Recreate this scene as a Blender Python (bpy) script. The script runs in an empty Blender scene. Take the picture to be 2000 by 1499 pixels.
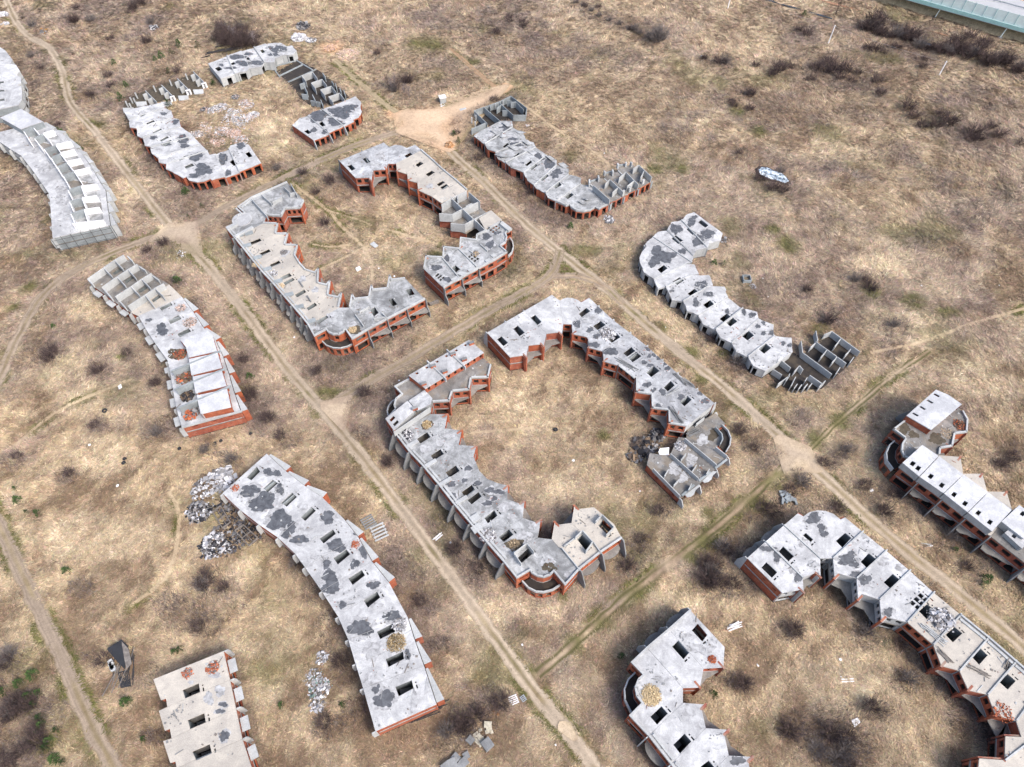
import bpy, math, random
import numpy as np
from mathutils import Vector, Matrix, Euler
from mathutils import geometry as G

random.seed(11)
RN = np.random.default_rng(11)
SC = bpy.context.scene
COL = SC.collection

# ------------------------------------------------------------------ camera
CAM_H, F_PX, PITCH, ROLL = 150.0, 1340.0, 54.6, 0.9
cd = bpy.data.cameras.new('camera')
cam = bpy.data.objects.new('camera', cd)
COL.objects.link(cam)
cd.sensor_fit = 'HORIZONTAL'
cd.sensor_width = 36.0
cd.lens = 36.0 * F_PX / 2000.0
cd.clip_start = 1.0
cd.clip_end = 12000.0
RMAT = Matrix.Rotation(math.radians(90 - PITCH), 3, 'X') @ Matrix.Rotation(math.radians(ROLL), 3, 'Z')
cam.matrix_world = Matrix.Translation((0, 0, CAM_H)) @ RMAT.to_4x4()
SC.camera = cam

# ------------------------------------------------------------------ sky, sun, exposure
SUN_EL, SUN_AZ = 48.0, 128.0          # azimuth clockwise from +Y
w = bpy.data.worlds.new('World')
SC.world = w
w.use_nodes = True
nt = w.node_tree
bg = nt.nodes['Background']
sky = nt.nodes.new('ShaderNodeTexSky')
sky.sky_type = 'NISHITA'
sky.sun_disc = False
sky.sun_elevation = math.radians(SUN_EL)
sky.sun_rotation = math.radians(SUN_AZ)
sky.air_density = 1.0
sky.dust_density = 4.0
sky.ozone_density = 1.0
nt.links.new(sky.outputs[0], bg.inputs[0])
bg.inputs[1].default_value = 0.12
sd = bpy.data.lights.new('sun', 'SUN')
sd.energy = 1.4
sd.angle = math.radians(18)
sd.color = (1.0, 0.95, 0.88)
sun = bpy.data.objects.new('sun', sd)
COL.objects.link(sun)
ea, aa = math.radians(SUN_EL), math.radians(SUN_AZ)
to_sun = Vector((math.sin(aa) * math.cos(ea), math.cos(aa) * math.cos(ea), math.sin(ea)))
sun.rotation_euler = to_sun.to_track_quat('Z', 'Y').to_euler()
sun.location = (0, 0, 300)
vs = SC.view_settings
vs.view_transform = 'Standard'
vs.look = 'None'
vs.gamma = 1.0
vs.use_curve_mapping = False
vs.exposure = 1.18
SC.render.engine = 'CYCLES'

# ------------------------------------------------------------------ pixels to places
def P(x, y, z=0.0):
    d = RMAT @ Vector(((x - 1000.0) / F_PX, -(y - 749.5) / F_PX, -1.0))
    t = (z - CAM_H) / d.z
    return (d.x * t, d.y * t)

def proj(X, Y, Z):
    v = RMAT.transposed() @ Vector((X, Y, Z - CAM_H))
    return (1000 + F_PX * v.x / -v.z, 749.5 - F_PX * v.y / -v.z)

def height_at(bx, by, tx, ty):
    X, Y = P(bx, by, 0)
    best = min((abs(proj(X, Y, h * 0.25)[1] - ty), h * 0.25) for h in range(2, 120))
    return best[1]

CROP = {'': (0, 0, 1), 'c1': (0, 0, 4), 'c2': (400, 0, 4), 'c3': (850, 150, 4), 'c4': (100, 330, 4),
        'c5': (430, 250, 3.3333), 'c6': (1200, 390, 4), 'c7': (130, 480, 3.75), 'c8': (340, 860, 5),
        's1': (560, 1050, 3.75), 's2': (720, 640, 5), 's3': (820, 860, 4.545), 's4': (930, 560, 5),
        's5': (1180, 700, 5), 's6': (1430, 970, 5), 's7': (1200, 1170, 4.557), 's8': (1680, 740, 3.747),
        't1': (1640, 1150, 4.295), 't2': (280, 1250, 6.02), 't3': (0, 880, 2.4225),
        'x2': (320, 640, 6.25), 'x3': (160, 480, 8.333), 'x4': (800, 430, 8.333), 'x5': (0, 200, 5),
        'x6': (560, 590, 6.667), 'y1': (0, 80, 8.333), 'y7': (230, 130, 6.684), 'y3': (440, 430, 6.0),
        'y2': (720, 820, 8.333)}

def S(k, p):
    ox, oy, s = CROP[k]
    return (ox + p[0] / s, oy + p[1] / s)

def WP(k, pts, z):
    return [P(*S(k, p), z) for p in pts]

# ------------------------------------------------------------------ materials
def mat_new(name):
    m = bpy.data.materials.new(name)
    m.use_nodes = True
    n = m.node_tree.nodes
    return m, n, m.node_tree.links, n['Principled BSDF']

def nd(n, typ, **kw):
    o = n.new(typ)
    for k, v in kw.items():
        if k == 'op': o.operation = v
        elif k == 'blend': o.blend_type = v
        elif k == 'dt': o.data_type = v
        else: setattr(o, k, v)
    return o

def noise(n, l, vec, scale, detail=4, rough=0.55, dist=0.0):
    t = n.new('ShaderNodeTexNoise')
    t.inputs['Scale'].default_value = scale
    t.inputs['Detail'].default_value = detail
    t.inputs['Roughness'].default_value = rough
    t.inputs['Distortion'].default_value = dist
    l.new(vec, t.inputs['Vector'])
    return t.outputs['Fac']

def ramp(n, l, fac, stops):
    r = n.new('ShaderNodeValToRGB')
    e = r.color_ramp.elements
    while len(e) < len(stops): e.new(0.5)
    for i, (p, c) in enumerate(stops):
        e[i].position = p
        e[i].color = (c[0], c[1], c[2], 1) if not isinstance(c, (int, float)) else (c, c, c, 1)
    l.new(fac, r.inputs['Fac'])
    return r.outputs['Color']

def mix(n, l, fac, a, b, blend='MIX'):
    m = n.new('ShaderNodeMix')
    m.data_type = 'RGBA'
    m.blend_type = blend
    for s, v in ((m.inputs[0], fac), (m.inputs[6], a), (m.inputs[7], b)):
        if isinstance(v, (int, float)): s.default_value = v
        elif isinstance(v, tuple): s.default_value = (v[0], v[1], v[2], 1)
        else: l.new(v, s)
    return m.outputs[2]

def position(n):
    return n.new('ShaderNodeNewGeometry').outputs['Position']

def bump(n, l, height, bsdf, strength=0.4, dist=0.1):
    b = n.new('ShaderNodeBump')
    b.inputs['Strength'].default_value = strength
    b.inputs['Distance'].default_value = dist
    l.new(height, b.inputs['Height'])
    l.new(b.outputs[0], bsdf.inputs['Normal'])

def obj_rand(n):
    return n.new('ShaderNodeObjectInfo').outputs['Random']

def concrete(name, base, dark, stain=0.5, var=0.25, warm=None):
    m, n, l, b = mat_new(name)
    pos = position(n)
    big = noise(n, l, pos, 0.14, 6, 0.68, 0.9)
    mid = noise(n, l, pos, 0.6, 6, 0.7, 0.5)
    fine = noise(n, l, pos, 5.0, 3, 0.7)
    c = mix(n, l, ramp(n, l, big, [(0.40, 0), (0.62, stain)]), base, dark)
    c = mix(n, l, ramp(n, l, mid, [(0.42, 0), (0.68, stain * 0.9)]), c, dark)
    if warm:
        c = mix(n, l, ramp(n, l, noise(n, l, pos, 0.33, 3), [(0.5, 0), (0.66, 0.6)]), c, warm)
    c = mix(n, l, 0.45, c, ramp(n, l, fine, [(0.25, 0.3), (0.7, 1.1)]), 'MULTIPLY')
    c = mix(n, l, var, c, ramp(n, l, obj_rand(n), [(0.0, 0.45), (1.0, 1.0)]), 'MULTIPLY')
    l.new(c, b.inputs['Base Color'])
    b.inputs['Roughness'].default_value = 0.9
    bump(n, l, fine, b, 0.25, 0.05)
    return m

def plain(name, col, rough=0.85, jitter=0.3, scale=1.5, metal=0.0):
    m, n, l, b = mat_new(name)
    f = noise(n, l, position(n), scale, 4, 0.65)
    c = mix(n, l, 1.0, col, ramp(n, l, f, [(0.3, 1.0 - jitter), (0.7, 1.0 + jitter * 0.4)]), 'MULTIPLY')
    l.new(c, b.inputs['Base Color'])
    b.inputs['Roughness'].default_value = rough
    b.inputs['Metallic'].default_value = metal
    return m

M = {}
M['roof'] = concrete('roof_concrete', (0.60, 0.62, 0.65), (0.21, 0.215, 0.23), 0.8)
M['roof_tan'] = concrete('roof_screed', (0.56, 0.52, 0.46), (0.34, 0.32, 0.30), 0.55)
M['roof_white'] = concrete('roof_white', (0.62, 0.635, 0.66), (0.36, 0.37, 0.40), 0.65, 0.12)
M['roof_old'] = concrete('roof_weathered', (0.52, 0.535, 0.55), (0.15, 0.155, 0.16), 0.85)
M['roof_block'] = concrete('roof_pale', (0.62, 0.63, 0.645), (0.28, 0.285, 0.30), 0.7, 0.18)
M['conc'] = concrete('concrete_panel', (0.37, 0.41, 0.435), (0.17, 0.19, 0.20), 0.55, 0.3)
M['conc_light'] = concrete('concrete_light', (0.52, 0.54, 0.55), (0.30, 0.31, 0.32), 0.5, 0.25)
M['conc_grey'] = concrete('concrete_grey', (0.29, 0.30, 0.31), (0.14, 0.145, 0.15), 0.6, 0.3)
M['balc'] = concrete('balcony_concrete', (0.30, 0.29, 0.27), (0.13, 0.125, 0.12), 0.6, 0.3)
M['shaft'] = concrete('stair_concrete', (0.26, 0.30, 0.32), (0.10, 0.11, 0.12), 0.6, 0.3)
M['floor'] = concrete('dusty_floor', (0.30, 0.29, 0.28), (0.12, 0.115, 0.11), 0.8, 0.2, (0.27, 0.22, 0.16))
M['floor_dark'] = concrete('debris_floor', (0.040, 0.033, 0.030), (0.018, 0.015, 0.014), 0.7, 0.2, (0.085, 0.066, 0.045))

def brick_mat():
    m, n, l, b = mat_new('brick')
    pos = position(n)
    sx = n.new('ShaderNodeSeparateXYZ'); l.new(pos, sx.inputs[0])
    ad = nd(n, 'ShaderNodeMath', op='ADD'); l.new(sx.outputs[0], ad.inputs[0]); l.new(sx.outputs[1], ad.inputs[1])
    cb = n.new('ShaderNodeCombineXYZ'); l.new(ad.outputs[0], cb.inputs[0]); l.new(sx.outputs[2], cb.inputs[1])
    br = n.new('ShaderNodeTexBrick')
    br.inputs['Scale'].default_value = 1.0
    br.inputs['Brick Width'].default_value = 0.26
    br.inputs['Row Height'].default_value = 0.077
    br.inputs['Mortar Size'].default_value = 0.008
    br.inputs['Color1'].default_value = (0.42, 0.105, 0.035, 1)
    br.inputs['Color2'].default_value = (0.30, 0.06, 0.03, 1)
    br.inputs['Mortar'].default_value = (0.30, 0.22, 0.18, 1)
    l.new(cb.outputs[0], br.inputs['Vector'])
    big = noise(n, l, pos, 0.5, 4, 0.6, 0.4)
    c = mix(n, l, ramp(n, l, big, [(0.40, 0), (0.62, 0.75)]), br.outputs['Color'], (0.22, 0.045, 0.03))
    c = mix(n, l, ramp(n, l, noise(n, l, pos, 1.3, 4, 0.7), [(0.56, 0), (0.74, 0.45)]), c, (0.40, 0.30, 0.26))
    c = mix(n, l, ramp(n, l, obj_rand(n), [(0.0, 0.0), (1.0, 0.55)]), c, (0.44, 0.11, 0.035), 'MIX')
    c = mix(n, l, 0.6, c, ramp(n, l, noise(n, l, pos, 0.9, 5, 0.7), [(0.3, 0.45), (0.7, 1.15)]), 'MULTIPLY')
    l.new(c, b.inputs['Base Color'])
    b.inputs['Roughness'].default_value = 0.9
    return m
M['brick'] = brick_mat()

def stain_mat(name, a, bcol, rough):
    m, n, l, b = mat_new(name)
    pos = position(n)
    c = ramp(n, l, noise(n, l, pos, 0.9, 5, 0.65, 0.5), [(0.30, a), (0.72, bcol)])
    l.new(c, b.inputs['Base Color'])
    b.inputs['Roughness'].default_value = rough
    return m
M['stain'] = stain_mat('wet_bitumen', (0.035, 0.038, 0.046), (0.135, 0.142, 0.158), 0.6)
M['stain_soft'] = stain_mat('damp_concrete', (0.17, 0.17, 0.175), (0.50, 0.51, 0.53), 0.85)
M['straw'] = plain('dry_straw', (0.42, 0.33, 0.19), 0.95, 0.5, 2.5)
M['soil'] = plain('damp_soil', (0.085, 0.07, 0.05), 0.95, 0.5, 1.2)
M['wood'] = plain('weathered_wood', (0.20, 0.18, 0.165), 0.9, 0.5, 2.0)
M['wood_dark'] = plain('rotten_wood', (0.045, 0.042, 0.045), 0.9, 0.5, 2.0)
M['white'] = plain('white_sheet', (0.78, 0.78, 0.80), 0.6, 0.15, 1.0)
M['metal'] = plain('galvanised_metal', (0.42, 0.45, 0.47), 0.45, 0.2, 1.0, 0.4)
M['steel_dark'] = plain('dark_steel', (0.055, 0.055, 0.06), 0.6, 0.3, 2.0)
M['panel_green'] = plain('pale_green_panel', (0.70, 0.82, 0.80), 0.45, 0.1, 0.6)
M['rail_green'] = plain('green_rail', (0.32, 0.55, 0.54), 0.5, 0.15, 0.6)
M['twig'] = plain('bare_twigs', (0.085, 0.058, 0.056), 0.95, 0.4, 0.6)
M['twig_grey'] = plain('grey_twigs', (0.155, 0.135, 0.13), 0.95, 0.4, 0.6)
M['twig_birch'] = plain('birch_twigs', (0.24, 0.20, 0.20), 0.9, 0.4, 0.6)
M['pine'] = plain('pine_needles', (0.050, 0.095, 0.022), 0.9, 0.6, 3.0)
M['bark'] = plain('bark', (0.11, 0.075, 0.05), 0.95, 0.4, 3.0)
M['tar'] = plain('tar_paper', (0.02, 0.022, 0.027), 0.7, 0.4, 1.0)
M['blockstone'] = plain('pale_block', (0.45, 0.42, 0.34), 0.9, 0.35, 1.2)
M['asphalt'] = plain('motorway_surface', (0.38, 0.39, 0.41), 0.85, 0.08, 0.4)

def vcol_mat(name, rough=0.95, mult=1.0, nscale=0.0, soft=False):
    m, n, l, b = mat_new(name)
    a = n.new('ShaderNodeVertexColor'); a.layer_name = 'Col'
    c = a.outputs['Color']
    if nscale:
        pos = position(n)
        c = mix(n, l, 1.0, c, ramp(n, l, noise(n, l, pos, nscale, 6, 0.75, 0.3), [(0.25, 0.7), (0.5, 1.0), (0.75, 1.2)] if soft else [(0.25, 0.6), (0.5, 1.0), (0.75, 1.38)]), 'MULTIPLY')
        c = mix(n, l, 1.0, c, ramp(n, l, noise(n, l, pos, nscale * 5, 3, 0.7), [(0.3, 0.8), (0.7, 1.12)] if soft else [(0.3, 0.68), (0.7, 1.28)]), 'MULTIPLY')
    l.new(c, b.inputs['Base Color'])
    b.inputs['Roughness'].default_value = rough
    b.inputs['Specular IOR Level'].default_value = 0.15
    return m
M['ground'] = vcol_mat('dry_meadow', 0.95, 1.0, 0.55)
M['grass'] = vcol_mat('dry_grass', 0.95)
M['rubble'] = vcol_mat('mixed_rubble', 0.9)
M['road'] = vcol_mat('packed_dirt', 0.95, 1.0, 0.9, soft=True)

# ------------------------------------------------------------------ mesh helpers
ORIG = {}

class MB:
    def __init__(s):
        s.V = []; s.F = []
    def prism(s, poly, z0, z1):
        n = len(poly); b = len(s.V)
        a = sum(poly[i][0] * poly[(i + 1) % n][1] - poly[(i + 1) % n][0] * poly[i][1] for i in range(n))
        if a < 0: poly = poly[::-1]
        s.V += [(p[0], p[1], z0) for p in poly] + [(p[0], p[1], z1) for p in poly]
        s.F.append(tuple(range(b + n, b + 2 * n)))
        s.F.append(tuple(range(b + n - 1, b - 1, -1)))
        for i in range(n):
            j = (i + 1) % n
            s.F.append((b + i, b + j, b + n + j, b + n + i))
        return s
    def bar(s, p, q, z0, z1, t, off=0.0, inward=None):
        """box along the segment p-q; off shifts it along the normal that points to 'inward'"""
        dx, dy = q[0] - p[0], q[1] - p[1]
        L = math.hypot(dx, dy)
        if L < 1e-4: return s
        nx, ny = -dy / L, dx / L
        if inward is not None and (inward[0] - p[0]) * nx + (inward[1] - p[1]) * ny < 0: nx, ny = -nx, -ny
        if inward is None:
            a0, a1 = off - t / 2, off + t / 2
        else:
            a0, a1 = off, off + t
        return s.prism([(p[0] + nx * a0, p[1] + ny * a0), (q[0] + nx * a0, q[1] + ny * a0),
                        (q[0] + nx * a1, q[1] + ny * a1), (p[0] + nx * a1, p[1] + ny * a1)], z0, z1)
    def box(s, c, size, rz=0.0, tilt=(0, 0)):
        e = Euler((tilt[0], tilt[1], rz)).to_matrix()
        b = len(s.V); hx, hy, hz = size[0] / 2, size[1] / 2, size[2] / 2
        for sz in (-1, 1):
            for sx, sy in ((-1, -1), (1, -1), (1, 1), (-1, 1)):
                v = e @ Vector((sx * hx, sy * hy, sz * hz))
                s.V.append((c[0] + v.x, c[1] + v.y, c[2] + v.z))
        s.F += [(b + 3, b + 2, b + 1, b), (b + 4, b + 5, b + 6, b + 7)] + [(b + i, b + (i + 1) % 4, b + 4 + (i + 1) % 4, b + 4 + i) for i in range(4)]
        return s
    def tube(s, a, c, r0, r1=None, n=6):
        r1 = r0 if r1 is None else r1
        a, c = Vector(a), Vector(c); d = (c - a).normalized()
        u = d.orthogonal().normalized(); v = d.cross(u); b = len(s.V)
        for p, r in ((a, r0), (c, r1)):
            for i in range(n):
                t = 2 * math.pi * i / n
                s.V.append(tuple(p + u * r * math.cos(t) + v * r * math.sin(t)))
        for i in range(n):
            j = (i + 1) % n
            s.F.append((b + i, b + j, b + n + j, b + n + i))
        s.F.append(tuple(range(b + n - 1, b - 1, -1))); s.F.append(tuple(range(b + n, b + 2 * n)))
        return s
    def vslab(s, p, dr, prof, t):
        """vertical slab: profile [(d, z)] drawn from p along the unit direction dr, thickness t"""
        nx, ny = -dr[1], dr[0]; b = len(s.V); n = len(prof)
        for sg in (-t / 2, t / 2):
            s.V += [(p[0] + dr[0] * d + nx * sg, p[1] + dr[1] * d + ny * sg, z) for d, z in prof]
        s.F.append(tuple(range(b, b + n))); s.F.append(tuple(range(b + 2 * n - 1, b + n - 1, -1)))
        for i in range(n):
            j = (i + 1) % n
            s.F.append((b + j, b + i, b + n + i, b + n + j))
        return s
    def wall(s, p, q, z0, z1, t, inward, ops=(), off=0.0, bands=None):
        dx, dy = q[0] - p[0], q[1] - p[1]; L = math.hypot(dx, dy)
        if L < 0.05: return s
        ux, uy = dx / L, dy / L
        at = lambda u: (p[0] + ux * u, p[1] + uy * u)
        bands = bands or [(z0, z1)]
        for lo, hi in bands:
            oo = sorted(o for o in ops if o[2] >= lo - 0.01 and o[3] <= hi + 0.01)
            cur = 0.0
            for (u0, u1, za, zb) in oo:
                if u0 > cur: s.bar(at(cur), at(u0), lo, hi, t, off, inward)
                if za > lo + 0.02: s.bar(at(u0), at(u1), lo, za, t, off, inward)
                if zb < hi - 0.02: s.bar(at(u0), at(u1), zb, hi, t, off, inward)
                cur = u1
            if cur < L: s.bar(at(cur), at(L), lo, hi, t, off, inward)
        return s
    def build(s, name, mat, parent=None, loc=None):
        if not s.F: return None
        o0 = ORIG[parent.name] if parent else Vector(loc or (0, 0, 0))
        me = bpy.data.meshes.new(name)
        me.from_pydata([(v[0] - o0.x, v[1] - o0.y, v[2] - o0.z) for v in s.V], [], s.F)
        me.materials.append(mat if not isinstance(mat, str) else M[mat])
        o = bpy.data.objects.new(name, me)
        COL.objects.link(o)
        if parent: o.parent = parent
        else: o.location = o0
        ORIG[o.name] = o0
        return o

def tag(o, label, cat, group=None, kind=None):
    if label: o['label'] = label
    if cat: o['category'] = cat
    if group: o['group'] = group
    if kind: o['kind'] = kind
    return o

def thing(name, loc, label, cat, group=None):
    o = bpy.data.objects.new(name, None)
    o.empty_display_size = 1.0
    COL.objects.link(o)
    o.location = loc
    ORIG[o.name] = Vector(loc)
    return tag(o, label, cat, group)

def cen(poly):
    return (sum(p[0] for p in poly) / len(poly), sum(p[1] for p in poly) / len(poly))

def dist(a, b): return math.hypot(a[0] - b[0], a[1] - b[1])

def lerp(a, b, t): return (a[0] + (b[0] - a[0]) * t, a[1] + (b[1] - a[1]) * t)

def ccw(poly):
    a = sum(poly[i][0] * poly[(i + 1) % len(poly)][1] - poly[(i + 1) % len(poly)][0] * poly[i][1] for i in range(len(poly)))
    return poly if a > 0 else poly[::-1]

def slab_holes(poly, holes, z0, z1):
    """slab of any outline with holes cut through it"""
    poly = ccw(poly)
    c = cen(poly); R = max(dist(c, p) for p in poly)
    hs = [ccw(h) for h in holes if dist(cen(h), c) < R + 6]
    vs_, fs_ = [], []
    for f in [poly] + hs:
        fs_.append(list(range(len(vs_), len(vs_) + len(f))))
        vs_ += [Vector(p) for p in f]
    r = G.delaunay_2d_cdt(vs_, [], fs_, 0, 1e-4, True)
    ov, of, oid = r[0], r[2], r[5]
    mb = MB(); mb.V = [(v.x, v.y, z1) for v in ov] + [(v.x, v.y, z0) for v in ov]
    n = len(ov); ed = {}
    for f, ids in zip(of, oid):
        if 0 in ids and not any(i > 0 for i in ids):
            f = list(f)
            a, b_, c_ = ov[f[0]], ov[f[1]], ov[f[2]]
            if (b_.x - a.x) * (c_.y - a.y) - (c_.x - a.x) * (b_.y - a.y) < 0: f = f[::-1]
            mb.F.append(tuple(f)); mb.F.append(tuple(i + n for i in f[::-1]))
            for i in range(len(f)):
                e = (f[i], f[(i + 1) % len(f)])
                if (e[1], e[0]) in ed: del ed[(e[1], e[0])]
                else: ed[e] = 1
    for a, b_ in ed: mb.F.append((b_, a, a + n, b_ + n))
    used = sorted({i for f in mb.F for i in f}); re_ = {u: k for k, u in enumerate(used)}
    mb.V = [mb.V[i] for i in used]; mb.F = [tuple(re_[i] for i in f) for f in mb.F]
    return mb

ROOFS, CUTS = {}, {}
def sheet_on(par, poly, z):
    """thin sheet clipped to the roof slabs of a building and cut out round its hatches"""
    inc, exc = ROOFS.get(par.name, []), CUTS.get(par.name, [])
    c = cen(poly); R = max(dist(c, p) for p in poly)
    inz = [hq for q, hq in inc if dist(cen(q), c) < R + 25]; inc = [ccw(q) for q, hq in inc if dist(cen(q), c) < R + 25]; exc = [ccw(q) for q in exc if dist(cen(q), c) < R + 6]
    vs_, fs_ = [], []
    for f in [ccw(poly)] + inc + exc:
        fs_.append(list(range(len(vs_), len(vs_) + len(f)))); vs_ += [Vector(p) for p in f]
    r = G.delaunay_2d_cdt(vs_, [], fs_, 0, 1e-4, True)
    ni = len(inc); mb = MB(); mp = {}
    for f, ids in zip(r[2], r[5]):
        if 0 in ids and any(1 <= i <= ni for i in ids) and not any(i > ni for i in ids):
            f = list(f); a, b_, c_ = (r[0][f[k]] for k in range(3))
            if (b_.x - a.x) * (c_.y - a.y) - (c_.x - a.x) * (b_.y - a.y) < 0: f = f[::-1]
            uz = inz[min(i for i in ids if 1 <= i <= ni) - 1]
            for i in f:
                if (i, uz) not in mp: mp[(i, uz)] = len(mb.V); mb.V.append((r[0][i].x, r[0][i].y, uz + z))
            mb.F.append(tuple(mp[(i, uz)] for i in f))
    return mb

FOOT = []       # footprints (world polygons) where no grass grows

# ------------------------------------------------------------------ the parts of a townhouse row
def openings(L, H, F, kind):
    o = []
    if kind == 'street' and L > 1.6:
        n = max(1, int(L / 2.6)); m = L / n
        for i in range(n):
            o.append((m * (i + 0.18), m * (i + 0.82), F + 0.95, H - 0.75))
            o.append((m * (i + 0.15), m * (i + 0.85), 0.25, F - 0.55))
    elif kind == 'court' and L > 1.5:
        n = max(1, round(L / 1.8)); m = L / n
        for i in range(n): o.append((m * (i + 0.2), m * (i + 0.78), F + 0.85, H - 0.8))
        o.append((L * 0.12, L * 0.88, 0.25, F - 0.5))
    elif kind == 'one' and L > 1.4:
        n = max(1, round(L / 2.6)); m = L / n
        for i in range(n): o.append((m * (i + 0.16), m * (i + 0.84), 0.12, H - 0.8))
    elif kind == 'small':
        for i in range(3):
            if L > 6: o.append((L * (0.18 + 0.3 * i), L * (0.18 + 0.3 * i) + 0.9, F + 1.2, F + 1.75))
    return o

def facade(par, chain, inw, H, F, mat, kind, band=True, only_longest=False, name='wall'):
    mb = MB(); sc = MB()
    Ls = [dist(chain[i], chain[i + 1]) for i in range(len(chain) - 1)]
    if not Ls: return
    mx = max(Ls)
    for i, L in enumerate(Ls):
        k = kind if (not only_longest or L > mx - 0.01 or L > 4.0) else 'solid'
        bands = [(-0.5, F), (F, H - 0.27)] if F else [(-0.5, H - 0.27)]
        mb.wall(chain[i], chain[i + 1], -0.5, H - 0.27, 0.3, inw, openings(L, H, F, k), 0.12, bands)
        if band and F and L > 0.6: sc.bar(chain[i], chain[i + 1], F - 0.12, F + 0.1, 0.2, 0.08, inw)
    o = mb.build(name, mat, par)
    if band and F: sc.build('string_course', 'conc_light', o)
    return o

FINP = {'slab': lambda H, F: [(-0.2, -0.5), (2.5, -0.5), (2.4, F * 0.6), (0.9, H - 0.5), (0.55, H + 0.12), (-0.2, H + 0.12)],
        'step': lambda H, F: [(-0.2, -0.5), (1.75, -0.5), (1.75, F - 0.7), (0.7, F + 0.8), (0.6, H + 0.1), (-0.2, H + 0.1)],
        'stub': lambda H, F: [(-0.2, H * 0.25), (.85, H * 0.25), (.9, H - 1.3), (.7, H - 0.35), (-0.2, H - 0.35)],
        'low': lambda H, F: [(-0.2, -0.5), (1.5, -0.5), (1.5, H * 0.4), (0.5, H - 0.05), (-0.2, H - 0.05)]}

def out_normal(p, q, inw):
    L = dist(p, q); nx, ny = -(q[1] - p[1]) / L, (q[0] - p[0]) / L
    if (inw[0] - p[0]) * nx + (inw[1] - p[1]) * ny > 0: nx, ny = -nx, -ny
    return nx, ny

def pip(p, poly):
    r = False
    for (xa, ya), (xb, yb) in zip(poly, poly[1:] + poly[:1]):
        if (ya > p[1]) != (yb > p[1]) and p[0] < (xb - xa) * (p[1] - ya) / (yb - ya) + xa: r = not r
    return r

DEB = random.Random(77)
def roof_debris(par, poly, holes, z):
    """grit, broken boards and brick crumbs lying on a roof slab, too small to pick apart"""
    xs = [p[0] for p in poly]; ys = [p[1] for p in poly]; c = cen(poly)
    ip = [(c[0] + (p[0] - c[0]) * .93, c[1] + (p[1] - c[1]) * .93) for p in poly]
    for mat, n, sz in (('conc_grey', 26, (.12, .45)), ('wood', 9, (.2, .5)), ('brick', 7, (.1, .25)), ('conc_light', 14, (.15, .5))):
        n = int(n * DEB.choice((0, .4, .7, 1.0, 1.6))); mb = MB()
        cl = (DEB.uniform(min(xs), max(xs)), DEB.uniform(min(ys), max(ys)))
        for _ in range(n):
            p = (cl[0] + DEB.gauss(0, 1.3), cl[1] + DEB.gauss(0, 1.3)) if DEB.random() < .6 else (DEB.uniform(min(xs), max(xs)), DEB.uniform(min(ys), max(ys)))
            if not pip(p, ip) or any(dist(p, cen(h)) < 3.0 and pip(p, [(q[0] + (q[0] - cen(h)[0]) * .3, q[1] + (q[1] - cen(h)[1]) * .3) for q in h]) for h in holes): continue
            a = DEB.uniform(*sz); long_ = DEB.random() < .18
            mb.box((p[0], p[1], z + .06), (a * (4 if long_ else 1), a * (.35 if long_ else DEB.uniform(.4, 1)), .1), DEB.uniform(0, 3.14), (0, DEB.uniform(-.05, .05)))
        o = mb.build('roof_debris', M[mat], par)
        if o: o['kind'] = 'stuff'

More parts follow.
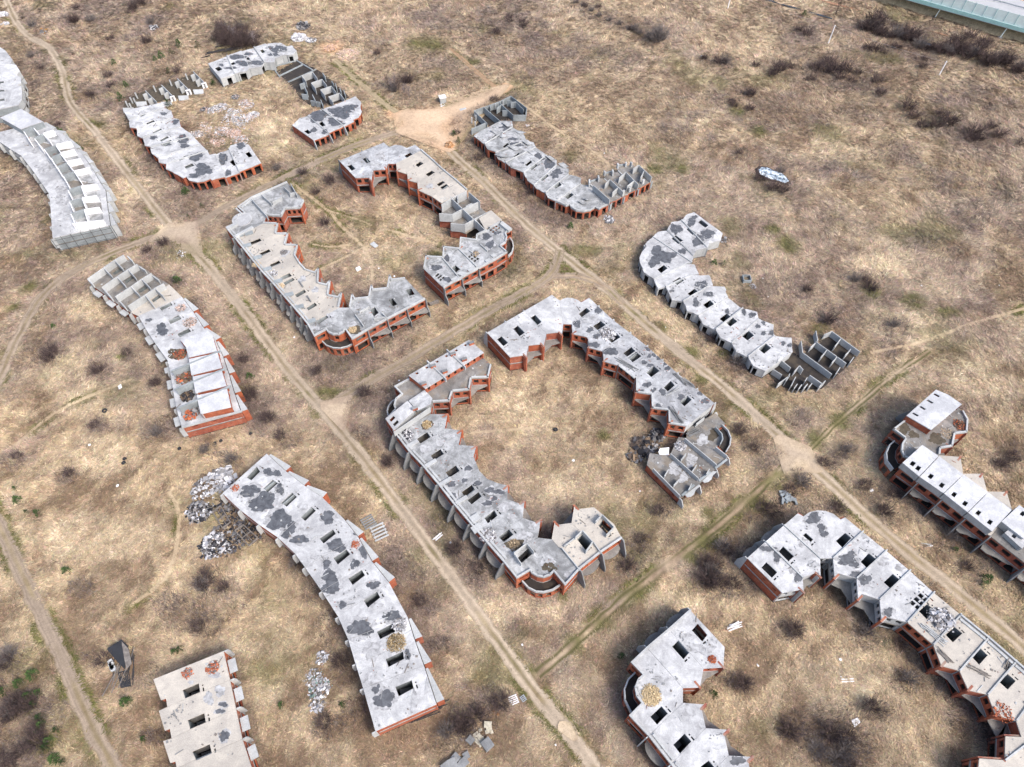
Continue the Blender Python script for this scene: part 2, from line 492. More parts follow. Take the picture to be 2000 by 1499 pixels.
def building(name, label, H, F, units, hatches=(), vents=True, roof='roof', outer='brick', inner='brick', okind='street', ikind='court',
             fins=None, obalc=None, parapet=None, ipar=None, ends=('brick', 'brick'), ribs=False, balc=True, cat='building', group='unfinished townhouse rows', wedge=None, band=True, shaft='long'):
    """units: dicts o=outer chain, i=inner chain (world xy at roof level), both walked from the start of the row to its end"""
    allp = [p for u in units for p in u['o'] + u['i']]
    c0 = cen(allp)
    par = thing(name, (c0[0], c0[1], 0.0), label, cat, group)
    ROOFS[par.name] = [([(cc[0] + (p[0] - cc[0]) * .985, cc[1] + (p[1] - cc[1]) * .985) for p in pl], hu) for pl, hu in [(u['o'] + u['i'][::-1], u.get('H', H)) for u in units] for cc in [cen(pl)]]
    hatches = [list(h) for h in hatches]
    for u_, e_ in ((units[0], 0), (units[-1], -1)):
        a, b_ = u_['o'][e_], u_['i'][e_]; nn = out_normal(a, b_, cen(u_['o'] + u_['i']))
        for h in hatches:
            if dist(cen(h), lerp(a, b_, .5)) > 14: continue
            d = min(-(p[0] - a[0]) * nn[0] - (p[1] - a[1]) * nn[1] for p in h)
            if -1 < d < .8: h[:] = [(p[0] - nn[0] * (.8 - d), p[1] - nn[1] * (.8 - d)) for p in h]
    vq = []
    for h in (hatches if vents else ()):
        e0, e1 = (h[0], h[1]) if dist(h[0], h[1]) > dist(h[1], h[2]) else (h[1], h[2])
        L = dist(e0, e1); ux, uy = (e1[0] - e0[0]) / L, (e1[1] - e0[1]) / L
        hc = cen(h); nx, ny = -uy, ux
        for sgn, w_ in ((1, 0.75), (1, 0.3)):
            d0 = L / 2 + (0.45 if w_ > 0.5 else 0.45)
            s0 = (-1.0 if w_ > 0.5 else 0.05)
            a = (hc[0] + ux * d0 + nx * s0, hc[1] + uy * d0 + ny * s0)
            vq.append([a, (a[0] + ux * 0.3, a[1] + uy * 0.3), (a[0] + ux * 0.3 + nx * w_, a[1] + uy * 0.3 + ny * w_), (a[0] + nx * w_, a[1] + ny * w_)])
    CUTS[par.name] = list(hatches) + vq
    tips = []
    for k, u in enumerate(units):
        o, i = u['o'], u['i']; Hu = u.get('H', H); Fu = u.get('F', F)
        poly = o + i[::-1]
        FOOT.append(poly)
        c = cen(poly)
        sp = [(c[0] + (p[0] - c[0]) * 0.994, c[1] + (p[1] - c[1]) * 0.994) for p in poly]
        if not u.get('noroof'):
            slab_holes(sp, list(hatches) + vq, Hu - 0.28, Hu).build('roof_slab', M[u.get('mat', roof)], par)
            roof_debris(par, poly, list(hatches), Hu)
        if Fu and Hu - Fu > 1.5:
            slab_holes(sp, hatches, Fu - 0.25, Fu - 0.02).build('floor_slab', M['floor'], par)
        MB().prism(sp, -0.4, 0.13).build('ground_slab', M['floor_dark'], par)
        facade(par, o, c, Hu, Fu, M[u.get('omat', outer)], u.get('ok', okind), band and u.get('omat', outer) == 'brick', name='street_wall')
        facade(par, i, c, Hu, Fu, M[u.get('imat', inner)], u.get('ik', ikind), band and u.get('imat', inner) == 'brick', True, name='court_wall')
        last = k == len(units) - 1
        if k == 0: facade(par, [o[0], i[0]], c, Hu, Fu, M[ends[0]], 'small' if ends[0] == 'brick' else 'solid', ends[0] == 'brick', name='end_wall')
        elif not u.get('nopw'): MB().bar(o[0], i[0], -0.4, Hu - 0.27, 0.2).build('party_wall', M['conc'], par)
        if last: facade(par, [o[-1], i[-1]], c, Hu, Fu, M[ends[1]], 'small' if ends[1] == 'brick' else 'solid', ends[1] == 'brick', name='end_wall')
        # fins on the street side
        if fins and not u.get('nofin'):
            ends_ = [(o[0], o[1])] + ([(o[-1], o[-2])] if last or u.get('fin_end') else [])
            for a, b_ in ends_:
                MB().vslab(a, out_normal(a, b_, c), FINP[fins](Hu, Fu or Hu * 0.5), 0.24).build('fin', M['conc_grey' if fins in ('step', 'slab') else 'conc_light'], par)
        if obalc and not u.get('nobal') and Fu:
            a, b_ = o[0], o[1]; L = dist(a, b_)
            if L > 3:
                nx, ny = out_normal(a, b_, c); ux, uy = (b_[0] - a[0]) / L, (b_[1] - a[1]) / L
                if obalc == 'wave': pr = [(.2, 0), (.28, .5), (.42, .85), (.55, 1.0), (.68, 1.5), (.8, 1.9), (.94, 1.8), (.97, 0)]
                elif obalc == 'wave2': pr = [(1 - x, y) for x, y in [(.2, 0), (.28, .5), (.42, .85), (.55, 1.0), (.68, 1.5), (.8, 1.9), (.94, 1.8), (.97, 0)]]
                elif obalc == 'square': pr = [(.3, 0), (.3, 1.5), (.75, 1.5), (.75, 0)]
                else: pr = [(.06, 0), (.1, .7), (.2, 1.1)] + [(.5 + .34 * math.cos(t), .75 + .8 * math.sin(t)) for t in np.linspace(2.4, .35, 8)] + [(.9, .8), (.93, 0)]
                bp = [(a[0] + ux * L * x + nx * y, a[1] + uy * L * x + ny * y) for x, y in pr]
                bz = Fu if obalc != 'square' else Hu - 1.0
                MB().prism(bp, bz - 0.28, bz - 0.03).build('balcony', M['conc_light' if obalc == 'square' else 'balc'], par)
        pp = u.get('parapet', parapet)
        if pp:
            mb = MB()
            for a, b_ in zip(o[:-1], o[1:]):
                mb.bar(a, b_, Hu + 0.001, Hu + 0.5, 0.38, 0.01, c)
                if pp == 2: mb.bar(lerp(a, b_, .05), lerp(a, b_, .95), Hu + 0.001, Hu + 0.28, 0.5, 0.75, c)
            mb.build('parapet', M['conc_light'], par)
        ip = u.get('ipar', ipar)
        if ip and len(i) > 1:
            mb = MB()
            es = list(zip(i[:-1], i[1:]))
            for a, b_ in es: mb.bar(a, b_, Hu + 0.001, Hu + (0.55 if ip == 1 else 0.3), 0.4, 0.02, c)
            mb.build('parapet', M['conc_light'], par)
        if ribs and k and not u.get('norib'):
            MB().bar(o[0], i[0], Hu + 0.001, Hu + 0.3, 0.3).build('rib', M['conc_light'], par)
        # courtyard balcony between the saw-tooth tips
        dirn = (i[0][0] - o[0][0], i[0][1] - o[0][1])
        tips.append((k, i, c, Fu, max(range(1, len(i)), key=lambda j: (i[j][0] - o[0][0]) * dirn[0] + (i[j][1] - o[0][1]) * dirn[1]) if len(i) > 2 else None))
        if tips[-1][4] is not None and Fu and balc:
            tp = i[tips[-1][4]]; L_ = math.hypot(*dirn); dd = (dirn[0] / L_, dirn[1] / L_)
            MB().vslab((tp[0] - dd[0] * 1.5, tp[1] - dd[1] * 1.5), dd, [(0, -.5), (1.75, -.5), (1.75, Hu + .03), (0, Hu + .03)], .42).build('court_fin', M['brick'], par)
        if wedge and not u.get('nowedge'):
            wp = wedge_poly(o, i, c, wedge)
            if wp:
                FOOT.append(wp)
                b_ = MB().prism(wp, -0.5, Hu - 0.62).build('entrance_bay', M[outer], par)
                wc = cen(wp)
                MB().prism([(wc[0] + (p[0] - wc[0]) * 1.05, wc[1] + (p[1] - wc[1]) * 1.05) for p in wp], Hu - 0.6, Hu - 0.42).build('canopy', M['conc_light'], b_)
    if balc and F:
        for (ka, ia, ca, Fa, ta), (kb, ib, cb, Fb, tb) in zip(tips[:-1], tips[1:]):
            if tb is None or ta is None or not Fa: continue
            poly = ia[ta:] + ib[1:tb + 1] if dist(ia[-1], ib[0]) < 0.3 else ia[ta:] + ib[:tb + 1]
            if len(poly) < 3 or dist(poly[0], poly[-1]) > 13: continue
            mid = lerp(poly[0], poly[-1], .5); inn = cen(poly)
            arc = [lerp(lerp(poly[-1], poly[0], t), inn, 0.8 * math.sin(math.pi * t)) for t in (.25, .5, .75)]
            MB().prism(poly + arc, Fa - 0.26, Fa - 0.04).build('balcony', M['balc'], par)
    # stair shafts under the hatches
    for hi, h in enumerate(hatches):
        hc = cen(h)
        top = H - 0.5
        mb = MB()
        e = [(h[j], h[(j + 1) % 4]) for j in range(4)]
        mlen = max(dist(*q) for q in e)
        for j, (a, b_) in enumerate(e):
            lg = dist(a, b_) > mlen * .8; md = shaft[hi] if isinstance(shaft, (list, tuple)) and hi < len(shaft) else shaft if isinstance(shaft, str) else 'long'
            if md == 'long' and lg or md == 'short' and not lg: mb.bar(a, b_, 0.15, top, 0.14, -0.16, hc)
        s_ = mb.build('stair_shaft', M['shaft'], par)
        # broken flight of stairs
        if s_ and dist(h[0], h[1]) > 2:
            e0, e1 = (e[0] if dist(*e[0]) > dist(*e[1]) else e[1])
            sb = MB(); L = dist(e0, e1)
            for j in range(7):
                a, b_ = lerp(e0, e1, .12 + j * .1), lerp(e0, e1, .22 + j * .1)
                zz = top - 3.0 - j * 0.17
                sb.bar(a, b_, zz - 0.18, zz, 1.1, 0.02, hc)
            sb.build('stairs', M['conc_grey'], s_)
    return par

def wedge_poly(o, i, c, side):
    ch = i if side == 'inner' else o
    a, b_ = ch[0], ch[-1]; L = dist(a, b_)
    if L < 3: return None
    nx, ny = out_normal(a, b_, c)
    p0, p1 = lerp(a, b_, .1), lerp(a, b_, .93)
    return [(p0[0] + nx * .12, p0[1] + ny * .12), (p0[0] + nx * .6, p0[1] + ny * .6), (p1[0] + nx * 1.6, p1[1] + ny * 1.6), (p1[0] + nx * .12, p1[1] + ny * .12)]

def U(k, o, i, H, k2=None, **kw):
    d = dict(o=WP(k, o, H), i=WP(k2 or k, i, H), H=H); d.update(kw)
    return d

def Q(k, quads, z): return [WP(k, q, z) for q in quads]

def step_roofs(units, seed):
    """neighbouring slabs of the cast rows do not sit quite level; their edges are chipped"""
    r = random.Random(seed)
    for k, u in enumerate(units):
        u['H'] += (.0, .22, -.16, .12, -.06)[k % 5]
        for ch in ('o', 'i'):
            c = u[ch]; new = [c[0]]
            for a, b in zip(c[:-1], c[1:]):
                L = dist(a, b)
                if L > 3:
                    for t in sorted(r.uniform(.15, .85) for _ in range(2)):
                        p = lerp(a, b, t); q = r.uniform(-.22, .22); new.append((p[0] - (b[1] - a[1]) / L * q, p[1] + (b[0] - a[0]) / L * q))
                new.append(b)
            u[ch] = new
    return units

def chain_fix(units):
    """neighbouring units share their end points"""
    for a, b in zip(units[:-1], units[1:]):
        if dist(a['o'][-1], b['o'][0]) < 3.0: b['o'][0] = a['o'][-1]
        if dist(a['i'][-1], b['i'][0]) < 3.0: b['i'][0] = a['i'][-1]
    return units

STN = {}
def stains(par, k, lst, z, mat='stain', name='damp_stain', scale=1.0):
    if mat == 'stain': stains(par, k, lst, z, 'stain_soft', name, 1.28)
    for j, (cx, cy, rx, ry) in enumerate(lst):
        rx *= scale; ry *= scale
        n = 46; ph = [random.uniform(0, 6.28) for _ in range(6)]
        pts = []
        for t in range(n):
            a = 2 * math.pi * t / n
            r = 1 + .16 * math.sin(2 * a + ph[0]) + .13 * math.sin(3 * a + ph[1]) + .09 * math.sin(5 * a + ph[2]) + .07 * math.sin(8 * a + ph[3]) + .05 * math.sin(13 * a + ph[4]) + .035 * math.sin(21 * a + ph[5])
            pts.append((cx + rx * r * math.cos(a), cy + ry * r * math.sin(a)))
        STN[par.name] = STN.get(par.name, 0) + 1; zz = 0.005 + 0.0012 * STN[par.name]
        sheet_on(par, WP(k, pts, z), zz).build(name, M[mat], par)

def panels(par, k, segs, zt, zb, t=0.16, mat='conc', name='wall_panel'):
    for s_ in segs:
        a, b_ = WP(k, [(s_[0], s_[1]), (s_[2], s_[3])], zt)
        zt2 = zt
        MB().bar(a, b_, zb, zt2, t).build(name, M[mat], par)

def attic(par, k, poly, z1, z0, wall='brick', roof='roof_white', hatches=(), wins=None, name='attic_roof', thick=0.25, over=0.15):
    wp = WP(k, poly, z1); c = cen(wp)
    hs = Q(k, hatches, z1)
    ro = slab_holes(wp, hs, z1 - thick, z1).build(name, M[roof], par)
    n = len(wp)
    for j in range(n):
        a, b_ = wp[j], wp[(j + 1) % n]
        L = dist(a, b_)
        ops = []
        if wins and j in wins:
            m = max(1, int(L / 2.0)); s_ = L / m
            ops = [(s_ * (q + .3), s_ * (q + .3) + 0.7, z0 + 0.45, z0 + 1.75) for q in range(m)]
        if L > 0.3: MB().wall(a, b_, z0, z1 - thick + 0.01, 0.25, c, ops, over).build('attic_wall', M[wall if not isinstance(wall, dict) else wall.get(j, 'brick')], par)
    return ro

def ring(par, k, arc, ztop, zbot, zfloor, inner=(), mat='conc_light', name='terrace_parapet', piers=True):
    """curved terrace: parapet ring, brick piers below, floor"""
    pts = WP(k, arc, ztop)
    c = cen(pts)
    if inner: c = cen(WP(k, inner, ztop))
    mb = MB(); br = MB()
    for a, b_ in zip(pts[:-1], pts[1:]):
        mb.bar(a, b_, zbot, ztop, 0.28, 0, c)
        L = dist(a, b_)
        if piers: br.wall(a, b_, -0.5, zbot + 0.02, 0.26, c, [(L * .3, L * .9, 0.2, zbot - 0.5)] if L > 1 else [], 0.02)
    p_ = mb.build(name, M[mat], par)
    br.build('terrace_pier', M['brick'], par)
    fl = pts + (WP(k, inner, ztop)[::-1] if inner else [])
    MB().prism(fl, zfloor - 0.2, zfloor).build('terrace_floor', M['floor_dark'], par)
    FOOT.append(fl)
    return p_

def heap(k, cx, cy, r, z, n, label, cols, name='straw_heap', cat='heap', kind='stuff', hgt=0.5, size=(.15, .5)):
    """pile of small pieces lying on a surface at height z"""
    ctr = P(*S(k, (cx, cy)), z); rr = r / CROP[k][2] / 7.2
    V, Fc, C = [], [], []
    for _ in range(int(n * 2.8)):
        a = random.uniform(0, 6.283); d = rr * math.sqrt(random.random()) * (1.15 if random.random() < .2 else .95)
        s0 = random.uniform(*size) * random.choice((.3, .45, .45, .6, .8)); s1 = s0 * random.uniform(.3, 1); s2 = s0 * random.uniform(.15, .6)
        m = MB().box((ctr[0] + d * math.cos(a), ctr[1] + d * math.sin(a), z + s2 / 2 + random.random() * hgt * (1 - d / rr)), (s0, s1, s2), random.uniform(0, 6.28), (random.uniform(-.6, .6), random.uniform(-.6, .6)))
        b = len(V); V += m.V; Fc += [tuple(i + b for i in f) for f in m.F]
        col = random.choice(cols); j = random.uniform(.6, 1.2)
        C += [(col[0] * j, col[1] * j, col[2] * j, 1)] * len(m.V)
    return colmesh(name, V, Fc, C, M['rubble'], (ctr[0], ctr[1], z), label, cat, kind)

def colmesh(name, V, Fc, C, mat, loc, label=None, cat=None, kind=None, group=None):
    me = bpy.data.meshes.new(name)
    me.from_pydata([(v[0] - loc[0], v[1] - loc[1], v[2] - loc[2]) for v in V], [], Fc)
    at = me.color_attributes.new('Col', 'FLOAT_COLOR', 'POINT')
    at.data.foreach_set('color', np.asarray(C, dtype=np.float32).ravel())
    me.materials.append(mat)
    o = bpy.data.objects.new(name, me)
    o.location = loc
    COL.objects.link(o)
    ORIG[o.name] = Vector(loc)
    return tag(o, label, cat, group, kind)

# ================================================================== BUILDINGS
H2, F2 = 6.2, 3.1          # two-storey rows
H1 = 3.4                   # single-storey rows

# ---- long patched-roof row between the two dirt roads
W_ = [(434, 964), (468, 996), (504, 1024), (542, 1050), (576, 1082), (595, 1108), (628, 1155), (660, 1205), (680, 1250), (694, 1297), (709, 1345), (733, 1429)]
E_ = [(521, 886), (558, 920), (594, 948), (630, 972), (672, 1014), (699, 1048), (727, 1097), (760, 1138), (796, 1205), (810, 1250), (828, 1300), (853, 1376)]
us = chain_fix([U('', [W_[j], W_[j + 1]], [E_[j], E_[j + 1]], 5.6) for j in range(11)])
for j in (3, 7): us[j]['nowedge'] = True
ha = Q('c8', [[(690, 350), (790, 245), (825, 295), (740, 380)], [(870, 470), (960, 385), (1015, 420), (915, 510)], [(1045, 610), (1150, 510), (1200, 555), (1100, 650)],
              [(1235, 750), (1340, 650), (1385, 690), (1280, 790)], [(1420, 960), (1550, 870), (1580, 915), (1460, 1010)], [(1555, 1150), (1680, 1065), (1720, 1115), (1600, 1215)],
              [(1700, 1350), (1830, 1265), (1865, 1320), (1745, 1415)]], 5.6) + \
     Q('s1', [[(562, 460), (660, 395), (685, 440), (595, 515)], [(660, 690), (775, 630), (795, 690), (685, 745)], [(725, 890), (850, 835), (860, 890), (745, 950)], [(795, 1095), (915, 1045), (930, 1105), (820, 1165)]], 5.6)
b = building('townhouse_row', 'long curved brick row with pale roof blotched by dark patches', 5.6, 2.8, us, ha, roof='roof_block', okind='solid', ikind='solid', fins='stub', ends=('brick', 'brick'), wedge='inner', balc=False)
stains(b, 'c8', [(918, 310, 50, 34), (1005, 325, 38, 36), (1035, 480, 34, 55), (740, 495, 100, 55), (870, 600, 125, 85), (810, 660, 80, 40), (1030, 780, 115, 90), (1150, 850, 50, 50), (1095, 920, 45, 42), (1225, 970, 80, 45),
                 (1500, 755, 70, 60), (1590, 1035, 95, 62), (1490, 1210, 40, 45), (1525, 1340, 75, 75), (1530, 1440, 85, 70), (1765, 1210, 45, 46), (1790, 905, 35, 30), (1850, 1090, 40, 60)], 5.6)
stains(b, 'c8', [(1255, 655, 45, 40), (1295, 875, 55, 40), (1320, 1190, 45, 70), (1420, 1150, 80, 30), (1240, 840, 60, 30)], 5.6, 'stain_soft')
stains(b, 's1', [(635, 350, 45, 30), (410, 495, 30, 26), (540, 665, 80, 65), (775, 575, 55, 42), (715, 1185, 78, 58), (885, 860, 25, 36), (655, 1110, 28, 35)], 5.6)
stains(b, 's1', [(690, 420, 25, 30), (630, 830, 80, 65), (620, 1040, 60, 45), (935, 1200, 28, 75), (650, 500, 60, 25), (1030, 1090, 20, 50)], 5.6, 'stain_soft')
LONG_ROW = b

# ---- row with white attic roofs beside the crossroads
HC = 5.4
ws = [S('x3', p) for p in [(150, 640), (365, 790), (585, 955), (790, 1090)]] + [S('c7', p) for p in [(525, 515), (575, 605), (650, 720), (740, 845)]] + [S('x2', p) for p in [(75, 540), (110, 760), (150, 985), (215, 1215)]]
es = [S('x3', p) for p in [(740, 225), (960, 330), (1190, 490), (1420, 630)]] + [S('c7', p) for p in [(845, 375), (925, 480), (1000, 595), (1090, 690)]] + [S('x2', p) for p in [(720, 350), (790, 560), (860, 800), (940, 1025)]]
us = chain_fix([U('', [ws[j], ws[j + 1]], [es[j], es[j + 1]], HC, mat='roof_block' if j > 3 else 'floor') for j in range(11)])
us[3]['mat'] = 'roof_tan'
for j in (0, 1, 2, 3): us[j]['nowedge'] = True
ha = Q('x3', [[(1260, 1010), (1440, 915), (1475, 970), (1295, 1058)], [(1400, 1215), (1570, 1125), (1620, 1195), (1445, 1278)], [(1550, 1435), (1730, 1340), (1780, 1400), (1590, 1495)],
              [(470, 425), (590, 345), (640, 385), (510, 470)], [(690, 565), (800, 490), (850, 530), (725, 620)], [(905, 720), (1030, 640), (1080, 690), (940, 775)], [(1125, 880), (1240, 795), (1290, 840), (1165, 925)]], HC)
b = building('townhouse_row', 'row with four white attic roofs at one end, bare walls at the other', HC, 2.7, us, ha, roof='roof_block', okind='street', ikind='street', fins='stub', obalc='square', ends=('conc', 'brick'), wedge='inner', balc=False)
C_ROW = b
ZA = HC + 2.3
panels(b, 'x3', [(90, 540, 350, 360), (350, 360, 530, 235), (530, 235, 680, 150), (350, 360, 480, 490), (530, 240, 660, 370), (320, 680, 570, 505), (570, 505, 750, 385), (750, 385, 900, 300), (570, 505, 700, 645), (755, 395, 870, 520),
                 (540, 830, 800, 665), (800, 665, 975, 540), (975, 540, 1130, 450), (800, 670, 930, 800), (975, 550, 1105, 680), (745, 985, 1030, 800), (1030, 800, 1190, 690), (1190, 690, 1330, 615), (1030, 805, 1150, 955), (1190, 700, 1320, 815)], ZA, HC, 0.2, 'conc_light')
panels(b, 'x3', [(740, 170, 820, 250), (930, 340, 1030, 400), (1150, 490, 1250, 560), (350, 700, 480, 850), (610, 900, 710, 1010), (90, 545, 170, 620)], HC + 1.6, HC, 0.3, 'conc_light')
for j, pl in enumerate([[(200, 150), (530, 30), (590, 95), (650, 285), (300, 365), (270, 240)], [(305, 385), (655, 310), (710, 490), (335, 580)], [(350, 600), (705, 525), (765, 710), (385, 800)], [(400, 830), (770, 750), (820, 970), (450, 1055)]]):
    attic(b, 'x2', pl, HC + 2.5, HC, {0: 'brick', 1: 'brick', 2: 'brick', 3: 'conc_light'} if j else 'brick', 'roof_white')
for (x1, y1, x2, y2) in [(80, 535, 695, 280), (125, 755, 755, 495), (165, 985, 815, 710)]:
    a, c = WP('x2', [(x1, y1), (x2, y2)], HC + 2.6)
    MB().bar(a, c, HC + 2.2, HC + 2.62, 0.45).build('beam', M['conc'], b)
    MB().bar(lerp(a, c, 0.02), lerp(a, c, 0.36), HC, HC + 2.2, 0.3).build('wall_panel', M['conc'], b)
a, c = WP('x2', [(215, 1215), (950, 1015)], HC + 0.5)
MB().bar(a, c, HC, HC + 0.5, 0.35).build('parapet', M['conc_light'], b)
stains(b, 'x3', [(1300, 1370, 110, 90), (1090, 1210, 50, 28)], HC)
stains(b, 'x3', [(1160, 1420, 60, 50), (1720, 1250, 90, 55), (1590, 1020, 80, 60), (1380, 1130, 60, 25)], HC, 'stain_soft')
stains(b, 'x2', [(130, 330, 90, 60), (220, 580, 90, 60), (260, 820, 80, 80), (320, 1050, 90, 60)], HC, 'soil', 'dirt_patch')

# ---- ring block 3, west and south wing
i3 = lambda *p: [S('s3', q) for q in p]
O3 = [(771, 848), (799, 884), (825.5, 912), (855, 947), (887, 987.6), (918, 1024), (950, 1061), (984, 1100)]
I3 = [[(841, 809), (874, 809.6), (869, 837)], [(869, 837), (902, 841), (896, 869)], [(896, 869), (930, 872), (925, 892), (936.6, 920.5)], [(936.6, 920.5), (952, 936)],
      [(952, 936), (971.8, 943.6), (992, 949), (991.6, 975.5)], [(991.6, 975.5), (1019, 985.4), (1024.6, 978.8), (1021, 1011.8)], [(1014.7, 1011.8), (1050, 1021.7), (1056.5, 1015), (1050, 1050)]]
us = [U('', [O3[j], O3[j + 1]], I3[j], H2) for j in range(7)]
us.append(U('', [(984, 1100), (1007, 1128.4), (1033.4, 1113), (1037.8, 1120.7), (1049, 1127), (1062, 1129.5), (1075, 1125), (1084, 1116), (1106, 1142.7), (1132.4, 1113)], [(1050, 1050), (1077.4, 1053.6)], H2, nobal=True, parapet=1))
us.append(U('', [(1132.4, 1113), (1174, 1080)], [(1077.4, 1053.6), (1083, 1019.5), (1085, 1026), (1116, 1021.7)], H2, mat='roof_tan', parapet=1))
us.append(U('', [(1174, 1080), (1215, 1052.5)], [(1116, 1021.7), (1121.4, 987.6), (1124.7, 995), (1160, 991), (1199.5, 1024)], H2, mat='roof_tan', parapet=1))
# terraced north end with attic (walked backwards, in front of the first unit)
pre = [U('s2', [(985, 165), (760, 300)], [(1200, 370), (1170, 495), (1005, 500)], H2, mat='floor', ipar=1),
       U('s2', [(760, 300), (575, 405)], [(1005, 500), (985, 615), (820, 630)], H2, mat='floor', ipar=1),
       U('s2', [(575, 405), (400, 500)], [(820, 630), (790, 725), (625, 735)], H2, mat='floor', ipar=1),
       U('s2', [(400, 500), (262, 575), (330, 645), (262, 700), (245, 770), (260, 800), (165, 905), (255, 1040)], [(625, 735), (605, 845)], H2, mat='floor', parapet=1, nobal=True)]
us = chain_fix(pre + us)
ha = Q('s2', [[(470, 1085), (570, 1020), (605, 1070), (505, 1135)], [(605, 1250), (700, 1185), (735, 1235), (640, 1300)], [(750, 1415), (850, 1345), (890, 1400), (790, 1465)]], H2) + \
     Q('s3', [[(370, 460), (460, 395), (490, 440), (405, 510)], [(420, 530), (520, 460), (550, 500), (460, 570)], [(570, 690), (660, 620), (690, 670), (605, 740)], [(700, 860), (790, 790), (830, 840), (745, 905)],
              [(865, 1045), (960, 960), (1000, 1010), (905, 1090)], [(1395, 880), (1450, 830), (1525, 915), (1470, 975)], [(1585, 760), (1630, 700), (1715, 790), (1660, 835)]], H2)
b = building('townhouse_row', 'angled brick row with chimneyed attic wing and grey street fins by main dirt road', H2, F2, us, ha, roof='roof_old', fins='slab', obalc='round', parapet=2, shaft='short')
BLOCK3W = b
A3 = H2 + 2.3
sm = lambda x, y, w_=20, h_=13: [(x - w_, y), (x, y - h_), (x + w_, y), (x, y + h_)]
attic(b, 's2', [(390, 468), (980, 120), (1125, 245), (555, 597)], A3, H2, 'brick', 'roof_block', [sm(*p) for p in [(472, 447), (567, 390), (668, 333), (760, 278), (855, 223), (945, 171)]], {2})
attic(b, 's2', [(162, 890), (380, 715), (455, 800), (245, 1005)], A3, H2, {0: 'brick', 1: 'conc', 2: 'conc_light', 3: 'brick'}, 'roof_block', [[(200, 900), (240, 862), (262, 880), (222, 922)], [(235, 945), (275, 902), (297, 922), (255, 965)]])
attic(b, 's2', [(390, 715), (545, 610), (622, 690), (604, 752), (470, 812)], H2 + 1.1, H2, 'conc', 'roof', ())
panels(b, 's2', [(245, 1022, 600, 780)], H2 + 2.0, H2, 0.2, 'conc_light')
for x1, y1, x2, y2 in [(762, 212, 945, 385), (570, 322, 755, 500)]:
    a, c = WP('s2', [(x1, y1), (x2, y2)], A3 + 0.4)
    MB().bar(a, c, A3 - 1.0, A3 + 0.4, 0.3).build('beam', M['conc_light'], b)
for x, y in [(1005, 165), (935, 322), (825, 272), (745, 440), (630, 388), (540, 560), (455, 800)]:
    p = P(*S('s2', (x, y)), A3)
    ch = MB().box((p[0], p[1], A3 + 0.35), (1.3, 0.6, 0.9), 0.45).build('chimney', M['brick'], b)
    MB().box((p[0], p[1], A3 + 0.85), (1.45, 0.72, 0.1), 0.45).build('chimney_cap', M['conc_grey'], ch)
panels(b, 's3', [(835, 1000, 950, 915), (950, 915, 1015, 990), (835, 1000, 900, 1095)], H2 + 1.7, H2, 0.16, 'conc_light')
panels(b, 's3', [(1380, 860, 1445, 800), (1445, 800, 1535, 900), (1475, 985, 1535, 900)], H2 + 1.7, H2, 0.16, 'conc_light')
panels(b, 's3', [(1560, 720, 1620, 660), (1620, 660, 1725, 770), (1655, 840, 1725, 770)], H2 + 1.6, H2, 0.16, 'conc_light')
panels(b, 's3', [(1260, 955, 1420, 1150), (1280, 940, 1400, 850), (1540, 900, 1610, 1000)], H2 + 0.7, H2, 0.2, 'conc_light')
panels(b, 's3', [(1085, 720, 1085, 722)], H2 + 0.5, H2, 0.2)
ring(b, 's2', [(185, 860), (175, 810), (190, 760), (225, 715), (275, 685)], F2 + 0.9, F2 - 0.1, F2, [(240, 800), (250, 740), (300, 690)])
ring(b, 's3', [(905, 1250), (960, 1310), (1030, 1345), (1100, 1350), (1180, 1330), (1250, 1285)], F2 + 0.9, F2 - 0.1, F2, [(985, 1215), (1090, 1260), (1200, 1220)])
stains(b, 's2', [(670, 1080, 50, 40), (780, 1055, 50, 25), (720, 1130, 60, 40), (560, 1180, 55, 38), (970, 1375, 30, 32)], H2, 'stain_soft')
stains(b, 's3', [(265, 385, 55, 28), (220, 435, 30, 25), (290, 500, 38, 30), (395, 358, 24, 22), (430, 250, 30, 26), (620, 445, 38, 28), (700, 460, 50, 22), (600, 560, 45, 22), (660, 520, 30, 20), (510, 385, 40, 22)], H2)
stains(b, 's3', [(760, 590, 80, 40), (640, 860, 40, 50), (930, 860, 60, 60), (1000, 760, 40, 30), (45, 75, 45, 35), (820, 680, 40, 20), (1130, 1090, 60, 50), (1330, 1200, 50, 30)], H2, 'stain_soft')
stains(b, 's2', [(570, 950, 55, 45)], H2, 'soil', 'dirt_patch')
stains(b, 's3', [(840, 930, 70, 55), (1150, 1130, 60, 45)], H2, 'soil', 'dirt_patch')

for x, y in [(1010, 705), (1255, 1000), (1510, 1305), (715, 385)]:
    p = P(*S('y2', (x, y)), H2 + .4)
    MB().box((p[0], p[1], H2 + .22), (3.0, .9, .42), .62).build('loose_slab', M['conc_light'], BLOCK3W)
for x, y in [(490, 690), (505, 780)]:
    p = P(*S('s3', (x, y)), H2 + .4)
    MB().box((p[0], p[1], H2 + .22), (2.2, 1.7, .42), .62).build('loose_slab', M['conc_light'], BLOCK3W)

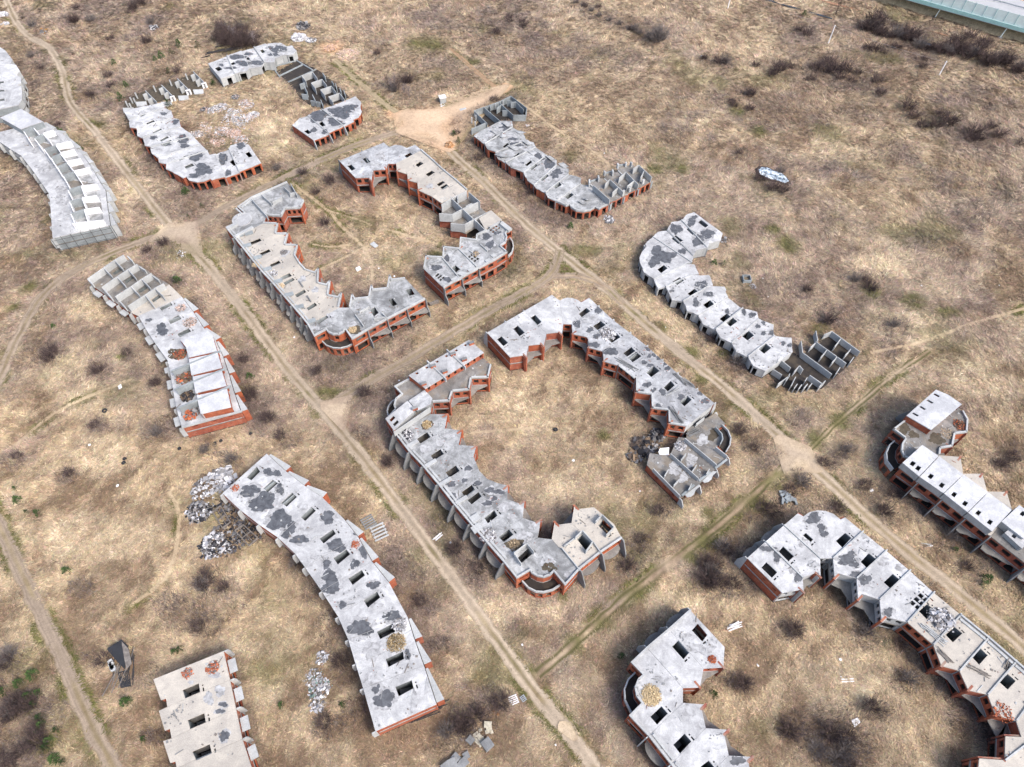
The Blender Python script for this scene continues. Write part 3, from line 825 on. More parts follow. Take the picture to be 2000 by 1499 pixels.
# ---- ring block 3, north-east wing
us = [U('s4', [(105, 450), (288, 343)], [(330, 690), (470, 668), (490, 690), (510, 575)], H2), U('s4', [(288, 343), (471, 237)], [(510, 575), (640, 560), (660, 585), (685, 460)], H2),
      U('s4', [(471, 237), (740, 80), (815, 138)], [(685, 460), (810, 445), (838, 475), (850, 365)], H2),
      U('s4', [(815, 138), (845, 120), (890, 108), (940, 112), (990, 130), (1025, 155), (1105, 110), (1190, 190)], [(850, 365), (935, 368)], H2, nobal=True),
      U('s4', [(1190, 190), (1335, 325)], [(935, 368), (940, 462), (1082, 492), (1095, 515)], H2), U('s4', [(1335, 325), (1500, 450)], [(1095, 515), (1095, 595), (1228, 630), (1240, 645)], H2),
      U('s4', [(1500, 450), (1665, 580)], [(1240, 645), (1245, 730), (1375, 768), (1390, 762)], H2), U('s4', [(1665, 580), (1815, 715)], [(1390, 762), (1560, 890)], H2),
      U('s4', [(1815, 715), (1965, 845)], [(1560, 890), (1560, 1035), (1710, 1055)], H2), U('s5', [(745, 155), (905, 300)], [(460, 345), (465, 490), (625, 510)], H2),
      U('s5', [(905, 300), (1080, 440)], [(625, 500), (630, 640), (805, 665)], H2)]
for j in range(3): us[j]['mat'] = 'roof_block'; 
us[3]['mat'] = 'roof_block'
for j in (8, 9, 10): us[j]['ipar'] = 2
us = chain_fix(us)
us[2]['o'][1] = P(*S('s4', (740, 80)), H2)
ha = Q('s4', [[(190, 520), (235, 490), (300, 555), (255, 590)], [(360, 410), (405, 380), (475, 450), (425, 485)], [(525, 305), (575, 275), (640, 345), (595, 380)], [(1000, 265), (1075, 205), (1115, 240), (1030, 300)], [(1140, 385), (1215, 335), (1265, 375), (1185, 425)],
              [(1285, 515), (1370, 455), (1410, 495), (1325, 550)], [(1435, 650), (1515, 590), (1555, 630), (1475, 685)], [(1480, 695), (1560, 635), (1615, 680), (1530, 740)], [(1660, 840), (1735, 775), (1790, 825), (1710, 885)], [(1830, 985), (1900, 920), (1940, 965), (1870, 1025)]], H2) + \
     Q('s5', [[(740, 430), (810, 365), (855, 405), (785, 470)]], H2)
b = building('townhouse_row', 'angled brick row with smooth pale roof on one arm and deep courtyard loggias', H2, F2, us, ha, roof='roof', fins='low', ends=('brick', 'conc_light'), obalc='round', shaft=['long'] * 3 + ['short'] * 4 + ['long', 'short', 'short', 'short'])
BLOCK3E = b
panels(b, 's4', [(1395, 765, 1550, 890)], H2 + 0.3, H2, 0.5, 'conc_light', 'parapet')
stains(b, 's4', [(1195, 225, 36, 40), (985, 365, 32, 42), (1150, 570, 55, 30), (1310, 635, 70, 42), (1110, 425, 32, 26), (1175, 485, 36, 25), (1680, 610, 30, 22), (1640, 740, 24, 24), (1690, 680, 22, 18), (1735, 670, 22, 18), (1845, 760, 22, 22), (1865, 805, 24, 26), (1780, 700, 25, 20),
                 (1700, 770, 30, 20), (1670, 960, 42, 26), (1620, 1020, 20, 14), (1730, 1010, 28, 22), (1785, 1170, 32, 22)], H2)
stains(b, 's4', [(1120, 320, 70, 45), (1380, 560, 36, 22), (1270, 445, 60, 30), (1420, 540, 40, 20)], H2, 'stain_soft')
stains(b, 's5', [(570, 330, 32, 34), (750, 380, 38, 26), (985, 420, 38, 30), (935, 345, 24, 24), (530, 470, 34, 22), (620, 100, 25, 25)], H2)
# roofless low end of the same wing: a terrace of bare walls
us = chain_fix([U('s5', [(1085, 535), (1185, 640), (1110, 690), (1150, 750), (1145, 830), (1100, 865), (1200, 960)], [(815, 690), (800, 780)], F2), U('s5', [(1200, 960), (1090, 1080)], [(800, 780), (725, 770), (650, 930)], F2),
                U('s5', [(1090, 1080), (925, 1235)], [(650, 930), (560, 945), (445, 925)], F2), U('s5', [(925, 1235), (745, 1370)], [(445, 925), (415, 1040), (470, 1100)], F2)])
for u in us: u['F'] = 0
b = building('roofless_ruin', 'roofless brick ground floor with pale partition walls and curved terrace', F2, 0, us, (), roof='floor', okind='one', ikind='one', fins='low', ends=('conc', 'brick'), balc=False, cat='ruin', group=None)
panels(b, 's5', [(790, 780, 1100, 1040), (650, 930, 925, 1175), (480, 1075, 745, 1345), (750, 995, 800, 930), (860, 1105, 905, 1040), (590, 1150, 628, 1085), (680, 1240, 735, 1180), (1090, 865, 1205, 955), (1000, 1130, 1030, 1080), (825, 1285, 855, 1225), (900, 640, 980, 580)], F2 + 1.5, F2, 0.2, 'conc_light')
panels(b, 's5', [(1090, 670, 1150, 735), (1150, 735, 1160, 790), (1160, 790, 1135, 840)], F2 + 1.2, F2, 0.25, 'conc')
panels(b, 's5', [(1200, 985, 1085, 1075), (1040, 1110, 925, 1195), (880, 1235, 760, 1340)], F2 + 0.35, F2, 0.5, 'conc', 'sill_beam')
ring(b, 's5', [(1160, 645), (1215, 700), (1245, 775), (1235, 850), (1195, 915)], F2 + 0.6, F2 - 0.2, F2 - 0.3, [(1150, 690), (1165, 790), (1140, 850)])
for q in ([(960, 1200), (980, 1215), (1020, 1205), (1050, 1180), (1065, 1140), (1105, 1105), (1060, 1100)], [(790, 1335), (810, 1355), (850, 1350), (880, 1325), (895, 1285), (940, 1245), (900, 1240)]):
    MB().prism(WP('s5', q, F2), F2 - 0.3, F2 - 0.02).build('balcony', M['conc_light'], b)
stains(b, 's5', [(1065, 750, 48, 58)], F2, 'soil', 'dirt_patch')
stains(b, 's5', [(850, 1000, 60, 60), (690, 1080, 70, 60), (780, 1160, 50, 50), (960, 800, 60, 50)], F2, 'stain_soft')
RUIN3 = b

# ---- ring block 2, west and south wing
us = [U('c5', [(435, 355), (205, 455)], [(548, 475), (525, 525), (425, 530), (400, 580), (300, 572)], H2, mat='roof_old', parapet=1, ipar=1),
      U('c5', [(205, 455), (120, 515), (165, 555), (110, 575), (95, 605), (110, 635), (45, 665), (90, 718)], [(300, 572), (285, 620)], H2, mat='roof_old', nobal=True),
      U('c5', [(90, 718), (145, 785)], [(285, 620), (380, 625), (365, 690)], H2), U('c5', [(145, 785), (200, 855)], [(350, 690), (445, 690), (425, 762)], H2), U('c5', [(200, 855), (265, 935)], [(410, 765), (508, 765), (490, 830)], H2),
      U('c5', [(265, 935), (335, 1010)], [(490, 830), (520, 880)], H2), U('c5', [(335, 1010), (400, 1085)], [(520, 880), (560, 925)], H2), U('c5', [(400, 1085), (465, 1160)], [(560, 925), (625, 945), (645, 922), (640, 1010)], H2),
      U('c5', [(465, 1160), (530, 1235)], [(640, 1010), (700, 1025), (720, 1002), (705, 1090)], H2), U('c5', [(530, 1235), (570, 1285)], [(690, 1090), (775, 1105), (795, 1082), (775, 1170)], H2),
      U('x6', [(240, 305), (350, 445), (505, 360), (540, 405), (600, 432), (680, 432), (740, 400), (775, 352), (868, 485), (1050, 375)], [(683, 73), (813, 73)], H2, mat='roof_old', parapet=1, nobal=True)]
for u in us[2:10]: u['mat'] = 'roof_tan'; u['ipar'] = 1
k5 = lambda x, y: S('c5', (x, y)); k6 = lambda x, y: S('x6', (x, y))
us += [U('', [k6(1050, 375), k6(1305, 235)], [k5(840, 1170), k5(855, 1092), k5(870, 1115), k5(965, 1105)], H2, parapet=1, ipar=1), U('', [k6(1305, 235), k6(1560, 100)], [k5(965, 1105), k5(980, 1032), k5(990, 1055), k5(1085, 1045)], H2, parapet=1, ipar=1),
       U('', [k6(1560, 100), k6(1805, -30)], [k5(1085, 1045), k5(1100, 967), k5(1110, 990), k5(1205, 980)], H2, parapet=1, ipar=1)]
us = chain_fix(us)
ha = Q('c5', [[(187, 745), (255, 718), (270, 735), (200, 765)], [(255, 815), (315, 788), (330, 805), (270, 838)], [(320, 890), (380, 862), (395, 882), (335, 910)], [(390, 970), (450, 943), (467, 965), (405, 990)], [(410, 1005), (470, 975), (487, 990), (425, 1025)],
              [(485, 1085), (545, 1050), (560, 1070), (500, 1105)], [(560, 1170), (615, 1135), (632, 1155), (575, 1190)], [(625, 1255), (690, 1218), (705, 1235), (640, 1280)], [(975, 1185), (1005, 1165), (1032, 1205), (1000, 1228)], [(1095, 1120), (1120, 1108), (1155, 1150), (1125, 1162)], [(1215, 1050), (1250, 1040), (1275, 1080), (1240, 1090)]], H2)
b = building('townhouse_row', 'hook-shaped brick row with sandy flat roof and jagged grey street fins', H2, F2, us, ha, roof='roof_old', fins='step', obalc='wave', parapet=2, shaft=['none'] * 4 + ['long'] * 4 + ['short'] * 3)
BLOCK2W = b
ring(b, 'x6', [(455, 510), (510, 565), (600, 598), (700, 602), (790, 580), (860, 545)], F2 + 0.3, F2 - 0.2, F2 + 0.1, [(520, 480), (640, 520), (800, 470)])
panels(b, 'c4', [(1565, 235, 1690, 375), (1640, 200, 1720, 270), (1725, 260, 1800, 220), (1815, 140, 1870, 190), (1870, 115, 1920, 205), (1860, 195, 1910, 180)], H2 + 1.3, H2, 0.2, 'conc_light')
panels(b, 'c5', [(1050, 1200, 1090, 1240), (880, 1215, 935, 1290), (905, 1195, 970, 1160), (1000, 1240, 1080, 1230)], H2 + 0.8, H2, 0.22, 'conc_light')
p = P(*S('c4', (1490, 395)), H2 + 0.25)
MB().tube((p[0], p[1], H2 + 0.01), (p[0], p[1], H2 + 0.3), 3.0, 3.0, 24).build('round_slab', M['roof_block'], b)
panels(b, 'y3', [(110, 190, 320, 75), (15, 100, 130, 40)], H2 + 0.9, H2, 0.9, 'conc_light', 'stair_head')
stains(b, 'c5', [(420, 815, 30, 22), (535, 985, 25, 22), (620, 1055, 24, 18), (225, 905, 40, 22)], H2, 'stain_soft')
stains(b, 'x6', [(930, 60, 60, 40), (560, 190, 60, 50), (340, 350, 70, 50), (860, 300, 70, 35)], H2, 'stain_soft')
stains(b, 'x6', [(880, 370, 95, 50)], H2, 'soil', 'dirt_patch')

for x, y in [(255, 292), (378, 432), (492, 568), (618, 712), (748, 868), (868, 1012), (1008, 1178), (275, 150), (160, 175)]:
    p = P(*S('y3', (x, y)), H2 + .4)
    MB().box((p[0], p[1], H2 + .21), (2.4, 1.3, .4), .42).build('loose_slab', M['conc'], b)
for x, y in [(890, 750), (980, 920)]:
    p = P(*S('y3', (x, y)), H2 + .4)
    MB().box((p[0], p[1], H2 + .3), (.3, 2.6, .55), .6).build('loose_slab', M['conc_grey'], b)

# ---- ring block 2, north-east wing
us = [U('c5', [(775, 215), (925, 152)], [(880, 325), (970, 322), (985, 345), (995, 275)], H2), U('c5', [(925, 152), (1065, 95), (1100, 125)], [(995, 275), (1080, 270), (1090, 232)], H2),
      U('c5', [(1100, 125), (1140, 110), (1180, 115), (1215, 132), (1270, 110), (1310, 145)], [(1090, 232), (1145, 232)], H2, nobal=True), U('c5', [(1310, 145), (1385, 210)], [(1145, 232), (1150, 280), (1212, 300), (1215, 288)], H2),
      U('c5', [(1385, 210), (1455, 275)], [(1215, 288), (1222, 340), (1278, 356), (1282, 345)], H2), U('c5', [(1455, 275), (1530, 335)], [(1282, 345), (1288, 405), (1380, 448)], H2), U('c5', [(1530, 335), (1610, 405)], [(1380, 448), (1440, 490)], H2)]
for u in us[3:]: u['mat'] = 'roof_tan'; u['parapet'] = 1
us.append(U('c5', [(1600, 440), (1680, 510)], [(1430, 560), (1425, 600), (1500, 610), (1510, 600)], F2, F=0, mat='floor'))
us.append(U('c5', [(1680, 510), (1770, 580)], [(1510, 600), (1495, 665), (1560, 675), (1600, 690)], F2, F=0, mat='floor'))
x4u = [U('x4', [(1300, 130), (1480, 30), (1670, 160), (1565, 215), (1590, 290), (1570, 370), (1480, 430), (1595, 530), (1390, 660), (1120, 800)], [(1250, 170), (1085, 245), (1075, 345), (890, 320), (820, 310), (810, 470)], H2, nobal=True, fin_end=True, nopw=True, parapet=1),
       U('x4', [(1120, 800), (845, 950)], [(810, 470), (615, 450), (545, 440), (535, 610)], H2, parapet=1), U('x4', [(845, 950), (555, 1110)], [(535, 610), (335, 600), (260, 590), (225, 790)], H2, parapet=1)]
for u in x4u: u['mat'] = 'roof_old'; u['ipar'] = 1
us = chain_fix(us) + chain_fix(x4u)
gridq = lambda x, y, nx, ny, ax, ay, bx, by, f=.72: [[(x + ax * i + bx * j, y + ay * i + by * j), (x + ax * (i + f) + bx * j, y + ay * (i + f) + by * j), (x + ax * (i + f) + bx * (j + f), y + ay * (i + f) + by * (j + f)), (x + ax * i + bx * (j + f), y + ay * i + by * (j + f))] for i in range(nx) for j in range(ny)]
grids = gridq(935, 600, 3, 2, 46, 32, 46, -32) + gridq(385, 920, 3, 2, 42, 28, 44, -34) + gridq(1290, 165, 2, 3, 38, 26, 46, -30)
ha = Q('c5', [[(820, 250), (845, 240), (875, 270), (850, 283)], [(925, 200), (950, 190), (980, 222), (955, 232)], [(1195, 180), (1235, 160), (1255, 172), (1215, 195)], [(1268, 240), (1300, 218), (1325, 232), (1290, 255)], [(1335, 300), (1375, 278), (1400, 290), (1355, 318)],
              [(1408, 365), (1445, 345), (1465, 355), (1425, 382)], [(1430, 385), (1470, 365), (1492, 380), (1450, 405)]], H2) + Q('x4', [[(675, 780), (745, 735), (825, 800), (755, 855)]] + grids, H2)
b = building('townhouse_row', 'angled brick row with roofless middle units, nearest the orange clay junction', H2, F2, us, ha, roof='roof', fins='step', obalc='wave2', vents=False, shaft=['long', 'long'] + ['short'] * 6 + ['none'] * 30)
BLOCK2E = b
panels(b, 'c5', [(1425, 558, 1510, 563), (1510, 563, 1575, 528), (1500, 622, 1590, 630), (1590, 630, 1655, 593), (1655, 593, 1722, 662), (1505, 458, 1665, 608), (1505, 458, 1605, 412), (1575, 528, 1680, 482), (1440, 500, 1505, 460), (1545, 445, 1550, 500), (1620, 420, 1690, 480), (1655, 593, 1760, 540), (1600, 510, 1640, 490)], H2, F2, 0.22, 'conc_light')
a = WP('c5', [(1685, 590), (1765, 537), (1835, 600), (1725, 660)], H2)
MB().prism(a, H2 - 0.28, H2).build('roof_slab', M['roof_tan'], b)
a = WP('x4', [(1470, 60), (1510, 15), (1660, 130), (1610, 175)], H2 + 0.9)
MB().prism(a, H2 + 0.01, H2 + 0.9).build('stair_head', M['conc_light'], b)
ring(b, 'x4', [(1640, 280), (1685, 350), (1697, 430), (1670, 520), (1610, 580)], F2 + 0.9, F2 - 0.1, F2 - 0.05, [(1580, 320), (1600, 400), (1570, 500)])
for q in ([(1310, 570), (1370, 540), (1425, 580), (1360, 610)], [(1220, 660), (1290, 620), (1350, 660), (1270, 700)], [(940, 810), (1040, 760), (1110, 800), (990, 860)], [(670, 965), (760, 910), (850, 955), (710, 1010)], [(760, 870), (830, 835), (965, 860), (880, 920)]):
    MB().prism(WP('x4', q, H2 + 0.35), H2 + 0.01, H2 + 0.35).build('loose_slab', M['conc_light'], b)
panels(b, 'x4', [(1150, 390, 1270, 500), (970, 490, 1030, 530), (800, 465, 1090, 750), (530, 605, 820, 950)], H2 + 0.45, H2, 0.28, 'conc_light')
stains(b, 'x4', [(435, 775, 110, 42), (605, 630, 55, 48), (1250, 270, 80, 50), (1310, 400, 60, 70), (610, 970, 70, 40), (1420, 210, 60, 30)], H2)
stains(b, 'x4', [(930, 400, 90, 60), (1120, 560, 90, 50), (900, 700, 60, 40)], H2, 'stain_soft')
stains(b, 'c5', [(875, 222, 13, 10), (1365, 380, 22, 16), (1010, 240, 45, 25), (1040, 180, 40, 25)], H2, 'stain_soft')

# ---- block 4, north-east wing
us = [U('s6', [(145, 600), (325, 440)], [(490, 945), (680, 910), (700, 940), (690, 795)], H2), U('s6', [(325, 440), (505, 280)], [(690, 795), (830, 740), (865, 790), (860, 605)], H2),
      U('s6', [(505, 280), (640, 165), (695, 195), (750, 155), (830, 135), (910, 140), (990, 170), (1060, 225), (1105, 205), (1275, 345)], [(860, 605), (985, 605)], H2, nobal=True),
      U('s6', [(1275, 345), (1505, 530)], [(985, 605), (1000, 800), (1040, 752), (1215, 800)], H2), U('s6', [(1505, 530), (1735, 725)], [(1215, 800), (1230, 1010), (1265, 950), (1440, 1008)], H2), U('s6', [(1735, 725), (1970, 940)], [(1440, 1008), (1460, 1215), (1500, 1175), (1710, 1230)], H2),
      U('t1', [(795, 40), (1015, 220)], [(575, 275), (785, 472)], H2), U('t1', [(1015, 220), (1250, 410)], [(785, 472), (855, 650), (1005, 690)], H2, parapet=2), U('t1', [(1250, 410), (1480, 610)], [(1005, 690), (1080, 855), (1240, 890)], H2, parapet=2),
      U('t1', [(1480, 610), (1700, 800)], [(1240, 890), (1310, 1065), (1480, 1110)], H2, parapet=2), U('t1', [(1700, 800), (1950, 1010)], [(1480, 1110), (1525, 1245), (1390, 1240), (1385, 1440)], H2),
      U('t1', [(1950, 1010), (1900, 1300), (1700, 1600)], [(1385, 1440), (1170, 1425), (1150, 1620)], H2)]
for u in us[6:]: u['mat'] = 'roof_tan'
us = chain_fix(us)
for j in range(6): us[j]['mat'] = 'roof_block'; us[j]['imat'] = 'conc_light'
ha = Q('s6', [[(270, 710), (320, 655), (425, 755), (372, 810)], [(455, 540), (500, 487), (605, 585), (550, 635)], [(690, 380), (720, 355), (792, 420), (768, 447)], [(1012, 435), (1105, 355), (1165, 405), (1075, 500)], [(1255, 640), (1335, 555), (1405, 612), (1322, 705)], [(1480, 840), (1570, 755), (1635, 812), (1553, 905)]], H2) + \
     Q('t1', [[(665, 190), (735, 130), (800, 185), (730, 258)], [(888, 388), (965, 322), (1030, 375), (950, 452)], [(1107, 570), (1180, 500), (1243, 560), (1170, 640)], [(1340, 785), (1410, 715), (1478, 775), (1410, 848)]] , H2) + Q('s6', gridq(1730, 1040, 2, 3, 50, 42, 40, -36), H2)
b = building('townhouse_row', 'angled brick row with white-ribbed roof units and half-round corner roof', H2, F2, us, ha, roof='roof_block', ribs=True, fins='low', obalc='round', inner='brick', ends=('brick', 'brick'), vents=True, shaft=['short'] * 10 + ['none'] * 12)
BLOCK4E = b
stains(b, 's6', [(795, 215, 75, 50), (870, 310, 38, 45), (895, 365, 36, 36), (345, 510, 75, 30), (435, 590, 36, 50), (645, 790, 34, 55), (1110, 620, 90, 45), (1160, 570, 40, 35), (1190, 660, 48, 40), (1210, 760, 60, 30), (1295, 815, 55, 55), (1525, 1130, 48, 40)], H2)
stains(b, 's6', [(690, 470, 40, 30), (790, 660, 50, 40), (1190, 440, 30, 30), (1480, 640, 60, 40), (1650, 690, 60, 40), (1330, 900, 60, 30), (600, 720, 40, 40), (1290, 380, 40, 30)], H2, 'stain_soft')

# ---- block 4, west wing
us = [U('s7', [(670, 95), (480, 265)], [(982, 430), (972, 612), (795, 622)], H2, parapet=1), U('s7', [(480, 265), (285, 430)], [(795, 622), (762, 790), (612, 795)], H2, parapet=1),
      U('s7', [(285, 430), (155, 555), (260, 665), (205, 715), (178, 790), (192, 870), (250, 945), (140, 1055), (300, 1225)], [(612, 795), (612, 925)], H2, nobal=True, parapet=1), U('s7', [(300, 1225), (500, 1480)], [(612, 925), (812, 940), (775, 970), (815, 1150)], H2, parapet=2),
      U('s7', [(500, 1480), (680, 1700)], [(815, 1150), (1018, 1165), (975, 1190), (1020, 1395)], H2, parapet=2), U('s7', [(680, 1700), (860, 1910)], [(1020, 1395), (1232, 1405), (1190, 1440), (1230, 1640)], H2, parapet=2)]
us = chain_fix(us)
ha = Q('s7', [[(705, 265), (760, 205), (845, 305), (800, 365)], [(512, 425), (570, 370), (665, 480), (615, 538)], [(320, 1050), (420, 955), (475, 1020), (380, 1120)], [(525, 1300), (625, 1200), (685, 1270), (585, 1378)], [(760, 1500), (840, 1440), (900, 1510), (820, 1580)]], H2)
b = building('townhouse_row', 'brick row with smooth cream-grey roof carrying a round straw heap', H2, F2, us, ha, roof='roof_block', fins='low', obalc='round', shaft='short')
BLOCK4W = b
ring(b, 's7', [(185, 645), (120, 710), (85, 800), (90, 900), (150, 1020)], F2 + 0.9, F2 - 0.1, F2, [(250, 680), (185, 790), (235, 960)])
stains(b, 's7', [(1095, 1440, 60, 45)], H2)
stains(b, 's7', [(780, 440, 110, 60), (900, 360, 40, 40), (640, 330, 40, 30), (660, 1000, 60, 60), (740, 1130, 40, 40), (450, 720, 80, 40)], H2, 'stain_soft')

# ---- row cut by the bottom edge, left
us = [U('t2', [(115, 465), (205, 710), (265, 690), (280, 790)], [(945, 130), (1020, 470)], 5.8), U('t2', [(280, 790), (180, 835), (250, 1070), (310, 1045), (330, 1160)], [(1020, 470), (1090, 805)], 5.8),
      U('t2', [(330, 1160), (230, 1190), (315, 1450), (375, 1430), (390, 1510)], [(1090, 805), (1165, 1165)], 5.8), U('t2', [(390, 1510), (290, 1550), (370, 1810), (450, 1790)], [(1165, 1165), (1275, 1500), (1360, 1790)], 5.8)]
us = chain_fix(us)
sw = [dict(u, o=u['i'], i=u['o']) for u in us]
ha = Q('t2', [[(460, 590), (650, 510), (668, 615), (490, 690)], [(520, 945), (715, 860), (735, 970), (550, 1050)], [(575, 1315), (780, 1225), (805, 1335), (620, 1420)]], 5.8)
b = building('townhouse_row', 'straight row with plain cream-grey roof and small stepped bays, near collapsed black shed', 5.8, 2.9, sw, ha, roof='roof_tan', fins='stub', obalc='square', ikind='solid', balc=False, shaft='short')
STUB = b
stains(b, 't2', [(950, 1130, 55, 65), (900, 840, 50, 30), (940, 760, 50, 30)], 5.8)
stains(b, 't2', [(770, 690, 50, 90), (900, 600, 70, 60), (840, 420, 60, 40), (560, 500, 40, 20)], 5.8, 'stain_soft')

# ---- eastern row with long attic
us = [U('s8', [(560, 110), (400, 245)], [(750, 240), (785, 305), (778, 398), (690, 408)], H2, mat='floor', nofin=True, nobal=True, ipar=1), U('s8', [(400, 245), (235, 372), (325, 440), (300, 480), (295, 530), (315, 575), (350, 590), (292, 658), (430, 755)], [(690, 408), (672, 500), (585, 515), (580, 560)], H2, mat='floor', nobal=True, parapet=1, ipar=1),
      U('s8', [(430, 755), (600, 885)], [(580, 560), (735, 572), (755, 695)], H2, mat='roof_tan'), U('s8', [(600, 885), (775, 1020)], [(755, 695), (895, 695), (930, 825)], H2, mat='roof_tan'), U('s8', [(775, 1020), (955, 1155)], [(930, 825), (1072, 828), (1112, 958)], H2, mat='roof_tan'),
      U('s8', [(955, 1155), (1230, 1370)], [(1112, 958), (1260, 960), (1300, 1090)], H2, mat='floor'), U('s8', [(1230, 1370), (1420, 1510)], [(1300, 1090), (1440, 1100), (1480, 1230)], H2, mat='roof_tan')]
us = chain_fix(us)
b = building('townhouse_row', 'brick row with long white attic roofs pierced by small black skylight openings', H2, F2, us, (), fins='slab', obalc='wave2')
EAST = b
r4 = lambda x, y: [(x - 24, y + 4), (x - 2, y - 22), (x + 24, y - 6), (x + 2, y + 22)]
attic(b, 's8', [(340, 270), (555, 80), (645, 118), (745, 187), (520, 375)], A3, H2, 'brick', 'roof_white', [[(533, 113), (548, 106), (587, 128), (572, 136)], [(485, 160), (497, 152), (537, 175), (525, 183)], [(432, 207), (445, 199), (483, 222), (470, 230)], [(380, 255), (392, 247), (430, 268), (418, 277)]], {3})
attic(b, 's8', [(310, 615), (455, 485), (575, 565), (432, 715)], A3, H2, 'conc_light', 'roof_white', [r4(385, 622), r4(425, 655)])
attic(b, 's8', [(436, 718), (580, 568), (755, 700), (610, 838)], A3, H2, 'conc_light', 'roof_white', [r4(517, 715), r4(598, 780)])
attic(b, 's8', [(614, 840), (758, 703), (935, 830), (787, 977)], A3, H2, 'conc_light', 'roof_white', [r4(688, 848), r4(768, 914)])
attic(b, 's8', [(791, 980), (938, 833), (1110, 960), (965, 1118)], A3, H2, 'conc_light', 'roof_white', [r4(865, 982), r4(950, 1050)])
attic(b, 's8', [(1035, 1045), (1165, 925), (1330, 1040), (1195, 1170)], A3, H2, 'conc_light', 'roof_white', [r4(1190, 988)])
attic(b, 's8', [(1058, 1128), (1105, 1092), (1230, 1195), (1185, 1245)], H2 + 1.5, H2, 'conc_light', 'roof_block', [r4(1130, 1150)])
ring(b, 's8', [(240, 660), (195, 600), (190, 540), (215, 480), (250, 450)], F2 + 1.3, F2 - 0.1, F2, [(310, 620), (290, 540), (310, 460)])
stains(b, 's8', [(320, 370, 45, 40), (390, 410, 40, 25), (560, 440, 60, 40)], H2, 'soil', 'dirt_patch')

# ---- single-storey concrete row, east (grey blotched roof, curved end)
us = [U('c6', [(620, 97), (560, 120), (520, 165)], [(845, 262), (832, 318), (742, 340), (728, 385)], H1), U('c6', [(520, 165), (440, 185), (412, 240)], [(728, 385), (640, 400), (618, 440)], H1), U('c6', [(412, 240), (340, 250), (300, 295)], [(618, 440), (605, 495)], H1),
      U('c6', [(300, 295), (240, 350), (250, 370), (215, 410), (195, 455), (200, 500), (230, 570), (305, 622)], [(605, 495), (560, 503)], H1), U('c6', [(305, 622), (340, 695), (400, 682)], [(560, 503), (625, 505), (662, 580), (600, 590)], H1), U('c6', [(400, 682), (450, 785), (535, 798)], [(600, 590), (740, 590), (772, 668), (735, 680)], H1),
      U('c6', [(535, 798), (565, 875), (655, 905)], [(735, 680), (860, 685), (886, 762)], H1), U('c6', [(655, 905), (690, 970), (790, 1018)], [(886, 762), (1002, 850)], H1), U('c6', [(790, 1018), (830, 1085), (915, 1123)], [(1002, 850), (1115, 880), (1125, 930)], H1),
      U('c6', [(915, 1123), (950, 1190), (1045, 1228)], [(1125, 930), (1245, 975), (1252, 1065)], H1), U('c6', [(1045, 1228), (1085, 1300), (1180, 1340)], [(1252, 1045), (1385, 1080), (1395, 1190)], H1)]
us = chain_fix(us)
ha = Q('c6', [[(665, 170), (690, 150), (748, 195), (722, 213)], [(560, 235), (585, 220), (638, 262), (610, 282)], [(445, 300), (478, 282), (535, 325), (500, 345)], [(333, 548), (385, 512), (415, 540), (365, 578)], [(453, 640), (510, 605), (545, 632), (490, 668)], [(570, 735), (625, 695), (655, 720), (600, 760)], [(690, 825), (745, 788), (778, 822), (722, 855)],
              [(820, 930), (880, 885), (910, 915), (855, 955)], [(870, 965), (925, 925), (960, 955), (905, 995)], [(995, 1065), (1050, 1025), (1092, 1060), (1040, 1100)], [(1120, 1165), (1185, 1125), (1225, 1160), (1170, 1205)]], H1)
b = building('concrete_row', 'curved single-storey concrete row with grey blotched roof facing open field, scalloped edges', H1, 0, step_roofs(us, 1), ha, roof='roof_block', outer='conc_light', inner='conc_light', okind='one', ikind='solid', ends=('conc_light', 'conc_light'), shaft=['long'] * 3 + ['short'] * 8, ribs=True)
GROW = b
stains(b, 'c6', [(480, 235, 42, 42), (600, 180, 34, 30), (625, 140, 22, 16), (725, 270, 60, 32), (655, 325, 45, 45), (345, 430, 62, 58), (410, 470, 40, 30), (310, 490, 45, 40), (440, 435, 60, 20), (532, 402, 28, 24), (680, 665, 44, 32), (735, 745, 34, 22), (635, 810, 26, 32), (882, 872, 18, 18), (1165, 1045, 20, 16), (1010, 880, 18, 24), (1075, 905, 26, 22), (1120, 990, 18, 18), (1165, 965, 16, 14), (1318, 1125, 18, 16), (1370, 1140, 18, 16), (1230, 1040, 16, 22), (450, 715, 18, 10)], H1)
stains(b, 'c6', [(425, 345, 40, 35), (415, 265, 25, 20), (610, 410, 20, 18), (940, 1140, 40, 40), (1250, 1270, 30, 16)], H1, 'stain_soft')
r = thing('roofless_ruin', P(*S('c6', (1560, 1270)), 0) + (0,), 'row of bare concrete wall panels standing on dark soil next to curved concrete row', 'ruin')
fl = WP('c6', [(1190, 1345), (1400, 1195), (1460, 1230), (1640, 1055), (1700, 1035), (1920, 1195), (1840, 1290), (1620, 1480), (1400, 1490), (1280, 1450)], 0.1)
MB().prism(fl, -0.3, 0.12).build('ground_slab', M['floor_dark'], r); FOOT.append(fl)
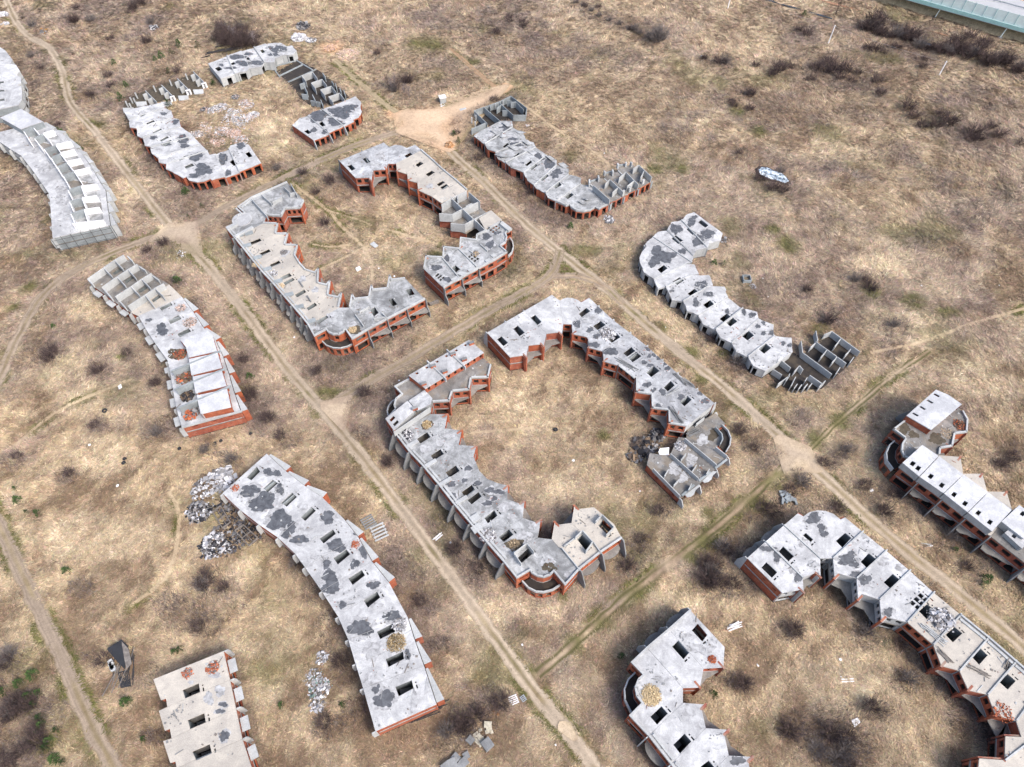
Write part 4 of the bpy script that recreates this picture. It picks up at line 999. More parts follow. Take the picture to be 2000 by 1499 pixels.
panels(r, 'c6', [(1470, 1195, 1700, 1365), (1460, 1105, 1472, 1195), (1575, 1025, 1590, 1105), (1575, 1110, 1812, 1280), (1640, 1055, 1700, 1030), (1700, 1030, 1920, 1190), (1532, 1155, 1572, 1120), (1612, 1235, 1662, 1175), (1700, 1275, 1742, 1228), (1722, 1148, 1770, 1088), (1803, 1218, 1848, 1168), (1730, 1365, 1765, 1310), (1840, 1275, 1872, 1230), (1240, 1325, 1310, 1370),
                 (1305, 1255, 1378, 1315), (1405, 1345, 1447, 1298), (1447, 1298, 1475, 1330), (1280, 1440, 1370, 1375), (1340, 1420, 1372, 1360), (1380, 1460, 1418, 1385), (1405, 1475, 1430, 1440), (1440, 1480, 1465, 1445), (1480, 1475, 1510, 1440), (1520, 1465, 1545, 1435), (1490, 1420, 1508, 1390), (1527, 1372, 1625, 1440), (1600, 1465, 1650, 1415)], 2.3, 0.1, 0.2, 'conc_light')

# ---- single-storey row with buckled tar roof beside the east road
us = [U('c3', [(345, 430), (302, 465), (385, 530)], [(510, 345), (600, 345), (605, 400)], H1), U('c3', [(385, 530), (410, 572), (470, 590)], [(605, 400), (690, 450), (710, 497)], H1), U('c3', [(470, 590), (490, 640), (550, 672)], [(690, 505), (770, 510), (785, 555)], H1), U('c3', [(550, 672), (590, 712), (690, 750)], [(785, 555), (870, 615)], H1),
      U('c3', [(690, 750), (720, 810), (770, 850)], [(870, 615), (950, 650), (950, 690)], H1), U('c3', [(770, 850), (790, 875), (860, 910)], [(950, 690), (1045, 720), (1040, 768)], H1), U('c3', [(860, 910), (880, 950), (938, 975)], [(1040, 768), (1140, 795), (1135, 835)], H1),
      U('c3', [(938, 975), (1020, 1010), (1050, 1003), (1062, 1025), (1100, 1048), (1160, 1055), (1215, 1045), (1255, 1020), (1285, 1035), (1360, 990)], [(1135, 835), (1215, 850)], H1, parapet=1), U('c3', [(1360, 990), (1470, 935)], [(1215, 850), (1205, 832), (1290, 795), (1320, 800)], H1, mat='floor'), U('c3', [(1470, 935), (1570, 880)], [(1320, 800), (1330, 765), (1420, 745), (1428, 738)], H1, mat='floor'), U('c3', [(1570, 880), (1685, 820)], [(1428, 738), (1430, 702), (1545, 690)], H1, mat='floor')]
us = chain_fix(us)
ha = Q('c3', [[(440, 475), (480, 452), (495, 462), (455, 490)], [(525, 550), (565, 520), (578, 535), (540, 560)], [(610, 620), (650, 590), (665, 605), (625, 635)], [(700, 690), (745, 655), (758, 670), (718, 703)], [(735, 710), (780, 675), (800, 695), (755, 730)], [(810, 800), (865, 755), (890, 775), (840, 815)], [(915, 850), (965, 825), (990, 850), (940, 880)], [(1010, 935), (1060, 905), (1085, 920), (1035, 955)]], H1)
b = building('concrete_row', 'single-storey row with buckled tar roof, brick base and open rooms on its corner end', H1, 0, step_roofs(us, 2), ha, roof='roof_old', outer='brick', inner='conc', okind='one', ikind='solid', fins=None, ends=('conc', 'brick'), shaft='short', ribs=True)
FROW = b
panels(b, 'c3', [(1235, 848, 1365, 963), (1327, 840, 1365, 803), (1365, 803, 1470, 900), (1385, 905, 1425, 868), (1437, 790, 1490, 745), (1490, 745, 1588, 845), (1500, 855, 1555, 812), (1547, 720, 1590, 690), (1590, 690, 1640, 735), (1605, 790, 1632, 735), (1640, 735, 1692, 785)], H1 + 2.2, H1, 0.2, 'conc_light')
panels(b, 'c3', [(1205, 800, 1208, 830), (1275, 770, 1280, 795), (1320, 735, 1330, 745), (1385, 725, 1392, 745), (1425, 675, 1432, 690), (1488, 665, 1495, 675), (1525, 665, 1540, 675), (1465, 895, 1480, 885), (1515, 870, 1530, 858), (1620, 810, 1635, 800)], H1 + 1.7, H1, 0.5, 'conc_light', 'pillar')
panels(b, 'c3', [(1215, 815, 1280, 790), (1330, 750, 1390, 735), (1430, 690, 1490, 680)], H1 + 0.7, H1, 0.3, 'conc', 'sill_beam')
for x, y in [(1372, 1005), (1480, 950), (1590, 890), (1690, 835)]:
    p = P(*S('c3', (x, y)), H1 - 1.2)
    MB().box((p[0], p[1], H1 - 1.9), (1.5, 0.16, 2.6), 1.0).build('fin', M['conc'], b)
stains(b, 'c3', [(640, 535, 50, 22), (890, 680, 38, 45), (950, 760, 45, 40), (800, 615, 30, 20), (675, 685, 18, 14), (545, 405, 40, 25), (600, 490, 40, 14), (830, 640, 28, 14)], H1)
stains(b, 'c3', [(470, 420, 50, 22), (420, 460, 40, 20), (560, 470, 60, 20), (700, 560, 50, 22), (640, 690, 40, 20), (880, 800, 40, 20), (840, 900, 30, 25), (1000, 780, 40, 25)], H1, 'stain_soft')
RND = random.Random(5)
for (x, y, w_, h_) in [(560, 380, 40, 14), (660, 440, 50, 12), (520, 470, 50, 12), (720, 520, 46, 14), (620, 560, 60, 12), (520, 620, 60, 12), (900, 640, 40, 14), (1000, 700, 44, 12), (760, 600, 40, 12), (480, 440, 50, 12), (1180, 960, 34, 9), (1150, 985, 40, 9), (1090, 800, 40, 16)]:
    q = [(x - w_, y - h_), (x, y - h_ - 8), (x + w_, y + h_ - 6), (x + 4, y + h_ + 6)]
    wp = WP('c3', q, H1 + 0.1); c = cen(wp)
    mb = MB(); mb.V = [(p[0], p[1], H1 + RND.uniform(.03, .7)) for p in ccw(wp)]; mb.V += [(v[0], v[1], v[2] - 0.05) for v in mb.V]
    mb.F = [(0, 1, 2, 3), (7, 6, 5, 4)] + [(i, i + 4, (i + 1) % 4 + 4, (i + 1) % 4) for i in range(4)]
    mb.build('buckled_tar_sheet', M['roof_old'], b)
r = thing('roofless_ruin', P(*S('c3', (480, 290)), 0) + (0,), 'block of roofless concrete rooms behind the buckled tar roof row', 'ruin')
fl = WP('c3', [(285, 410), (300, 270), (590, 160), (715, 250), (705, 345), (600, 350), (510, 345), (345, 430)], 0.1)
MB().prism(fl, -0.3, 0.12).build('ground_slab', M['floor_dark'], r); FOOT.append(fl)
panels(r, 'c3', [(302, 265, 380, 238), (380, 238, 500, 195), (500, 195, 590, 150), (590, 150, 716, 245), (716, 245, 707, 292), (707, 300, 612, 300), (500, 203, 610, 300), (380, 240, 505, 345), (308, 270, 405, 365), (282, 408, 400, 358), (480, 245, 522, 215), (525, 262, 565, 265), (560, 185, 600, 190), (590, 200, 632, 195), (632, 200, 660, 225), (660, 230, 690, 255), (430, 225, 432, 245)], 2.6, 0.1, 0.18, 'conc')
for x, y in [(318, 300), (312, 350), (285, 320), (530, 190), (468, 210)]:
    p = P(*S('c3', (x, y)), 2.6)
    MB().box((p[0], p[1], 1.3), (0.4, 0.4, 2.5)).build('pillar', M['conc_light'], r)

# ---- far-left row with stair boxes on a flat slab, and its neighbour
HB = 5.2
wl = [(0, 390), (100, 458), (205, 522), (270, 605), (335, 690), (400, 785), (475, 890), (487, 965), (495, 1080), (503, 1205), (512, 1328)]
el = [(500, 262), (605, 300), (742, 452), (802, 505), (863, 592), (922, 682), (985, 790), (1030, 858), (1042, 966), (1056, 1070), (1076, 1203)]
us = chain_fix([U('x5', [(-120, 320), wl[0]], [(420, 185), el[0]], HB)] + [U('x5', [wl[j], wl[j + 1]], [el[j], el[j + 1]], HB) for j in range(10)])
b = building('concrete_row', 'pale curved concrete row topped by roofless stair boxes, scaffolding on its end', HB, 2.6, us, (), roof='roof_block', outer='conc_light', inner='conc_light', fins='stub', obalc=None, ends=('conc', 'conc'), wedge='inner', balc=False, band=False)
BROW = b
ZB = HB + 2.7
for k_ in range(9):
    w0, w1 = [(230, 290), (335, 350), (430, 460), (500, 545), (560, 632), (615, 718), (665, 855), (676, 968), (690, 1088), (712, 1195)][k_:k_ + 2]
    e0_, e1_ = el[min(k_ + 1, 10)], el[min(k_ + 2, 10)]
    q_ = WP('x5', [(w0[0] + 25, w0[1] + 30), (w1[0] + 20, w1[1] + 18), (e1_[0] - 55, e1_[1] + 5), (e0_[0] - 55, e0_[1] + 10)], HB)
    sheet_on(b, q_, 0.004).build('room_floor', M['floor' if k_ % 2 else 'roof_old'], b)
panels(b, 'x5', [(230, 278, 330, 250), (335, 348, 420, 308), (430, 457, 545, 420), (498, 542, 590, 500), (558, 630, 655, 587), (615, 715, 725, 675), (665, 852, 792, 815), (675, 965, 800, 935), (690, 1085, 820, 1045)], ZB, HB, 0.25, 'conc')
panels(b, 'x5', [(420, 303, 520, 270), (545, 412, 690, 380), (592, 490, 725, 462), (655, 578, 785, 548), (725, 668, 870, 638), (792, 815, 945, 800), (802, 930, 945, 912), (820, 1045, 970, 1025), (705, 1185, 1010, 1150)], ZB - .5, HB, 0.25, 'white')
panels(b, 'x5', [(232, 285, 290, 378), (338, 355, 400, 440), (432, 460, 490, 545), (500, 548, 552, 635), (560, 636, 606, 718), (618, 722, 680, 835), (665, 860, 702, 940), (678, 972, 716, 1060), (692, 1092, 732, 1185), (330, 252, 386, 318), (422, 310, 490, 382), (547, 425, 595, 495), (592, 504, 652, 582), (657, 592, 717, 668), (727, 680, 787, 770), (794, 820, 822, 900), (802, 940, 834, 1022), (822, 1050, 852, 1145)], ZB, HB, 0.25, 'white')
attic(b, 'x5', [(0, 150), (205, 65), (415, 187), (200, 262)], HB + 2.4, HB, 'conc', 'roof_white')
stains(b, 'x5', [(600, 960, 60, 50), (430, 650, 90, 40), (60, 290, 60, 45), (640, 1090, 60, 30), (350, 470, 40, 40), (600, 860, 70, 40)], HB, 'stain_soft')
us = chain_fix([U('y1', [(-500, 100), (-520, 420)], [(-60, 60), (95, 165), (205, 310), (170, 375)], HB), U('y1', [(-520, 420), (-500, 700)], [(170, 375), (260, 390), (325, 490), (265, 560)], HB), U('y1', [(-500, 700), (-480, 900)], [(265, 560), (340, 590), (345, 690), (275, 720)], HB), U('y1', [(-480, 900), (-450, 1210)], [(275, 720), (350, 740), (358, 850), (360, 950), (300, 1045)], HB)])
ha = Q('y1', [[(-30, 660), (60, 655), (65, 690), (-30, 695)], [(-30, 800), (65, 790), (70, 825), (-30, 830)], [(-30, 950), (70, 935), (75, 975), (-30, 985)]], HB)
b = building('concrete_row', 'flat grey concrete row with small square hatches, beyond the row of stair boxes', HB, 2.6, us, ha, roof='roof_block', outer='conc_light', inner='conc_light', ends=('conc', 'conc'), balc=False, band=False)

# ---- top-left ring: west wing, ruined panels, top wing, east wing
us = [U('c1', [(965, 865), (1005, 940)], [(1280, 800), (1285, 850)], H1), U('c1', [(1005, 940), (1015, 1000), (1065, 1005)], [(1285, 850), (1340, 870), (1355, 920)], H1), U('c1', [(1065, 1005), (1070, 1060), (1115, 1080)], [(1355, 920), (1395, 930), (1415, 993)], H1), U('c1', [(1115, 1080), (1130, 1140), (1175, 1150)], [(1415, 993), (1510, 1065)], H1),
      U('c1', [(1175, 1150), (1185, 1200), (1235, 1235)], [(1510, 1065), (1570, 1130)], H1), U('c1', [(1235, 1235), (1240, 1270), (1300, 1285)], [(1570, 1130), (1625, 1185)], H1),
      U('c1', [(1300, 1285), (1297, 1325), (1365, 1360), (1430, 1395), (1455, 1385), (1480, 1415), (1540, 1428), (1600, 1420), (1645, 1400), (1655, 1412), (1760, 1385)], [(1625, 1185), (1640, 1215), (1685, 1205)], H1), U('c1', [(1760, 1385), (1870, 1345)], [(1685, 1205), (1790, 1165)], H1), U('c1', [(1870, 1345), (2040, 1275)], [(1790, 1165), (1800, 1140), (1900, 1115), (1945, 1135)], H1)]
us = chain_fix(us)
ha = Q('c1', [[(1085, 910), (1140, 880), (1158, 890), (1105, 920)], [(1138, 970), (1195, 942), (1215, 955), (1150, 978)], [(1188, 1030), (1250, 1000), (1265, 1012), (1200, 1040)], [(1245, 1100), (1305, 1065), (1322, 1080), (1262, 1110)], [(1265, 1130), (1330, 1092), (1347, 1104), (1285, 1145)], [(1390, 1250), (1445, 1215), (1465, 1232), (1410, 1262)], [(1440, 1305), (1500, 1280), (1520, 1300), (1455, 1325)], [(1790, 1260), (1820, 1240), (1855, 1285), (1825, 1295)], [(1915, 1200), (1945, 1185), (1975, 1225), (1945, 1235)]], H1)
b = building('concrete_row', 'hooked single-storey row with blotched roof and brick south front, beside white rubble heaps', H1, 0, step_roofs(us, 3), ha, roof='roof_block', outer='brick', inner='brick', okind='one', ikind='solid', ends=('conc', 'brick'), ribs=True)
EROW = b
stains(b, 'c1', [(1430, 1090, 45, 30), (1530, 1230, 55, 32), (1590, 1330, 75, 40), (1780, 1350, 26, 22), (1740, 1240, 40, 40), (1520, 1380, 50, 16), (1440, 1140, 30, 20), (1295, 1130, 40, 12), (1370, 950, 30, 18), (1880, 1140, 36, 26), (1280, 895, 22, 14), (1200, 1080, 30, 14)], H1)
stains(b, 'c1', [(1200, 850, 60, 14), (1260, 930, 40, 14), (1090, 970, 30, 12), (1160, 1060, 30, 10), (1330, 1050, 40, 14), (1830, 1200, 30, 25), (1360, 1180, 40, 14), (1240, 1170, 30, 10), (1340, 1240, 30, 12), (1120, 880, 30, 10)], H1, 'stain_soft')
r = thing('roofless_ruin', P(*S('y7', (650, 330)), 0) + (0,), 'line of toppled wall panels and posts with small white arches, behind hooked blotched row', 'ruin')
fl = WP('y7', [(60, 560), (90, 470), (250, 360), (1000, 90), (1150, 270), (900, 400), (500, 470), (120, 600)], 0.08)
MB().prism(fl, -0.3, 0.1).build('ground_slab', M['soil'], r); FOOT.append(fl)
for dx, dy in ((0, 0), (-208, 90), (-415, 175), (-625, 250)):
    panels(r, 'y7', [(985 + dx, 65 + dy, 1130 + dx, 210 + dy), (950 + dx, 120 + dy, 1000 + dx, 95 + dy), (1015 + dx, 190 + dy, 1075 + dx, 150 + dy)], 2.6, 0.1, 0.22, 'conc_light')
    if dx > -500: panels(r, 'y7', [(1090 + dx, 225 + dy, 1110 + dx, 215 + dy), (1135 + dx, 212 + dy, 1150 + dx, 206 + dy)], 2.2, 0.1, 0.3, 'white', 'arch_post'); panels(r, 'y7', [(1090 + dx, 225 + dy, 1150 + dx, 206 + dy)], 2.5, 2.2, 0.3, 'white', 'arch_beam')
for x, y in [(885, 100), (675, 178), (465, 255), (225, 345), (160, 405), (205, 415), (100, 455), (150, 485)]:
    a = P(*S('y7', (x, y)), 2.5)
    MB().box((a[0], a[1], 1.3), (0.5, 0.3, 2.5), .4).build('post', M['conc_light'], r)
for x, y in [(1055, 330), (860, 410), (640, 490), (310, 490), (140, 570)]:
    a = P(*S('y7', (x, y)), 0.6)
    MB().box((a[0], a[1], 0.5), (3.6, 2.6, 0.2), .45, (.15, .2)).build('fallen_panel', M['conc_light'], r)
us = [U('c2', [(25, 497), (175, 440)], [(125, 618), (210, 590), (235, 580)], H1), U('c2', [(175, 440), (285, 400)], [(235, 580), (330, 560), (350, 535)], H1), U('c2', [(285, 400), (385, 372)], [(350, 535), (440, 520), (465, 488)], H1), U('c2', [(385, 372), (470, 345)], [(465, 488), (545, 490), (550, 458)], H1), U('c2', [(470, 345), (540, 335), (600, 338), (640, 362), (680, 355), (718, 397)], [(550, 458), (605, 432), (690, 425)], H1)]
us = chain_fix(us)
ha = Q('c2', [[(70, 535), (105, 520), (135, 545), (100, 560)], [(200, 500), (225, 485), (245, 505), (215, 515)], [(320, 450), (335, 440), (355, 460), (335, 470)], [(430, 395), (450, 385), (475, 410), (450, 420)]], H1)
b = building('concrete_row', 'short single-storey concrete row with wide dark openings below black log stacks', H1, 0, step_roofs(us, 4), ha, roof='roof_block', outer='conc_light', inner='conc_light', okind='one', ikind='one', ends=('conc_light', 'conc_light'), ribs=True)
TROW = b
stains(b, 'c2', [(580, 385, 55, 30), (255, 450, 60, 20), (300, 500, 50, 22), (400, 490, 50, 20), (205, 535, 45, 10), (130, 510, 18, 10), (540, 430, 40, 14), (340, 420, 30, 12), (510, 375, 30, 12)], H1)
us = [U('c2', [(1170, 757), (1222, 800), (1216, 830), (1226, 870), (1204, 915), (1157, 935), (1165, 950), (1085, 990)], [(1030, 815), (950, 842), (915, 860)], H1), U('c2', [(1085, 990), (970, 1045)], [(915, 860), (855, 875), (805, 905)], H1), U('c2', [(970, 1045), (850, 1095)], [(805, 905), (740, 920), (680, 975)], H1)]
us = chain_fix(us)
ha = Q('c2', [[(890, 970), (915, 950), (945, 985), (920, 995)], [(765, 1025), (795, 1010), (825, 1040), (800, 1050)]], H1)
b = building('concrete_row', 'short brick-fronted row with blotched grey roof and rounded corner near the clay junction', H1, 0, step_roofs(us, 5), ha, roof='roof_block', outer='brick', inner='brick', okind='one', ikind='solid', fins='low', ends=('conc', 'brick'), ribs=True)
SROW = b
stains(b, 'c2', [(890, 910, 80, 40), (1060, 880, 90, 40), (1020, 960, 65, 28), (850, 1015, 26, 18), (935, 1030, 24, 16), (1140, 840, 50, 25)], H1)
r = thing('roofless_ruin', P(*S('c2', (900, 690)), 0) + (0,), 'stepped line of roofless concrete rooms leading to short brick-fronted row', 'ruin')
fl = WP('c2', [(640, 640), (560, 560), (730, 470), (870, 540), (960, 600), (1130, 760), (1000, 820), (840, 840), (750, 770)], 0.08)
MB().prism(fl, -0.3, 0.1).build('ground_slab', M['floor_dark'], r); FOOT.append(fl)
for dx, dy in ((0, 0), (75, 57), (148, 110), (212, 165)):
    panels(r, 'c2', [(755 + dx, 592 + dy, 840 + dx, 562 + dy), (755 + dx, 592 + dy, 790 + dx, 635 + dy), (840 + dx, 562 + dy, 878 + dx, 612 + dy)], 2.7, 0.1, 0.18, 'conc_light')
panels(r, 'c2', [(740, 660, 780, 645), (775, 672, 800, 720), (755, 735, 800, 740), (840, 740, 870, 800), (825, 785, 900, 800), (905, 780, 925, 830), (990, 632, 1005, 655), (1020, 650, 1030, 690), (1055, 690, 1065, 720), (1085, 705, 1098, 745), (920, 570, 940, 600)], 2.3, 0.1, 0.25, 'conc')
panels(r, 'c2', [(530, 520, 720, 470), (585, 590, 770, 500), (650, 640, 870, 540), (585, 600, 545, 545), (715, 470, 840, 545)], 0.5, 0.05, 0.4, 'conc', 'foundation_beam')

# ================================================================== GROUND, ROADS, GRASS
X0, X1, Y0, Y1, RES = -370.0, 370.0, -30.0, 440.0, 0.5
NX, NY = int((X1 - X0) / RES), int((Y1 - Y0) / RES)
GX = X0 + (np.arange(NX) + .5) * RES
GY = Y0 + (np.arange(NY) + .5) * RES

def box_of(pts, pad):
    a = np.asarray(pts); lo = a.min(0) - pad; hi = a.max(0) + pad
    i0, i1 = max(0, int((lo[0] - X0) / RES)), min(NX, int((hi[0] - X0) / RES) + 1)
    j0, j1 = max(0, int((lo[1] - Y0) / RES)), min(NY, int((hi[1] - Y0) / RES) + 1)
    return i0, i1, j0, j1

def paint_poly(mask, poly):
    i0, i1, j0, j1 = box_of(poly, 0.5)
    if i1 <= i0 or j1 <= j0: return
    xx, yy = np.meshgrid(GX[i0:i1], GY[j0:j1]); ins = np.zeros(xx.shape, bool)
    n = len(poly)
    for k in range(n):
        (xa, ya), (xb, yb) = poly[k], poly[(k + 1) % n]
        if ya == yb: continue
        cnd = ((ya > yy) != (yb > yy)) & (xx < (xb - xa) * (yy - ya) / (yb - ya) + xa)
        ins ^= cnd
    mask[j0:j1, i0:i1] |= ins

def line_dist(pts, pad):
    """yield tiles of distance to a polyline"""
    for (xa, ya), (xb, yb) in zip(pts[:-1], pts[1:]):
        i0, i1, j0, j1 = box_of([(xa, ya), (xb, yb)], pad)
        if i1 <= i0 or j1 <= j0: continue
        xx, yy = np.meshgrid(GX[i0:i1], GY[j0:j1])
        dx, dy = xb - xa, yb - ya; L2 = dx * dx + dy * dy + 1e-9
        t = np.clip(((xx - xa) * dx + (yy - ya) * dy) / L2, 0, 1)
        yield (slice(j0, j1), slice(i0, i1)), np.hypot(xx - xa - t * dx, yy - ya - t * dy)

def vnoise(x, y, seed):
    r = np.random.default_rng(seed); T = r.random((256, 256)).astype(np.float32)
    xi = np.floor(x).astype(int); yi = np.floor(y).astype(int); fx = x - xi; fy = y - yi
    fx = fx * fx * (3 - 2 * fx); fy = fy * fy * (3 - 2 * fy)
    a = T[yi % 256, xi % 256]; b_ = T[yi % 256, (xi + 1) % 256]; c = T[(yi + 1) % 256, xi % 256]; d = T[(yi + 1) % 256, (xi + 1) % 256]
    return (a * (1 - fx) + b_ * fx) * (1 - fy) + (c * (1 - fx) + d * fx) * fy

def fbm(x, y, scale, seed, octv=5, rough=.55):
    s_ = 0; amp = 1; tot = 0
    for o in range(octv):
        s_ = s_ + amp * vnoise(x / scale * 2 ** o + 13.7 * o, y / scale * 2 ** o + 7.1 * o, seed + o); tot += amp; amp *= rough
    return s_ / tot

def smooth(px, step=1.2):
    """catmull-rom through ground points"""
    p = [Vector(q) for q in px]; p = [p[0] * 2 - p[1]] + p + [p[-1] * 2 - p[-2]]
    out = []
    for k in range(1, len(p) - 2):
        n = max(2, int((p[k + 1] - p[k]).length / step))
        for j in range(n):
            t = j / n
            out.append(0.5 * ((2 * p[k]) + (p[k + 1] - p[k - 1]) * t + (2 * p[k - 1] - 5 * p[k] + 4 * p[k + 1] - p[k + 2]) * t * t + (3 * p[k] - p[k - 1] - 3 * p[k + 1] + p[k + 2]) * t ** 3))
    out.append(p[-2])
    return [(v.x, v.y) for v in out]

DIRT = (0.40, 0.328, 0.25); DIRT2 = (0.32, 0.255, 0.195); CLAY = (0.47, 0.315, 0.20); MOSS = (0.13, 0.125, 0.035); STRAW = (0.46, 0.36, 0.235)
ROADS = [
 ('dirt_road', [(5, -20), (30, 40), (60, 72), (98, 95), (122, 140), (138, 200), (190, 262), (258, 350), (330, 440), (400, 512), (480, 612), (560, 720), (640, 812), (720, 910), (800, 1015), (880, 1125), (960, 1235), (1040, 1345), (1110, 1432), (1170, 1512), (1230, 1590)], 3.5, DIRT, 1.0),
 ('dirt_road', [(815, 225), (880, 297), (950, 360), (1020, 430), (1090, 490), (1160, 545), (1220, 595), (1300, 665), (1400, 745), (1480, 815), (1550, 880), (1640, 960), (1740, 1050), (1850, 1140), (1960, 1230), (2080, 1335)], 3.8, DIRT, 1.0),
 ('dirt_road', [(-40, 800), (0, 735), (20, 690), (40, 650), (80, 582), (140, 532), (230, 490), (330, 455), (380, 438), (450, 400), (560, 345), (680, 290), (800, 250)], 3.4, DIRT2, 1.0),
 ('dirt_road', [(640, 795), (720, 745), (800, 700), (880, 652), (960, 605), (1040, 562), (1080, 530), (1095, 488)], 3.4, DIRT2, 0.9),
 ('dirt_road', [(1080, 540), (1130, 540), (1180, 560), (1215, 595)], 2.6, DIRT2, 0.9),
 ('mossy_track', [(1050, 1318), (1130, 1250), (1220, 1170), (1310, 1100), (1400, 1030), (1480, 960), (1550, 890)], 2.7, (0.28, 0.22, 0.14), 1.2),
 ('mossy_track', [(1580, 880), (1630, 830), (1700, 770), (1760, 722), (1815, 685)], 2.0, (0.24, 0.19, 0.12), 1.0),
 ('dirt_road', [(-20, 985), (0, 1030), (50, 1135), (100, 1242), (140, 1330), (180, 1420), (222, 1500), (265, 1590)], 3.5, DIRT2, 0.9),
 ('clay_road', [(780, 225), (835, 238), (880, 215), (930, 195), (975, 178), (995, 165)], 5.2, CLAY, 0.3),
 ('dirt_road', [(655, 118), (690, 150), (740, 195), (785, 225)], 2.4, (0.34, 0.28, 0.18), 0.5),
 ('dirt_road', [(880, 95), (930, 140), (968, 172)], 2.2, (0.36, 0.24, 0.15), 0.6),
 ('footpath', [S('c5', p) for p in [(470, 360), (600, 460), (700, 540), (800, 650), (900, 745), (960, 810)]], 1.2, STRAW, 0.2),
 ('footpath', [S('c5', p) for p in [(700, 540), (840, 580), (990, 635)]], 0.9, STRAW, 0.2),
 ('footpath', [S('c5', p) for p in [(1080, 660), (1250, 710), (1420, 760)]], 1.1, STRAW, 0.2),
 ('footpath', [S('c5', p) for p in [(905, 795), (780, 860), (650, 920)]], 0.9, STRAW, 0.2),
 ('footpath', [S('c5', p) for p in [(960, 810), (985, 900), (990, 1010)]], 1.0, STRAW, 0.2),
 ('footpath', [S('c5', p) for p in [(600, 760), (720, 775), (850, 760)]], 0.9, STRAW, 0.2),
 ('footpath', [S('s2', p) for p in [(1000, 1030), (1300, 1010), (1650, 980)]], 0.8, STRAW, 0.2),
 ('footpath', [(1700, 690), (1810, 665), (1900, 632), (2010, 600)], 1.0, STRAW, 0.2),
 ('footpath', [(1150, 380), (1190, 330), (1150, 290), (1090, 255), (1010, 195)], 1.1, STRAW, 0.2),
 ('footpath', [(690, 1320), (810, 1250), (960, 1000)], 0.01, STRAW, 0.2),
 ('footpath', [(30, 870), (120, 800), (260, 740)], 1.0, STRAW, 0.3),
 ('footpath', [(255, 1185), (330, 1120), (350, 1010), (330, 960)], 1.0, STRAW, 0.3),
]
ROADS = [r_ for r_ in ROADS if r_[2] > 0.1]
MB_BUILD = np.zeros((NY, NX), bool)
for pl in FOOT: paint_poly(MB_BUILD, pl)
RD = np.full((NY, NX), 99.0, np.float32)            # signed distance outside road edges
ROADW = []
for nm, px, wd, col, cen_ in ROADS:
    pts = smooth([P(*q, 0) for q in px]); ROADW.append(pts)
    for sl, d in line_dist(pts, wd + 5): RD[sl] = np.minimum(RD[sl], d - wd / 2)

# widened bare ground where the tracks meet
JUNC = [('clay_junction', [(768, 224), (785, 216), (812, 213), (850, 212), (890, 203), (940, 187), (985, 166), (992, 174), (945, 203), (897, 224), (866, 244), (872, 262), (890, 290), (872, 296), (848, 272), (820, 262), (792, 266), (772, 258), (788, 240)], (0.52, 0.385, 0.27)),
        ('dirt_junction', [(305, 448), (325, 432), (345, 436), (375, 430), (395, 425), (390, 440), (398, 460), (410, 512), (395, 508), (370, 480), (345, 470), (310, 470), (280, 478), (275, 470)], (0.39, 0.315, 0.24)),
        ('dirt_junction', [(1500, 848), (1520, 840), (1560, 872), (1590, 868), (1592, 885), (1615, 925), (1600, 932), (1565, 905), (1540, 925), (1525, 935), (1518, 915), (1530, 890)], (0.39, 0.315, 0.24)),
        ('dirt_junction', [(615, 782), (640, 790), (665, 782), (690, 765), (695, 772), (672, 795), (668, 812), (680, 845), (668, 850), (645, 822), (622, 800)], (0.39, 0.315, 0.24)),
        ('dirt_junction', [(1085, 1402), (1115, 1412), (1118, 1425), (1132, 1445), (1120, 1452), (1100, 1432), (1082, 1425)], (0.39, 0.315, 0.24))]
JW = []
for nm, px, colr in JUNC:
    if nm == 'dirt_junction': cj = cen(px); px = [(cj[0] + (q[0] - cj[0]) * .8, cj[1] + (q[1] - cj[1]) * .8) for q in px]
    pts = smooth([P(*q, 0) for q in px + px[:1]], 1.0)[:-1]; JW.append(pts)
    m_ = np.zeros((NY, NX), bool); paint_poly(m_, pts); RD[m_] = -1.0
